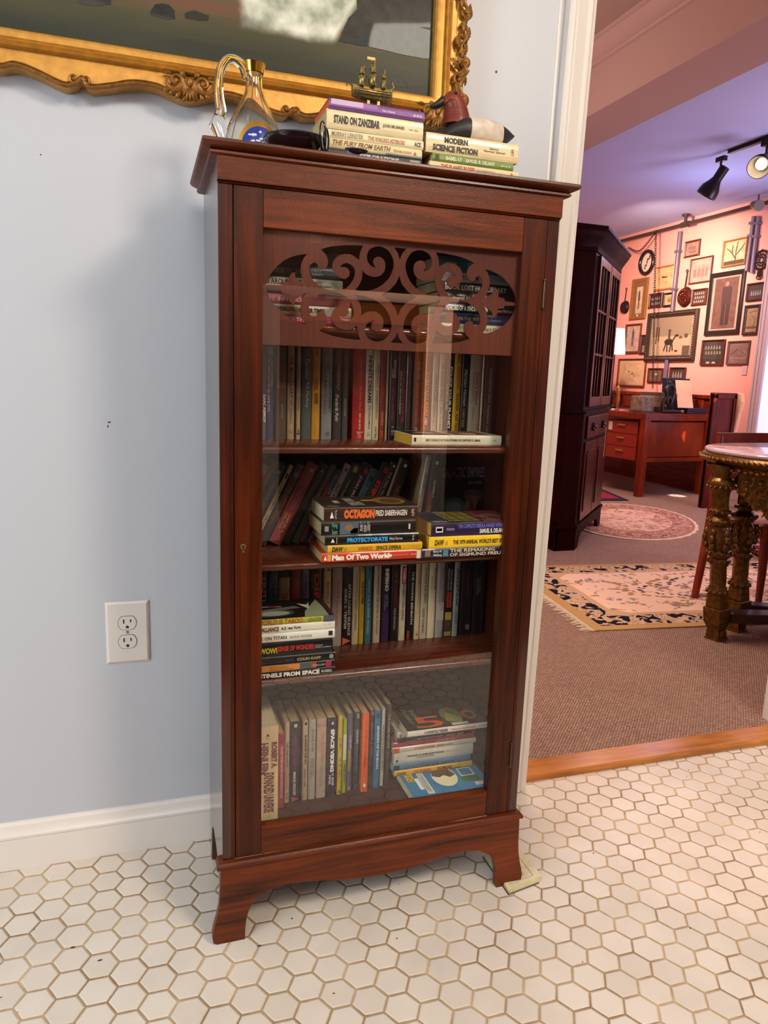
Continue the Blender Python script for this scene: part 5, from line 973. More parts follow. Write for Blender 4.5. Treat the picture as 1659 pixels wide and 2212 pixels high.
# coil of thin bangles leaning against the stack
p = at(704, 300, 1, -.012)
BG = thing('metal_bangle', 'thin dark and silver bangles leaning against the left end of the left book stack', 'bangle', (p.x-.004, -.012, ZC))
for k, (r, c) in enumerate(((.021, '#1c1a18'), (.0185, '#a8a49c'), (.016, '#1c1a18'))):
    pts = [(p.x-.006+.35*r*math.cos(q)+.003*k, -.016+.93*r*math.cos(q)*.6, ZC+.0015+r+r*math.sin(q)) for q in [2*math.pi*i/30 for i in range(31)]]
    part(MB().tube(pts, .0011, n=6, cap=False), 'ring', plain('bangle_'+c[1:], c, rough=.25, metal=.7), BG, smooth=True)

# brass galleon on the purple book
yg = .035; zt_ = ZC+.0125+.0145+.0135+.0285+.0155+.0012
brass = plain('old_brass', '#8a7848', rough=.38, metal=.85, noise=.45, nscale=300, bump=.3, bscale=400)
GX = at(803, 235, 1, yg).x; s = .0345
GN = thing('galleon_figurine', 'small brass sailing ship figurine standing on the purple book of the left stack', 'figurine', (GX, yg, zt_))
m = MB(); secs = []
for i in range(13):       # hull, bow to the left
    t = i/12; x = -1.0+2.0*t; deck = .78+.28*abs(t-.45)**1.5*3; keel = .34+.18*(1-t)**3+.10*t**4; wv = .26*math.sin(math.pi*min(1, .12+t*.85))+.05
    secs.append([Vector((GX+x*s, yg+wv*s*a, zt_+s*(keel+(deck-keel)*b))) for a, b in ((0, 0), (-.7, .25), (-1, .7), (-1, 1), (1, 1), (1, .7), (.7, .25))])
m.loft(secs)
for k in range(3): m.tube([(GX+(-.9+1.85*i/8)*s, yg-(.27*math.sin(math.pi*(.12+i/8*.85))+.06)*s, zt_+s*(.62+.1*k+.2*abs(i/8-.45)**1.5)) for i in range(9)], .0006, n=5)
part(m, 'hull', brass, GN, smooth=35)
m = MB(); m.box((GX-.38*s, yg-.22*s, zt_), (GX+.52*s, yg+.22*s, zt_+.12*s)); m.box((GX-.28*s, yg-.12*s, zt_+.1*s), (GX-.12*s, yg+.12*s, zt_+.5*s)); m.box((GX+.22*s, yg-.12*s, zt_+.1*s), (GX+.38*s, yg+.12*s, zt_+.5*s))
part(m, 'stand', brass, GN, bevel=.0006)
for mx_, hh in ((-.45, 1.95), (.08, 2.3), (.58, 1.9)):
    part(MB().tube([(GX+mx_*s, yg, zt_+.8*s), (GX+(mx_+.02)*s, yg, zt_+hh*s)], .0011, n=8), 'mast', brass, GN, smooth=True)
for mx_, z0, z1, w in ((-.5, .95, 1.5, .30), (-.48, 1.5, 1.85, .22), (.05, 1.0, 1.62, .34), (.07, 1.62, 2.05, .25), (.6, .98, 1.45, .24), (.6, 1.47, 1.75, .18)):
    mb = MB(); zc2 = zt_+s*(z0+z1)/2
    mb.ell((GX+(mx_-.06)*s, yg, zc2), (w*.62*s, w*.85*s, (z1-z0)*.52*s), 16, 10)
    mb.tube([(GX+(mx_-w*.8)*s, yg-w*s*.5, zt_+s*z1), (GX+(mx_+w*.8)*s, yg+w*s*.5, zt_+s*z1)], .0010, n=6)
    for k in range(-2, 3): mb.tube([(GX+(mx_-.06+k*w*.2)*s, yg-w*.8*s*math.cos(k*.45), zc2-(z1-z0)*.38*s), (GX+(mx_-.06+k*w*.2)*s, yg-w*.8*s*math.cos(k*.45), zc2+(z1-z0)*.38*s)], .0006, n=5)
    part(mb, 'sail', brass, GN, smooth=True)
m = MB(); m.tube([(GX-.95*s, yg, zt_+.95*s), (GX-1.2*s, yg, zt_+1.12*s), (GX-1.28*s, yg, zt_+.95*s)], .0012, n=6); m.tube([(GX+.95*s, yg, zt_+.95*s), (GX+1.08*s, yg, zt_+1.2*s), (GX+1.0*s, yg, zt_+1.4*s)], .0016, n=6)
m.box((GX-.30*s, yg-.001, zt_+2.22*s), (GX+.1*s, yg+.001, zt_+2.34*s))
part(m, 'bowsprit', brass, GN, smooth=40)

# carved duck decoy on the right stack
yd = .05; zd = zdk+.0008
dp = lambda u, v: at(u, v, 1, yd)
DK = thing('duck_decoy', 'carved duck decoy with red-brown head and black and white body on the books', 'duck decoy', (dp(1010, 290).x, yd, zd))
red = wood('decoy_red', '#5c1f12', '#8a3a26', rough=.5, grain=(10, 10, 220), coat=.1)
dblk = plain('decoy_black', '#211e1d', rough=.45, noise=.3, nscale=80, bump=.2, bscale=60); dwht = plain('decoy_white', '#c9b9a8', rough=.55, noise=.25, nscale=60, bump=.2, bscale=60)
x0 = dp(948, 300).x; x1 = dp(1108, 295).x; LNG = x1-x0
top = [dp(*q) for q in ((950, 296), (962, 275), (985, 260), (1015, 256), (1045, 260), (1075, 270), (1095, 283), (1108, 294))]
xs = [p.x for p in top]; zs2 = [p.z-zd for p in top]
def bz(x):
    for i in range(len(xs)-1):
        if xs[i] <= x <= xs[i+1]: t = (x-xs[i])/(xs[i+1]-xs[i]); return zs2[i]+(zs2[i+1]-zs2[i])*t
    return zs2[-1] if x > xs[-1] else zs2[0]
secs = []; xl_ = []
N = 30
for i in range(N+1):
    t = i/N; x = x0+LNG*t; zt2 = max(bz(x), .004); w = .034*math.sin(math.pi*min(.97, .10+t*.88))**.6*(1-.25*t**3)
    zb2 = .0 if t < .72 else (zs2[-1]-.004)*((t-.72)/.28)**1.6
    zb2 = min(zb2, zt2-.003); c = (zt2+zb2)/2; hh = (zt2-zb2)/2
    secs.append([Vector((x, yd+w*math.copysign(abs(math.cos(q))**.8, math.cos(q)), zd+c+hh*math.copysign(abs(math.sin(q))**.75, math.sin(q)))) for q in [2*math.pi*j/20 for j in range(20)]]); xl_.append(t)
m = MB(); k1 = int(N*.36); k2 = int(N*.80)
m.loft(secs[:k1+1]); m.loft(secs[k1:k2+1], mi=1); m.loft(secs[k2:])
part(m, 'body', [dblk, dwht], DK, smooth=60)
hp2 = [dp(*q) for q in ((985, 272), (986, 255), (985, 240), (982, 228), (976, 217), (965, 212), (955, 218))]
part(MB().loft([[p+Vector((math.cos(q)*r*a_, math.sin(q)*r*.9, (math.cos(q)*r*b_))) for q in [2*math.pi*j/18 for j in range(18)]] for p, r, a_, b_ in zip(catmull(hp2, 3), [.0255, .0250, .0245, .0235, .0228, .0222, .0216, .0210, .0205, .0200, .0196, .0188, .0188, .0180, .0168, .015, .0125, .009, .006], [1]*10+[.95, .9, .8, .7, .6, .5, .4, .35, .3], [0, 0, 0, 0, 0, 0, 0, .05, .1, .2, .3, .42, .55, .7, .8, .87, .9, .92, .95])]), 'head', red, DK, smooth=True)
b0 = dp(954, 219); b1 = dp(929, 230); secs = []
for i in range(8):
    t = i/7; c = b0.lerp(b1, t)+Vector((0, 0, -.002*math.sin(math.pi*t))); w = .0085*(1-.35*t)+.0015*math.sin(math.pi*t); hgt = .0075*(1-t)**.8+.0022
    if i == 7: w *= .5; hgt *= .5
    secs.append([c+Vector((0, w*math.cos(q), hgt*math.sin(q))) for q in [2*math.pi*j/14 for j in range(14)]])
part(MB().loft(secs), 'bill', dblk, DK, smooth=True)
e = dp(977, 207)
part(MB().ell((e.x, yd-.0155, e.z), (.0028, .0016, .0028), 12, 8), 'eye', plain('glass_eye', '#0a0a0a', rough=.05), DK, smooth=True)

# ============================================================ WALL OUTLET, PAPERS
yo = YW-.006
OX0, OX1, OZ0_, OZ1_ = -.2025, -.1167, .4348, .5688
OT = thing('wall_outlet', 'white double wall outlet with a plain oversized cover plate left of the bookcase', 'outlet', (-.16, YW, .50))
ivory = plain('outlet_plastic', '#cfc7be', rough=.35); slot = plain('slot_black', '#0c0a09', rough=.6)
m = MB(); b = .005
m.loft([[Vector((OX0, YW, OZ0_)), Vector((OX1, YW, OZ0_)), Vector((OX1, YW, OZ1_)), Vector((OX0, YW, OZ1_))], [Vector((OX0, YW-.003, OZ0_)), Vector((OX1, YW-.003, OZ0_)), Vector((OX1, YW-.003, OZ1_)), Vector((OX0, YW-.003, OZ1_))], [Vector((OX0+b, yo, OZ0_+b)), Vector((OX1-b, yo, OZ0_+b)), Vector((OX1-b, yo, OZ1_-b)), Vector((OX0+b, yo, OZ1_-b))]])
part(m, 'cover_plate', ivory, OT, bevel=.0008)
for u, v in ((274.9, 1345.5), (275.8, 1385.7)):
    c = at(u, v, 1, yo); r = .0178; hh = .0145
    pl = [(c.x+r*math.cos(q), c.z+max(-hh, min(hh, r*math.sin(q)))) for q in [2*math.pi*j/32 for j in range(32)]]
    m = MB(); m.prism([(c.x+(x-c.x)*1.06, c.z+(z-c.z)*1.06) for x, z in pl], 'y', yo-.0003, yo+.001); part(m, 'outline_gap', plain('gap_grey', '#5a5149', rough=.7), OT)
    rc = part(MB().prism(pl, 'y', yo-.0014, yo+.001), 'receptacle', ivory, OT, bevel=.0005)
    m = MB(); m.box((c.x-.0082, yo-.0016, c.z-.0005), (c.x-.0054, yo-.0012, c.z+.0085)); m.box((c.x+.0056, yo-.0016, c.z+.001), (c.x+.0080, yo-.0012, c.z+.008))
    q_ = [(c.x+.003*math.cos(a), c.z-.0085+.003*math.sin(a)) for a in [math.pi*j/10 for j in range(11)]]+[(c.x-.003, c.z-.011), (c.x+.003, c.z-.011)]
    m.prism(q_, 'y', yo-.0016, yo-.0012); part(m, 'slots', slot, rc)
c = at(275.2, 1365.5, 1, yo)
part(MB().lathe([(.0036, 0), (.0034, .0008), (.002, .0012)], (c.x, yo, c.z), 16, axis='y'), 'screw', plain('screw_steel', '#b5b2ae', rough=.3, metal=.6), OT, smooth=40)
part(MB().box((c.x-.0003, yo-.0014, c.z-.003), (c.x+.0003, yo-.0011, c.z+.003)), 'screw_slot', slot, OT)
# folded booklet under the right front foot
P0, P1 = at(1098, 1934, 2, 0), at(1174, 1905, 2, 0)
ux = (P1-P0); wd_ = ux.length; ux.normalize(); vy = Vector((-ux.y, ux.x, 0)); q2 = at(1118, 1832, 2, 0)
hl = .125
BK = thing('folded_booklet', 'cream folded booklet wedged on the floor beside the right front foot of the bookcase', 'booklet', (P0.x, P0.y, 0))
sk = (q2-P1); sk = (sk-ux*(sk.dot(ux))*.0).normalized()
def bkp(a, b, z): p = P0+ux*a+sk*b; return (p.x, p.y, z)
paper = plain('booklet_paper', '#cdbf98', rough=.6, noise=.1, nscale=90)
zz = 0.0004
for k, (a0, a1, b0_, col) in enumerate(((.0, wd_*.86, .0, '#1d1a18'), (.002, wd_*.84, .001, '#b3a27c'), (.004, wd_*.82, .004, '#c9b98f'), (.003, wd_*.9, .0, '#cdbf98'), (.004, wd_, .008, '#d6caa6'))):
    t = .0008 if k == 0 else .0016
    part(MB().hexa([bkp(a0, b0_, zz), bkp(a1, b0_, zz), bkp(a1, hl, zz), bkp(a0, hl, zz), bkp(a0, b0_, zz+t), bkp(a1, b0_, zz+t), bkp(a1, hl, zz+t), bkp(a0, hl, zz+t)]), 'leaf_of_paper' if k else 'dark_back_cover', plain('sheet_'+col[1:], col, rough=.6, noise=.1, nscale=90), BK); zz += t+.0001
m = MB(); zz += .0001
m.add([bkp(wd_*.12, .018, zz), bkp(wd_*.8, .018, zz), bkp(wd_*.8, .0188, zz), bkp(wd_*.12, .0188, zz)], [(0, 1, 2, 3)])
m.add([bkp(wd_*.8, .018, zz), bkp(wd_*.812, .018, zz), bkp(wd_*.812, .09, zz), bkp(wd_*.8, .09, zz)], [(0, 1, 2, 3)])
for k in range(2):
    vs, fs = text_mesh('INSTRUCTIONS FOR USE' if k else 'NORTHERN MUTUAL', .0); m.add([bkp(wd_*(.62-.08*k)-.004*y, .028+.05*x, zz) for x, y in vs], fs)
part(m, 'printed_lines', plain('print_brown', '#5c4c34', rough=.6), BK)
# crumbs on the tiles
m = MB(); rnd = random.Random(11)
for k in range(46):
    x, y = rnd.uniform(-.5, 1.3), rnd.uniform(-.55, .28)
    r = rnd.uniform(.0006, .0016)
    m.ell((x, y, r*.5), (r*rnd.uniform(.8, 1.8), r, r*.5), 6, 4)
for (u, v) in ((157, 2047), (216, 2075), (560, 2044), (870, 1845)):
    p = at(u, v, 2, 0); m.ell((p.x, p.y, .0008), (.0045, .0018, .0008), 8, 4, rot=None)
o = m.build('floor_crumbs', plain('crumb', '#33271c', rough=.8)); o['kind'] = 'stuff'; tag(o, 'tiny dark crumbs and leaf bits scattered over the hexagon tiles', 'crumbs')

# ============================================================ THE CARPETED ROOM: SHELL
FX, FZ, FY = 5.2, 2.72, 7.0
def carpet_mat():
    m, nt, b = newmat('woven_carpet'); L = nt.links
    tc = nd(nt, 'ShaderNodeTexCoord')
    mp = nd(nt, 'ShaderNodeMapping'); L.new(tc.outputs['Object'], mp.inputs[0]); mp.inputs['Rotation'].default_value = (0, 0, .05)
    bk = nd(nt, 'ShaderNodeTexBrick'); L.new(mp.outputs[0], bk.inputs[0]); bk.inputs['Scale'].default_value = 1
    bk.inputs['Brick Width'].default_value = .0105; bk.inputs['Row Height'].default_value = .0062; bk.inputs['Mortar Size'].default_value = .0014; bk.inputs['Mortar Smooth'].default_value = .8
    bk.inputs['Color1'].default_value = hexc('#c4a08c'); bk.inputs['Color2'].default_value = hexc('#a58674'); bk.inputs['Mortar'].default_value = hexc('#4f3a33')
    n = nd(nt, 'ShaderNodeTexNoise'); n.inputs['Scale'].default_value = 3; n.inputs['Detail'].default_value = 5; L.new(tc.outputs['Object'], n.inputs[0])
    r = nd(nt, 'ShaderNodeValToRGB'); L.new(n.outputs['Fac'], r.inputs[0]); r.color_ramp.elements[0].color = (.82, .8, .78, 1); r.color_ramp.elements[1].color = (1.1, 1.08, 1.06, 1)
    mx = nd(nt, 'ShaderNodeMix', data_type='RGBA', blend_type='MULTIPLY'); mx.inputs[0].default_value = 1; L.new(bk.outputs['Color'], mx.inputs[6]); L.new(r.outputs[0], mx.inputs[7]); L.new(mx.outputs[2], b.inputs['Base Color'])
    b.inputs['Roughness'].default_value = .95; b.inputs['Specular IOR Level'].default_value = .15
    bp = nd(nt, 'ShaderNodeBump', invert=True); bp.inputs['Strength'].default_value = .8; bp.inputs['Distance'].default_value = .004; L.new(bk.outputs['Fac'], bp.inputs['Height']); L.new(bp.outputs[0], b.inputs['Normal'])
    return m
struct(MB().box((.3, .419, -.05), (FX+.05, FY+.05, .006)).build('floor_carpet', carpet_mat()))
struct(MB().box((FX, .47, -.02), (FX+.1, FY, FZ+.06)).build('wall_far_right', far_paint))
struct(MB().box((.2, FY, -.02), (FX+.1, FY+.1, FZ+.06)).build('wall_far', far_paint))
struct(MB().box((.2, .47, -.02), (.3, FY, FZ+.06)).build('wall_far_left', far_paint))
struct(MB().box((3.0, .40, -.02), (FX+.1, .476, FZ+.06)).build('wall_far_front', far_paint))
far_ceil = plain('ceiling_lilac_light', '#a9b0d8', rough=.75); beam_p = plain('beam_ceiling_warm_light', '#b79f97', rough=.7)  # one ceiling paint; the lilac and warm light are put into its colours
struct(MB().box((2.40, .47, FZ), (FX+.1, FY+.1, FZ+.06)).build('ceiling_far', far_ceil))
struct(MB().box((.2, .47, FZ), (2.40, FY+.1, FZ+.06)).build('ceiling_far_front', beam_p))
struct(MB().box((2.11, .477, 2.40), (2.42, FY-.001, FZ-.001)).build('trim_6_beam', beam_p)).name = 'trim_7'
cp = [(2.109, 2.625), (2.100, 2.630), (2.096, 2.640), (2.086, 2.646), (2.070, 2.664), (2.050, 2.690), (2.044, 2.700), (2.032, 2.706), (2.030, FZ-.001), (2.109, FZ-.001)]
m = MB(); m.loft([[Vector((x, y, z)) for x, z in cp] for y in (.477, FY-.001)]); struct(m.build('trim_8', plain('crown_paint', '#b9a09c', rough=.4), smooth=30))
struct(MB().box((FX-.015, .48, 0.006), (FX-.0005, FY-.001, .11)).build('baseboard_far_right', plain('far_trim', '#b7a2a2', rough=.4)))
# window with its casing on the picture wall
w0, w1 = 4.07, 3.2
m = MB()
for y0_, y1_ in ((w0-.005, w0+.045), (w0+.05, w0+.085), (w0+.09, w0+.11)): m.box((FX-.03, y0_, .01), (FX-.001, y1_, 2.3))
m.box((FX-.03, w1, 2.2), (FX-.001, w0, 2.3)); m.box((FX-.03, w1, .5), (FX-.001, w0, .6))
struct(m.build('trim_9', plain('window_casing', '#b9a3a8', rough=.4), bevel=.004))
sky_m = plain('window_daylight_pane', '#c9d0ff', rough=.2, emit='#c8ceff', estr=.95)
struct(MB().box((FX-.012, w1, .6), (FX-.004, w0-.006, 2.2)).build('window_2', sky_m))

# ============================================================ PIPES, CHAIN
pipe_m = plain('grey_pipe', '#6d6070', rough=.45, metal=.2); dpipe = plain('dark_pipe', '#4b3a3a', rough=.4, metal=.4)
SP = thing('sprinkler_pipe', 'dark pipe with a coupling running along the wall under the lilac-lit ceiling', 'pipe', (5.05, 5.0, 2.58))
zp = at(1350, 519, 0, 5.05).z
part(MB().tube([(5.05, 6.9, zp), (5.05, 2.2, zp+.005)], .018, n=12), 'pipe_run', dpipe, SP, smooth=True)
pc = at(1480, 487, 0, 5.05)
m = MB(); m.tube([(5.05, pc.y-.05, zp), (5.05, pc.y+.05, zp)], .028, n=12); m.tube([(5.05, pc.y, zp), (5.05, pc.y, FZ)], .016, n=10); m.tube([(5.05, pc.y, FZ-.02), (5.05, pc.y, FZ-.001)], .04, n=12)
part(m, 'pipe_hanger', dpipe, SP, smooth=40)
def zq(x, y): return (1309+x/4.74, 480+y/4.74)
def wallpt(x, y, xx=5.17): return at(*zq(x, y), 0, xx)
for (a, b_, r, lab) in (((785, 90), (590, 1740), .022, 'grey wall pipe running behind the horse and rider picture'), ((1515, -60), (1440, 500), .02, 'grey wall pipe left one of the slanting pair above the tall portrait'), ((1560, -60), (1490, 520), .018, 'grey wall pipe right one of the slanting pair beside the iron trivet')):
    p, q = wallpt(*a), wallpt(*b_); yv = q.y if a[1] > 0 else None
    t = thing('wall_pipe', lab, 'pipe', (5.17, q.y, q.z))
    if a[1] > 0:
        part(MB().tube([(5.172, q.y, min(p.z, 2.68)), (5.172, q.y, wallpt(700, 915).z)], r, n=12), 'pipe_run', pipe_m, t, smooth=True)
        part(MB().tube([(5.172, q.y, wallpt(620, 1410).z), (5.172, q.y, q.z)], r, n=12), 'pipe_run', pipe_m, t, smooth=True)
    else: part(MB().tube([(5.172, p.y, min(p.z, 2.68)), (5.172, q.y, q.z)], r, n=12), 'pipe_run', pipe_m, t, smooth=True)
    for f in (.12, .35):
        c = Vector((5.172, q.y if a[1] > 0 else p.y, p.z)).lerp(Vector((5.172, q.y, q.z)), f); part(MB().box((5.146, c.y-r*1.5, c.z-.012), (5.198, c.y+r*1.5, c.z+.012)), 'pipe_clip', pipe_m, t, bevel=.003)
iron = plain('blackened_iron', '#2a1f1e', rough=.5, metal=.5)
def chain(pts, label, lk=.03, r=.003, w=.010):
    t = thing('hanging_chain', label, 'chain', pts[-1]); d = 0; P = [Vector(p) for p in pts]; k = 0
    seg = [(P[i+1]-P[i]).length for i in range(len(P)-1)]; tot = sum(seg); m = MB(); step = lk*.78
    while d < tot:
        i = 0; dd = d
        while i < len(seg)-1 and dd > seg[i]: dd -= seg[i]; i += 1
        c = P[i].lerp(P[i+1], min(1, dd/seg[i])); tn = (P[i+1]-P[i]).normalized(); sd = tn.cross(Vector((1, 0, 0)) if abs(tn.x) < .9 else Vector((0, 0, 1))).normalized()
        if k % 2: sd = tn.cross(sd).normalized()
        m.tube([c+tn*(lk/2*math.cos(q))+sd*(w*math.sin(q)) for q in [2*math.pi*j/12 for j in range(13)]], r, n=5, cap=False); d += step; k += 1
    part(m, 'chain_links', iron, t)
c1 = wallpt(505, 165, 5.03); c2 = wallpt(478, 1700, 5.03); c0_ = wallpt(232, 262, 5.03); cm = wallpt(350, 290, 5.03); c1.z = zp
chain([(4.9, c1.y, c1.z+.05), (4.9, c1.y+.0, c2.z)] if False else [c1, c2], 'dark iron chain hanging straight down in front of the picture wall')
chain(catmull([c0_, cm, c1], 8), 'short swag of iron chain looping from the chain hook towards the dark corner cupboard')

# ============================================================ PICTURES ON THE FAR WALL
WX = 5.198
def picture(label, quad, fw, fcol, mat=None, art=(), photo='#6b5a4c', th=.022, name='framed_picture', group='framed pictures on the far wall', glare=False, orn=False, inner=None):
    ps_ = [wallpt(*q) for q in quad]; y1_ = (ps_[0].y+ps_[3].y)/2; y0_ = (ps_[1].y+ps_[2].y)/2; z1 = (ps_[0].z+ps_[1].z)/2; z0 = (ps_[2].z+ps_[3].z)/2
    t = thing(name, label, 'picture', (WX, (y0_+y1_)/2, z0), group=group)
    m = MB(); pr = [(0, 0), (0, th*.8), (fw*.25, th), (fw*.7, th*.75), (fw, th*.45), (fw, 0)]
    secs = []
    for a, b_ in ((0, 0), (1, 0), (1, 1), (0, 1), (0, 0)):
        secs.append([Vector((WX-h_, (y1_-o) if not a else (y0_+o), (z0+o) if not b_ else (z1-o))) for o, h_ in pr])
    m.loft(secs, cap=False)
    if orn:
        rnd = random.Random(3); 
        for (ya, za, yb_, zb_) in ((y1_-fw/2, z0+fw/2, y0_+fw/2, z0+fw/2), (y0_+fw/2, z0+fw/2, y0_+fw/2, z1-fw/2), (y0_+fw/2, z1-fw/2, y1_-fw/2, z1-fw/2), (y1_-fw/2, z1-fw/2, y1_-fw/2, z0+fw/2)):
            n = int(math.hypot(yb_-ya, zb_-za)/(fw*.45))
            for i in range(n): m.ell((WX-th*.95, ya+(yb_-ya)*(i+.5)/n, za+(zb_-za)*(i+.5)/n), (fw*.14, fw*.2, fw*.2), 7, 4)
    part(m, 'frame', plain('frame_'+fcol.lstrip('#'), fcol, rough=.4, noise=.2, nscale=60), t, smooth=30)
    def rect(a, b_, c, d, e): 
        ya, yb_ = y1_-(y1_-y0_)*a, y1_-(y1_-y0_)*c; za, zb_ = z1-(z1-z0)*b_, z1-(z1-z0)*d; x = WX-e
        return [(x, ya, za), (x, yb_, za), (x, yb_, zb_), (x, ya, zb_)]
    part(MB().box((WX-.006, y0_+fw*.8, z0+fw*.8), (WX-.001, y1_-fw*.8, z1-fw*.8)), 'picture_sheet', plain('sheet_'+photo.lstrip('#'), photo, rough=.12 if glare else .5, noise=.3, nscale=18, coat=1 if glare else .2), t)
    k = 0
    if mat:
        fy = fw/(y1_-y0_); fz = fw/(z1-z0); q = inner or (.22, .18, .78, .82)
        for (a, b_, c, d) in ((fy*.8, fz*.8, 1-fy*.8, q[1]), (fy*.8, q[3], 1-fy*.8, 1-fz*.8), (fy*.8, q[1], q[0], q[3]), (q[2], q[1], 1-fy*.8, q[3])):
            if k == 0: mm = MB()
            mm.add(rect(a, b_, c, d, .0075), [(0, 1, 2, 3)]); k += 1
        part(mm, 'mat_board', plain('mat_'+mat.lstrip('#'), mat, rough=.8), t)
    by = {}
    for j, (kind, a, b_, c, d, col) in enumerate(art):
        mm = by.setdefault(col, MB()); e = .0082+.0001*j
        if kind == '#': mm.add(rect(a, b_, c, d, e), [(0, 1, 2, 3)])
        elif kind == 'o':
            ym, zm = y1_-(y1_-y0_)*(a+c)/2, z1-(z1-z0)*(b_+d)/2; ry, rz_ = (y1_-y0_)*(c-a)/2, (z1-z0)*(d-b_)/2
            mm.add([(WX-e, ym+ry*math.cos(.393*i), zm+rz_*math.sin(.393*i)) for i in range(16)], [tuple(range(16))])
        elif kind == '/': 
            p, q = Vector((WX-e, y1_-(y1_-y0_)*a, z1-(z1-z0)*b_)), Vector((WX-e, y1_-(y1_-y0_)*c, z1-(z1-z0)*d)); dv = (q-p).normalized(); nv = Vector((0, -dv.z, dv.y))*(y1_-y0_)*.012
            mm.add([p-nv, q-nv, q+nv, p+nv], [(0, 1, 2, 3)])
    for col, mm in by.items(): part(mm, 'drawing', plain('draw_'+col.lstrip('#'), col, rough=.6), t)
    return t
def team(rows, cols, x0, y0, x1, y1, col):
    out = []
    for r in range(rows):
        for c in range(cols):
            x = x0+(x1-x0)*(c+.5+(r % 2)*.3)/(cols+.3); y = y0+(y1-y0)*(r+.5)/rows; w = (x1-x0)/cols*.32; h = (y1-y0)/rows*.3
            out.append(('o', x-w*.5, y-h*1.1, x+w*.5, y-h*.3, '#a08a78')); out.append(('#', x-w, y-h*.3, x+w, y+h*1.2, col))
    return out
figure = lambda c, x=.5, y=.3, s=1.0: [('o', x-.05*s, y-.05*s, x+.05*s, y+.03*s, c), ('#', x-.07*s, y+.03*s, x+.07*s, y+.27*s, c), ('#', x-.06*s, y+.27*s, x-.01, y+.52*s, c), ('#', x+.01, y+.27*s, x+.06*s, y+.52*s, c)]
picture('peach drawing of a tiny insect, thin light wood frame, right of the oval frame', ((490,455),(692,435),(672,690),(482,695)), .018, '#a8743c', photo='#d8ab7c', art=[('o', .38, .44, .66, .50, '#4b3428'), ('o', .35, .42, .45, .48, '#4b3428')])
picture('tall narrow gilt frame with a small standing figure on cream paper', ((255,585),(415,568),(395,985),(232,1000)), .035, '#8d5c20', mat='#7c5838', photo='#cdb496', inner=(.32, .2, .70, .86), art=figure('#5c463c', .5, .33, .8)+[('o', .43, .88, .53, .93, '#e8dccb')])
picture('small dark red framed group photograph beside the tall narrow gilt frame', ((425,735),(570,715),(560,870),(425,880)), .018, '#5a1c14', photo='#2a2220', art=team(2, 5, .15, .2, .85, .85, '#8d7a6c'))
picture('small black framed yellow landscape print left of the hanging copper pan', ((580,725),(692,715),(685,862),(575,865)), .02, '#1c1512', mat='#c0a070', photo='#a8935c', inner=(.28, .28, .72, .74), art=[('o', .35, .5, .6, .62, '#6b5a34')])
picture('brown framed sepia photograph hung highest, beside the grey pipe', ((792,200),(950,170),(940,340),(792,365)), .018, '#5c2418', photo='#9c7c70', art=team(2, 3, .25, .25, .75, .8, '#7c5f54'))
picture('thin brown framed pale photograph of standing people above the team photograph', ((845,380),(1078,340),(1062,605),(838,635)), .014, '#5c3424', photo='#b8968a', art=team(1, 4, .15, .15, .9, .85, '#8b6f66'))
picture('gilt framed tree picture with bright lamp glare on its glass', ((1180,205),(1425,140),(1425,425),(1178,470)), .016, '#9c6230', photo='#c9b58e', glare=True, art=[('/', .55, .95, .55, .4, '#33261c'), ('/', .55, .7, .3, .4, '#33261c'), ('/', .55, .6, .8, .35, '#33261c'), ('/', .3, .4, .15, .3, '#33261c'), ('/', .8, .35, .9, .2, '#33261c'), ('#', .08, .78, .92, .92, '#4f3c2c'), ('/', .55, .45, .6, .1, '#33261c'), ('/', .4, .5, .4, .2, '#33261c')])
picture('large tall black framed brown portrait of a standing man', ((1045,525),(1408,480),(1352,1150),(1007,1155)), .045, '#1f1817', mat='#b98c78', photo='#6b4a42', inner=(.17, .1, .84, .9), art=[('o', .47, .16, .58, .23, '#8d6f64'), ('#', .40, .24, .66, .52, '#45302c'), ('#', .42, .52, .52, .84, '#3c2926'), ('#', .55, .52, .65, .84, '#3c2926')])
picture('small dark red framed team photograph right of the copper pan', ((865,690),(1020,672),(1010,845),(862,850)), .016, '#5a1c14', photo='#4a3b38', art=team(3, 5, .14, .14, .88, .88, '#9c857a'))
picture('dark red framed photograph at the right, below the iron trivet', ((1428,630),(1630,605),(1612,800),(1420,808)), .018, '#4c1814', photo='#3c3032', art=team(1, 5, .2, .35, .8, .75, '#8a7672'))
picture('ornate bronze framed heron print at the right end of the picture wall', ((1400,850),(1560,840),(1552,1155),(1388,1150)), .028, '#3c2c24', photo='#8f7356', orn=True, art=[('/', .3, .25, .7, .5, '#5c4c3c'), ('/', .7, .5, .6, .8, '#5c4c3c'), ('#', .2, .72, .8, .78, '#4f4030'), ('/', .3, .25, .8, .2, '#4f4a42')])
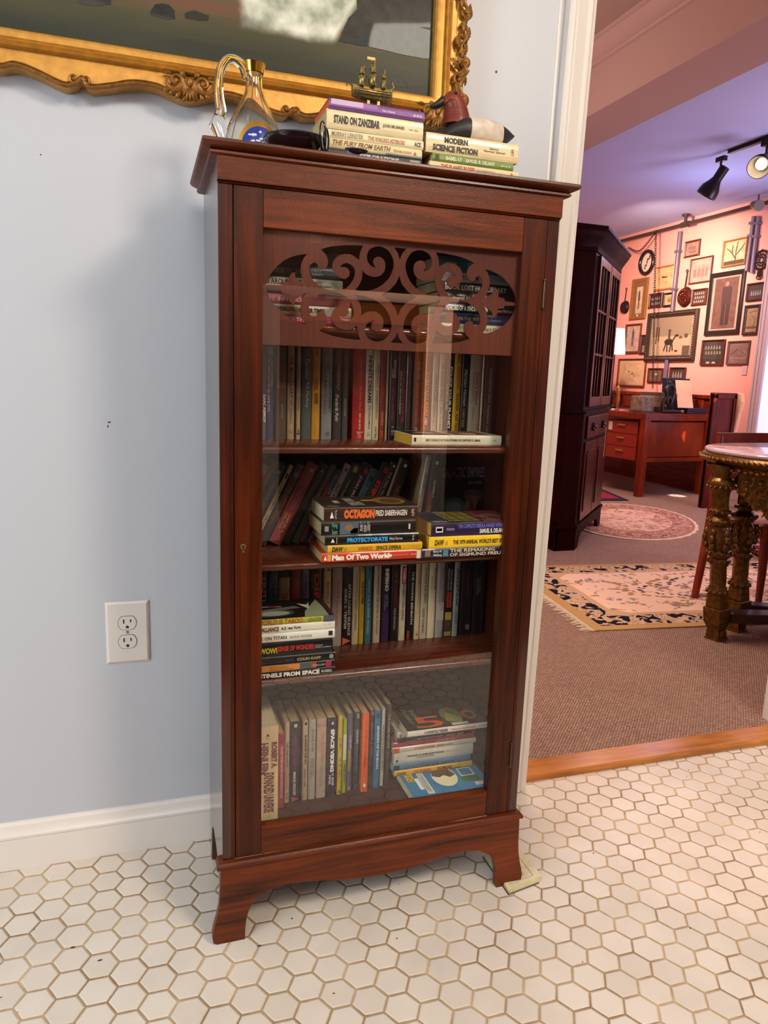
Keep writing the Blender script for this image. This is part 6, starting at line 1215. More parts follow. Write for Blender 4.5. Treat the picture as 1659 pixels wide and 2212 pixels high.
picture('largest picture, ornate dark frame around a horse and rider in snow', ((415,930),(930,888),(897,1425),(397,1415)), .055, '#3a2a20', photo='#a48c70', th=.035, orn=True, art=[('#', .12, .12, .88, .5, '#8d7b66'), ('#', .12, .5, .88, .88, '#b39c80'), ('/', .2, .3, .2, .65, '#4a3626'), ('/', .25, .3, .25, .6, '#4a3626'), ('o', .38, .55, .56, .68, '#33251e'), ('/', .54, .6, .6, .5, '#33251e'), ('o', .58, .47, .66, .52, '#33251e'), ('/', .41, .66, .38, .8, '#33251e'), ('/', .44, .66, .45, .82, '#33251e'), ('/', .52, .66, .5, .82, '#33251e'), ('/', .54, .66, .56, .8, '#33251e'), ('#', .45, .42, .49, .58, '#4b3a2c'), ('o', .44, .36, .50, .42, '#4b3a2c'), ('o', .66, .5, .74, .56, '#6b5038'), ('o', .76, .46, .84, .55, '#5c4834'), ('o', .6, .78, .66, .82, '#33251e'), ('#', .75, .7, .88, .88, '#5c4c3c')])
picture('wood framed charcoal figure sketch beside the lamp shade', ((195,1045),(350,1035),(327,1340),(167,1345)), .024, '#6b2f18', photo='#bfa594', art=figure('#5f5450', .5, .22, 1.0))
picture('sliver of a dark framed picture tucked beside the largest picture', ((340,1155),(412,1150),(400,1350),(332,1350)), .016, '#4c1c14', photo='#3c302c', art=[('#', .3, .55, .9, .9, '#8a7464')])
picture('wood framed cream print of tiny birds in the lower left of the wall', ((118,1392),(400,1400),(375,1690),(97,1680)), .022, '#6b3418', mat='#cbab82', photo='#d3b58c', inner=(.2, .2, .84, .84), art=[('o', .38, .42, .44, .48, '#8a6a54'), ('o', .5, .5, .58, .56, '#8a6a54'), ('o', .6, .58, .65, .64, '#8a6a54')])
picture('small dark red framed print low on the wall behind the chain', ((415,1495),(570,1492),(555,1645),(415,1640)), .02, '#55201a', photo='#6b5a4a', art=[('o', .45, .35, .65, .5, '#c9a880')])
picture('small dark red framed photograph low on the wall above the black sculpture', ((640,1490),(805,1480),(790,1640),(632,1630)), .018, '#5a201a', photo='#3f3532', art=team(1, 4, .15, .2, .85, .8, '#8f7b70'))
picture('square dark red framed team photograph below the tall portrait', ((970,1205),(1205,1200),(1185,1465),(952,1465)), .018, '#5a1f1a', photo='#362f2a', art=team(2, 6, .12, .2, .88, .6, '#84776a')+[('o', .25, .85, .42, .95, '#a89a8c'), ('o', .5, .85, .67, .95, '#a89a8c')])
picture('square grey-brown framed mountain view, rightmost of the lower pictures', ((1235,1215),(1460,1212),(1437,1462),(1217,1455)), .02, '#5f4440', photo='#7c5f54', art=[('/', .15, .6, .45, .35, '#5c4640'), ('/', .45, .35, .85, .6, '#5c4640'), ('#', .15, .7, .85, .75, '#8f7266')])
# oval frame
pc = wallpt(405, 412); ry = (wallpt(328, 412).y-wallpt(483, 412).y)/2; rz_ = (wallpt(405, 283).z-wallpt(405, 545).z)/2
OV = thing('oval_framed_picture', 'black oval frame with a brown bird cut-out on white, top left of the picture wall', 'picture', (WX, pc.y, pc.z), group='framed pictures on the far wall')
m = MB(); m.tube([(WX-.014, pc.y+(ry-.02)*math.cos(q), pc.z+(rz_-.02)*math.sin(q)) for q in [2*math.pi*i/40 for i in range(41)]], .021, n=10, cap=False)
part(m, 'frame', plain('oval_black', '#1c1412', rough=.3, coat=.4), OV, smooth=True)
part(MB().add([(WX-.006, pc.y+(ry-.02)*math.cos(q), pc.z+(rz_-.02)*math.sin(q)) for q in [2*math.pi*i/40 for i in range(40)]], [tuple(range(40))]), 'picture_sheet', plain('oval_sheet', '#d9c4b4', rough=.6), OV)
m = MB()
for (a, b_, r1, r2) in ((.1, .25, .16, .09), (.28, .4, .1, .16), (-.12, -.2, .16, .09), (-.22, -.38, .08, .14), (.0, .05, .08, .16)): m.ell((WX-.008, pc.y-a*ry, pc.z+b_*rz_), (.002, r1*ry, r2*rz_), 10, 6)
part(m, 'bird_cutout', plain('bird_brown', '#6b4028', rough=.6), OV)
# hanging pans and iron trivet
copper = plain('aged_copper', '#6b3224', rough=.35, metal=.7, noise=.4, nscale=60)
def pan(c, rx, rz2, top, label, relief):
    p = wallpt(*c); r = (wallpt(c[0]-rx, c[1]).y-wallpt(c[0]+rx, c[1]).y)/2; t_ = wallpt(*top); r = max(r, (wallpt(c[0], c[1]-rz2).z-wallpt(c[0], c[1]+rz2).z)/2*.95)
    t = thing('hanging_pan', label, 'pan', (WX, p.y, p.z-r))
    part(MB().lathe([(r*.8, 0), (r, .03), (r*.98, .032), (r*.78, .004), (.001, .004)], (WX-.034, p.y, p.z), 28, ax=Matrix.Rotation(math.radians(90), 3, 'Y')), 'pan_body', copper if relief else iron, t, smooth=40)
    part(MB().tube([(WX-.02, p.y, p.z+r*.9), (WX-.012, p.y-.004, t_.z)], .006, n=6).tube([(WX-.012, p.y+.012*math.cos(q), t_.z+.014+.014*math.sin(q)) for q in [2*math.pi*i/12 for i in range(13)]], .004, n=5, cap=False), 'pan_handle', iron, t, smooth=True)
    if relief:
        m = MB(); rnd = random.Random(5)
        for i in range(26): q = rnd.uniform(0, 6.28); k = r*.68*rnd.random()**.5; m.ell((WX-.038, p.y+k*math.cos(q), p.z+k*math.sin(q)), (.008, rnd.uniform(.007, .016), rnd.uniform(.007, .016)), 8, 5)
        part(m, 'relief', copper, t, smooth=True)
pan((180, 870), 40, 58, (205, 695), 'small black pan hanging at the left end of the picture wall', False)
pan((790, 765), 70, 98, (820, 512), 'copper relief pan hanging beside the grey wall pipe', True)
p = wallpt(1575, 385); TV = thing('iron_trivet', 'openwork iron trivet with a scroll handle hanging at the upper right of the picture wall', 'trivet', (WX, p.y, p.z))
rr = (wallpt(1575, 290).z-wallpt(1575, 480).z)/2; ry = (wallpt(1508, 385).y-wallpt(1642, 385).y)/2; ry = max(ry, rr*.8)
m = MB(); 
for f, rd in ((1, .007), (.62, .005), (.3, .005)): m.tube([(WX-.012, p.y+ry*f*math.cos(q), p.z+rr*f*math.sin(q)) for q in [2*math.pi*i/28 for i in range(29)]], rd, n=6, cap=False)
for i in range(12):
    q = 2*math.pi*i/12; m.tube([(WX-.012, p.y+ry*.3*math.cos(q), p.z+rr*.3*math.sin(q)), (WX-.012, p.y+ry*.98*math.cos(q+.25), p.z+rr*.98*math.sin(q+.25))], .004, n=5); m.ell((WX-.012, p.y+ry*1.0*math.cos(q), p.z+rr*1.0*math.sin(q)), (.006, .013, .013), 8, 5)
part(m, 'trivet_ring', iron, TV, smooth=True)
zb = wallpt(1560, 570).z; m = MB()
for k in range(4):
    zz = p.z-rr-(p.z-rr-zb)*(k+.5)/4; m.tube([(WX-.012, p.y+.026*math.cos(q)*(1+.3*(k == 3)), zz+.018*math.sin(q)) for q in [2*math.pi*i/14 for i in range(15)]], .005, n=5, cap=False)
part(m, 'trivet_handle', iron, TV, smooth=True)
p = wallpt(1397, 1515); o = MB().box((WX-.006, p.y-.03, p.z-.045), (WX, p.y+.03, p.z+.045)).build('far_wall_outlet', plain('far_outlet', '#bda2a0', rough=.5), bevel=.003)
tag(o, 'pinkish white wall outlet below the rightmost square picture', 'outlet')

# ============================================================ TRACK LIGHTS
blk = plain('black_metal', '#17110f', rough=.35, metal=.3)
TY0, TY1 = at(1570, 333, 2, FZ-.03).y, 2.3; TX = at(1600, 325, 2, FZ-.03).x
TR = thing('light_track', 'black ceiling track carrying the spot heads', 'light track', (TX, (TY0+TY1)/2, FZ))
part(MB().box((TX-.018, TY1, FZ-.026), (TX+.018, TY0, FZ-.001)), 'track_rail', blk, TR, bevel=.002)
def spot(y, aim, label, on, px=None):
    t = thing('track_spot_head', label, 'spotlight', (TX, y, FZ-.026))
    part(MB().box((TX-.018, y-.04, FZ-.06), (TX+.018, y+.04, FZ-.026)).tube([(TX, y, FZ-.06), (TX, y, FZ-.13)], .008, n=8), 'stem', blk, t, bevel=.001)
    d = Vector(aim).normalized(); q = Vector((0, 0, 1)).rotation_difference(d).to_matrix(); c = Vector((TX, y, FZ-.15))
    pr = [(.001, -.06), (.034, -.06), (.036, -.055), (.034, .03), (.046, .06), (.068, .10), (.074, .135), (.074, .16), (.070, .16), (.068, .135), (.04, .06), (.001, .05)]
    part(MB().lathe(pr, c, 28, ax=q), 'shade', blk, t, smooth=40)
    part(MB().ell(c+d*.095, (.036, .036, .036), 14, 10), 'bulb', plain('bulb_lit' if on else 'bulb_off', '#fff0d8', rough=.3, emit='#ffdcae', estr=22 if on else 0.0), t, smooth=True)
spot(at(1592, 345, 2, FZ-.03).y, (-.35, .45, -.95), 'black track spot head angled down, first on the ceiling track', False)
spot(at(1592, 345, 2, FZ-.03).y-.42, (-.75, -.45, -.5), 'lit track spot head at the right edge showing its bright warm bulb', True)
p = at(1637, 442, 0, 4.9)
FL = thing('emergency_lamp', 'small grey lamp head on the dark pipe near the ceiling at upper right', 'lamp', p)
part(MB().tube([p+Vector((0, .05, .01)), p+Vector((-.03, -.05, -.02))], [.03, .045], n=14), 'lamp_head', plain('grey_lamp', '#4c3c3a', rough=.4), FL, smooth=40)
part(MB().tube([p, (p.x, p.y, p.z+.08)], .008, n=6), 'bracket', dpipe, FL)

# ============================================================ CORNER CUPBOARD
A = Vector((2.43, 2.665, 0)); ang = math.radians(46.3); U = Vector((math.cos(ang), math.sin(ang), 0)); Nn = Vector((math.sin(ang), -math.cos(ang), 0)); WH = .945
def Pc(s, d, z): v = A+U*s+Nn*d; return Vector((v.x, v.y, z))
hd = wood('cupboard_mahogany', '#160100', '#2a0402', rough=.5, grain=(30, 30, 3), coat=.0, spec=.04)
HC = thing('corner_cupboard', 'tall dark mahogany corner cupboard with glazed upper doors just inside the doorway', 'cupboard', (2.7, 3.1, 0))
def penta(z0, z1, g=0):
    """footprint grown outwards by g"""
    B = A+U*WH; q = [Pc(-g*.4, g, 0), Pc(WH+g*.4, g, 0), Vector((B.x+g, B.y+.14, 0)), Vector((2.31-g, B.y+.14, 0)), Vector((2.31-g, A.y-g, 0))]
    return [[Vector((p.x, p.y, z)) for p in q] for z in (z0, z1)]
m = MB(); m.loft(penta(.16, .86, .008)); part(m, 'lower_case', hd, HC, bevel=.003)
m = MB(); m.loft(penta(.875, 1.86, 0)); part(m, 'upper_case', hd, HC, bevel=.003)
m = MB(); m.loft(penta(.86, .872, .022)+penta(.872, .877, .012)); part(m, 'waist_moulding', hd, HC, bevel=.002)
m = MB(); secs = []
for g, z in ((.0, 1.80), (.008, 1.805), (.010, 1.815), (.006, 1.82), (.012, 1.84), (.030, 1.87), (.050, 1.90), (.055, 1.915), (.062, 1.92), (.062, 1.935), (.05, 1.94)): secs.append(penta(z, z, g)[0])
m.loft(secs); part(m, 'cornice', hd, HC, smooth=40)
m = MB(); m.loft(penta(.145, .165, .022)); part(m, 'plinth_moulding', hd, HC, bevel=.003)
# bracket plinth: front board cut away between the feet
pl = [(0, 0), (.10, 0), (.115, .03), (.14, .065), (.19, .085), (.47, .09), (.75, .085), (.80, .065), (.83, .03), (.845, 0), (WH, 0), (WH, .15), (0, .15)]
def fprism(poly, d0, d1, name, mat, parent, **kw):
    m = MB(); n = len(poly); vs = [Pc(s, d0, z) for s, z in poly]+[Pc(s, d1, z) for s, z in poly]
    m.add(vs, [tuple(range(n)), tuple(range(2*n-1, n-1, -1))]+[(i, (i+1) % n, n+(i+1) % n, n+i) for i in range(n)]); return part(m, name, mat, parent, **kw)
fprism(pl, .015, -.01, 'plinth', hd, HC, bevel=.002)
part(MB().box((2.30, A.y-.012, 0), (A.x+.01, A.y+.01, .15)), 'plinth_return', hd, HC)
part(MB().box((2.295, A.y-.012, 0), (2.315, 3.44, .15)), 'plinth_return', hd, HC)
def fbox(s0, s1, z0, z1, d0, d1, name, mat, parent, **kw): return fprism([(s0, z0), (s1, z0), (s1, z1), (s0, z1)], d0, d1, name, mat, parent, **kw)
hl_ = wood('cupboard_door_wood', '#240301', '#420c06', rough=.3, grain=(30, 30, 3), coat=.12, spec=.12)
gl = plain('cupboard_glass', '#2c2530', rough=.05, coat=1, spec=1)
brs = plain('cupboard_brass', '#3c2c24', rough=.35, metal=.8)
for s0 in (.07, .48):
    s1 = s0+.395; m = MB()
    d = fprism([(s0, .90), (s1, .90), (s1, 1.79), (s0, 1.79)], .0, .004, 'glazed_door', gl, HC)
    for (a, b_, c, e) in ((s0, s0+.05, .90, 1.79), (s1-.05, s1, .90, 1.79), (s0+.05, s1-.05, .90, .96), (s0+.05, s1-.05, 1.74, 1.79)): fbox(a, b_, c, e, .0, .02, 'door_stile', hl_, d, bevel=.002)
    for k in (1, 2):
        s = s0+.05+(s1-s0-.1)*k/3; fbox(s-.007, s+.007, .96, 1.74, .004, .016, 'glazing_bar', hl_, d)
    for k in (1, 2):
        z = .96+(1.74-.96)*k/3; fbox(s0+.05, s1-.05, z-.007, z+.007, .004, .017, 'glazing_bar', hl_, d)
dr = fbox(.08, .865, .70, .84, .006, .022, 'drawer', hl_, HC, bevel=.004)
for s in (.26, .62):
    c = Pc(s, .028, .77); part(MB().ell(c, (.02, .02, .028), 10, 6).tube([Pc(s-.03, .03, .765), Pc(s-.02, .045, .745), Pc(s+.02, .045, .745), Pc(s+.03, .03, .765)], .004, n=6), 'drawer_pull', brs, dr, smooth=True)
for s0 in (.07, .48):
    d = fbox(s0, s0+.395, .18, .68, .006, .02, 'panel_door', hl_, HC, bevel=.003)
    fprism([(s0+.055, .235), (s0+.34, .235), (s0+.34, .60), (s0+.31, .625), (s0+.085, .625), (s0+.055, .60)], .02, .026, 'raised_panel', hl_, d, bevel=.004)
c = Pc(.49, .03, .60); part(MB().tube([Pc(.62, .048, .75), Pc(.61, .05, .62), Pc(.60, .05, .55)], .0022, n=5), 'string_tag', plain('white_string', '#c9b8b0', rough=.7), HC)

# ============================================================ DESK AND WHAT STANDS ON IT
teak = wood('teak', '#641a04', '#8f3008', rough=.35, grain=(40, 40, 3), coat=.3); teak_h = wood('teak_panel', '#74250a', '#94390f', rough=.4, grain=(14, 14, 2), coat=.2)
D0 = Vector((4.27, 4.45, 0)); da = math.radians(6); DU = Vector((math.cos(da), math.sin(da), 0)); DV = Vector((-math.sin(da), math.cos(da), 0))
def Pd(a, b_, z): v = D0+DU*a+DV*b_; return Vector((v.x, v.y, z))
def dbox(a0, a1, b0_, b1_, z0, z1, name, mat, parent, **kw):
    return part(MB().hexa([Pd(a0, b0_, z0), Pd(a1, b0_, z0), Pd(a1, b1_, z0), Pd(a0, b1_, z0), Pd(a0, b0_, z1), Pd(a1, b0_, z1), Pd(a1, b1_, z1), Pd(a0, b1_, z1)]), name, mat, parent, **kw)
DS = thing('teak_desk', 'reddish teak desk with a bank of three drawers, standing against the picture wall', 'desk', (4.6, 5.2, .006))
dbox(0, .82, 0, 1.65, .735, .785, 'desk_top', teak, DS, bevel=.003)
for a, b_ in ((0, 0), (.77, 0), (0, 1.58), (.77, 1.58)): dbox(a, a+.065, b_, b_+.065, .006, .735, 'leg', teak, DS, bevel=.002)
dbox(.065, .77, .02, .04, .38, .705, 'end_panel', teak_h, DS); dbox(.065, .77, .0, .05, .335, .372, 'end_rail', teak, DS, bevel=.002)
dbox(.065, .77, .0, .03, .722, .736, 'top_rail', teak, DS)
dbox(.05, .7, .12, .58, .33, .70, 'drawer_case', teak, DS)
for k in range(3):
    z = .335+.122*k; d = dbox(.035, .05, .125, .575, z, z+.117, 'drawer', plain('drawer_red', '#8d2814', rough=.35, coat=.3), DS, bevel=.002)
    dbox(.022, .035, .29, .39, z+.07, z+.085, 'drawer_pull', plain('pull_wood', '#a86a34', rough=.4), d, bevel=.002)
dbox(.03, .034, .47, .52, .60, .68, 'price_tag', plain('tag_card', '#d6c6bc', rough=.7), DS)
ZT_ = .787
def onp(u, v, z=ZT_): return at(u, v, 2, z)
def dpt(px, b_):   # point on the desk top under image column px at depth line b
    return Pd(px, b_, ZT_)
paperw = plain('loose_paper', '#b9a6ae', rough=.7)
def desk_at(u, x): p = at(u, 880, 0, x); return p
g1 = at(1334, 868, 0, 4.35); FG = thing('gilt_figurine', 'slender gilt figurine at the left end of the teak desk', 'figurine', (4.35, g1.y, ZT_))
hh = at(1334, 818, 0, 4.35).z-ZT_
part(MB().loft([[Vector((4.35+.018*f*math.cos(q)+.006*math.sin(6*t), g1.y+.018*f*math.sin(q), ZT_+hh*t)) for q in [2*math.pi*j/12 for j in range(12)]] for t, f in ((0, 1.4), (.04, 1.4), (.06, .6), (.2, .8), (.35, 1.05), (.45, .75), (.6, 1.15), (.72, 1.1), (.78, .5), (.84, .75), (.93, .7), (1, .2))]), 'figure', plain('fig_gold', '#a8703a', rough=.35, metal=.6), FG, smooth=True)
g2 = at(1381, 866, 0, 4.42); o = thing('brass_ornament', 'small round brass ornament between the gilt figurine and the stone block', 'ornament', (4.42, g2.y, ZT_))
part(MB().lathe([(.025, 0), (.025, .006), (.010, .02), (.028, .04), (.034, .065), (.024, .09), (.012, .1), (.018, .11), (.001, .122)], (4.42, g2.y, ZT_), 18), 'turned_body', plain('orn_brass', '#b08a58', rough=.25, metal=.9), o, smooth=True)
g3 = at(1406, 885, 2, ZT_); b0x = Pd(.12, .22, 0)
ST = thing('stone_block', 'rough square stone block on a thin base on the teak desk', 'stone block', (b0x.x, b0x.y, ZT_))
stn = plain('rough_stone', '#7d6a58', rough=.9, noise=.5, nscale=25, bump=1, bscale=30)
dbox(.03, .20, .10, .27, ZT_, ZT_+.012, 'slab_base', plain('base_dark', '#4c3f3a', rough=.6), ST); dbox(.04, .19, .11, .26, ZT_+.012, ZT_+.155, 'block', stn, ST, bevel=.008)
PP = thing('loose_papers', 'loose white papers lying at the left end of the teak desk', 'papers', Pd(.2, .7, ZT_))
for k in range(4):
    a, b_ = .08+.1*k, .5+.12*k; z = ZT_+.0006*k+.0003; c, s_ = math.cos(.3*k), math.sin(.3*k)
    part(MB().add([Pd(a+x*c-y*s_, b_+x*s_+y*c, z) for x, y in ((0, 0), (.22, 0), (.22, .3), (0, .3))], [(0, 1, 2, 3)]), 'sheet', paperw, PP)
BX = thing('stacked_boxes', 'tan and dark boxes stacked behind the stone block on the desk', 'boxes', Pd(.45, .3, ZT_))
for k, (w, h, c) in enumerate(((.20, .05, '#33241f'), (.18, .05, '#8d6a48'), (.16, .06, '#7a5a3c'), (.17, .03, '#54403a'))):
    z = ZT_+sum((.05, .05, .06, .03)[:k]); dbox(.33, .33+w, .25, .45, z, z+h-.001, 'box', plain('bx_'+c[1:], c, rough=.7), BX, bevel=.002)
g5 = Pd(.42, .16, 0); SC_ = thing('looped_sculpture', 'black looped sculpture standing between the stone block and the open blue case', 'sculpture', (g5.x, g5.y, ZT_))
m = MB(); bb = lambda pts: catmull([Vector((g5.x+x, g5.y+y, ZT_+z)) for x, y, z in pts], 5)
m.tube(bb([(-.05, 0, .0), (-.06, .01, .08), (-.03, 0, .16), (-.045, 0, .22), (0, 0, .265), (.045, 0, .23), (.05, 0, .16), (.03, 0, .08), (.055, 0, 0)]), .018, n=10)
m.tube(bb([(0, .01, 0), (.01, 0, .06), (-.02, 0, .1), (.0, 0, .15), (.03, 0, .12)]), .016, n=10); m.ell((g5.x-.01, g5.y, ZT_+.285), (.02, .016, .024), 12, 8); m.box((g5.x-.075, g5.y-.04, ZT_), (g5.x+.075, g5.y+.04, ZT_+.012))
part(m, 'sculpture_body', plain('sculpt_black', '#1b1210', rough=.35), SC_, smooth=50)
g6 = Pd(.27, .06, 0); o = thing('dark_horn', 'dark knobbly object lying in front of the looped sculpture on the desk', 'ornament', (g6.x, g6.y, ZT_))
part(MB().tube([Pd(.24+.045*i, .05+.006*math.sin(i*2), ZT_+.018) for i in range(6)], [.010, .017, .016, .018, .017, .014], n=10), 'horn_body', plain('horn_dark', '#2b1a16', rough=.6, noise=.3), o, smooth=True)
part(MB().ell(Pd(.49, .05, ZT_+.018), (.02, .018, .018), 10, 6), 'tip', plain('horn_tip', '#8a5a38', rough=.5), o, smooth=True)
# open blue case with a sheet leaning in it
navy = plain('case_navy', '#151a38', rough=.4); CS = thing('open_case', 'open navy blue presentation case with its lid raised at the right end of the desk', 'case', Pd(.6, .2, ZT_))
dbox(.55, .80, .04, .30, ZT_, ZT_+.05, 'case_base', navy, CS, bevel=.004); 
part(MB().hexa([Pd(.52, .27, ZT_+.05), Pd(.82, .27, ZT_+.05), Pd(.82, .34, ZT_+.05), Pd(.52, .34, ZT_+.05), Pd(.52, .31, ZT_+.33), Pd(.82, .31, ZT_+.33), Pd(.82, .38, ZT_+.33), Pd(.52, .38, ZT_+.33)]), 'case_lid', navy, CS, bevel=.004)
part(MB().hexa([Pd(.535, .265, ZT_+.065), Pd(.805, .265, ZT_+.065), Pd(.805, .27, ZT_+.065), Pd(.535, .27, ZT_+.065), Pd(.535, .304, ZT_+.315), Pd(.805, .304, ZT_+.315), Pd(.805, .31, ZT_+.315), Pd(.535, .31, ZT_+.315)]), 'lid_lining', plain('case_black', '#0b0b10', rough=.8), CS)
LS = thing('certificate_sheet', 'peach coloured printed sheet leaning in the open blue case', 'sheet', Pd(.5, .12, ZT_+.05))
qd = [Pd(.44, .06, ZT_+.053), Pd(.60, .03, ZT_+.053), Pd(.76, .255, ZT_+.31), Pd(.60, .285, ZT_+.31)]; up = Vector((.003, -.003, .003))
part(MB().hexa(qd+[p+up for p in qd]), 'printed_sheet', plain('peach_sheet', '#d0a084', rough=.6, noise=.12, nscale=8), LS)

# credenza behind the desk along the wall, high-backed settee at its right
CR_ = thing('low_sideboard', 'shallow reddish sideboard standing along the picture wall behind the desk', 'sideboard', (5.05, 5.7, .006))
part(MB().box((5.125, 4.62, .006), (5.18, 6.5, .93)), 'sideboard_body', wood('sideboard_red', '#4c140a', '#7c2c14', rough=.3, grain=(30, 3, 30), coat=.3), CR_, bevel=.004)
part(MB().box((5.10, 4.60, .93), (5.185, 6.52, .965)), 'sideboard_top', teak, CR_, bevel=.004)
for k in range(4): part(MB().box((5.113, 4.70+.44*k, .80), (5.125, 5.08+.44*k, .92)), 'drawer_front', teak, CR_, bevel=.004)
YS = 3.86
q0 = at(1543, 848, 1, YS); q1 = at(1592, 848, 1, YS); x0_, x1_ = q0.x, q1.x
ST2 = thing('high_backed_settee', 'high-backed settee with a dark wood panelled back and cream padded front, right of the desk', 'settee', ((x0_+x1_)/2, YS, .006))
dw = wood('settee_wood', '#3d0d05', '#6b1c0b', rough=.4, grain=(30, 30, 3), coat=.1)
part(MB().box((x0_, YS, .006), (x1_, YS+.03, q0.z-.01)), 'back_panel', dw, ST2, bevel=.003)
for (a, b_) in ((x0_, x0_+.035), (x1_-.03, x1_)): part(MB().box((a, YS-.015, .006), (b_, YS+.045, q0.z-.01)), 'back_post', dw, ST2, bevel=.004)
part(MB().box((x0_, YS-.015, q0.z-.05), (x1_, YS+.045, q0.z)), 'top_rail', dw, ST2, bevel=.004)
cream = plain('settee_cream', '#d9a780', rough=.8)
zt3 = q0.z
prof_ = [(YS+.04, zt3-.01), (YS+.0, zt3+.006), (YS-.05, zt3-.0), (YS-.07, zt3-.07), (YS-.05, .82), (YS-.02, .62), (YS-.01, .35), (YS+.04, .35)]
part(MB().prism(prof_, 'x', x1_-.005, x1_+.035), 'padded_wing', cream, ST2, bevel=.01)
# table lamp glowing behind the cupboard
lp = at(1337, 735, 0, 4.6)
LM = thing('table_lamp', 'table lamp with a glowing white shade half hidden behind the corner cupboard', 'lamp', (4.6, lp.y+.06, ZT_))
ly = lp.y+.06
part(MB().lathe([(.11, lp.z-.14), (.085, lp.z+.12), (.083, lp.z+.12), (.108, lp.z-.14)], (4.6, ly, 0), 28), 'lamp_shade', plain('lit_shade', '#f6dcd0', rough=.8, emit='#ffd2c0', estr=2.2), LM, smooth=40)
part(MB().lathe([(.07, ZT_), (.07, ZT_+.02), (.02, ZT_+.04), (.03, ZT_+.1), (.012, ZT_+.2), (.012, lp.z)], (4.6, ly, 0), 20), 'lamp_base', blk, LM, smooth=40)

# ============================================================ RUGS
def rug_mat(name, kind):
    m, nt, b = newmat(name); L = nt.links; tc = nd(nt, 'ShaderNodeTexCoord')
    n = nd(nt, 'ShaderNodeTexNoise'); n.inputs['Scale'].default_value = 14 if kind == 0 else 11; n.inputs['Detail'].default_value = 3; n.inputs['Distortion'].default_value = 1.2; L.new(tc.outputs['Object'], n.inputs[0])
    r = nd(nt, 'ShaderNodeValToRGB'); r.color_ramp.interpolation = 'CONSTANT'; L.new(n.outputs['Fac'], r.inputs[0]); cr = r.color_ramp
    sets = {0: [(0, '#141624'), (.46, '#c4a585'), (.56, '#a8834f'), (.6, '#cbb091'), (.66, '#141624')],   # navy border
            1: [(0, '#e6c3a6'), (.60, '#b08a60'), (.635, '#7d6a78'), (.655, '#a8804f'), (.69, '#e6c3a6')],      # cream field with sprigs
            2: [(0, '#8d5a4c'), (.42, '#b98f7a'), (.52, '#5f4a3a'), (.57, '#a8715c'), (.66, '#c9a68c')],    # floral red-brown
            3: [(0, '#c9a48e'), (.52, '#a87866'), (.58, '#8d6c58'), (.62, '#c9a48e')],
            4: [(0, '#5c0c1c'), (.45, '#1c1020'), (.52, '#8c1830'), (.58, '#b09a9c'), (.63, '#5c0c1c')]}
    cs = sets[kind]; cr.elements[0].color = hexc(cs[0][1]); cr.elements[1].position = cs[-1][0]; cr.elements[1].color = hexc(cs[-1][1])
    for p_, c in cs[1:-1]: e = cr.elements.new(p_); e.color = hexc(c)
    L.new(r.outputs[0], b.inputs['Base Color']); b.inputs['Roughness'].default_value = .95; b.inputs['Specular IOR Level'].default_value = .1
    n2 = nd(nt, 'ShaderNodeTexNoise'); n2.inputs['Scale'].default_value = 300; L.new(tc.outputs['Object'], n2.inputs[0]); bp = nd(nt, 'ShaderNodeBump'); bp.inputs['Strength'].default_value = .5; bp.inputs['Distance'].default_value = .003; L.new(n2.outputs['Fac'], bp.inputs['Height']); L.new(bp.outputs[0], b.inputs['Normal'])
    return m
ZF = .0065
RA = Vector((1.69, 1.31, 0)); ra = math.radians(-6.5); RU = Vector((math.cos(ra), math.sin(ra), 0)); RV = Vector((-math.sin(ra), math.cos(ra), 0))
def Pr(a, b_, z): v = RA+RU*a+RV*b_; return Vector((v.x, v.y, z))
RG = thing('oriental_rug', 'cream rug with a navy floral border and white fringe under the gilt table', 'rug', Pr(0, 0, ZF))
LR, WR = 2.1, 1.05
def rbox(a0, a1, b0_, b1_, z0, z1, name, mat, par, **kw): return part(MB().hexa([Pr(a0, b0_, z0), Pr(a1, b0_, z0), Pr(a1, b1_, z0), Pr(a0, b1_, z0), Pr(a0, b0_, z1), Pr(a1, b0_, z1), Pr(a1, b1_, z1), Pr(a0, b1_, z1)]), name, mat, par, **kw)
sel = plain('rug_selvedge', '#b08a52', rough=.9, bump=.4, bscale=200)
rbox(0, LR, 0, WR, ZF, ZF+.007, 'rug_body', sel, RG, bevel=.003)
nb = rug_mat('rug_navy_border', 0); cf = rug_mat('rug_cream_field', 1)
for (a0, a1, b0_, b1_) in ((.05, LR-.05, .045, .165), (.05, LR-.05, WR-.165, WR-.045), (.05, .17, .165, WR-.165), (LR-.17, LR-.05, .165, WR-.165)): rbox(a0, a1, b0_, b1_, ZF+.0072, ZF+.0076, 'floral_border', nb, RG)
rbox(.17, LR-.17, .165, WR-.165, ZF+.0072, ZF+.0080, 'inner_band', plain('rug_tan_band', '#c29c74', rough=.95), RG)
cut = .07; x0r, x1r, y0r, y1r = .20, LR-.20, .195, WR-.195
fp_ = [(x0r+cut, y0r), (x1r-cut, y0r), (x1r, y0r+cut), (x1r, y1r-cut), (x1r-cut, y1r), (x0r+cut, y1r), (x0r, y1r-cut), (x0r, y0r+cut)]
m = MB(); m.loft([[Pr(a, b_, z) for a, b_ in fp_] for z in (ZF+.0080, ZF+.0086)]); part(m, 'cream_field', cf, RG)
cxr, cyr = LR/2-.05, WR/2; rnd = random.Random(21)
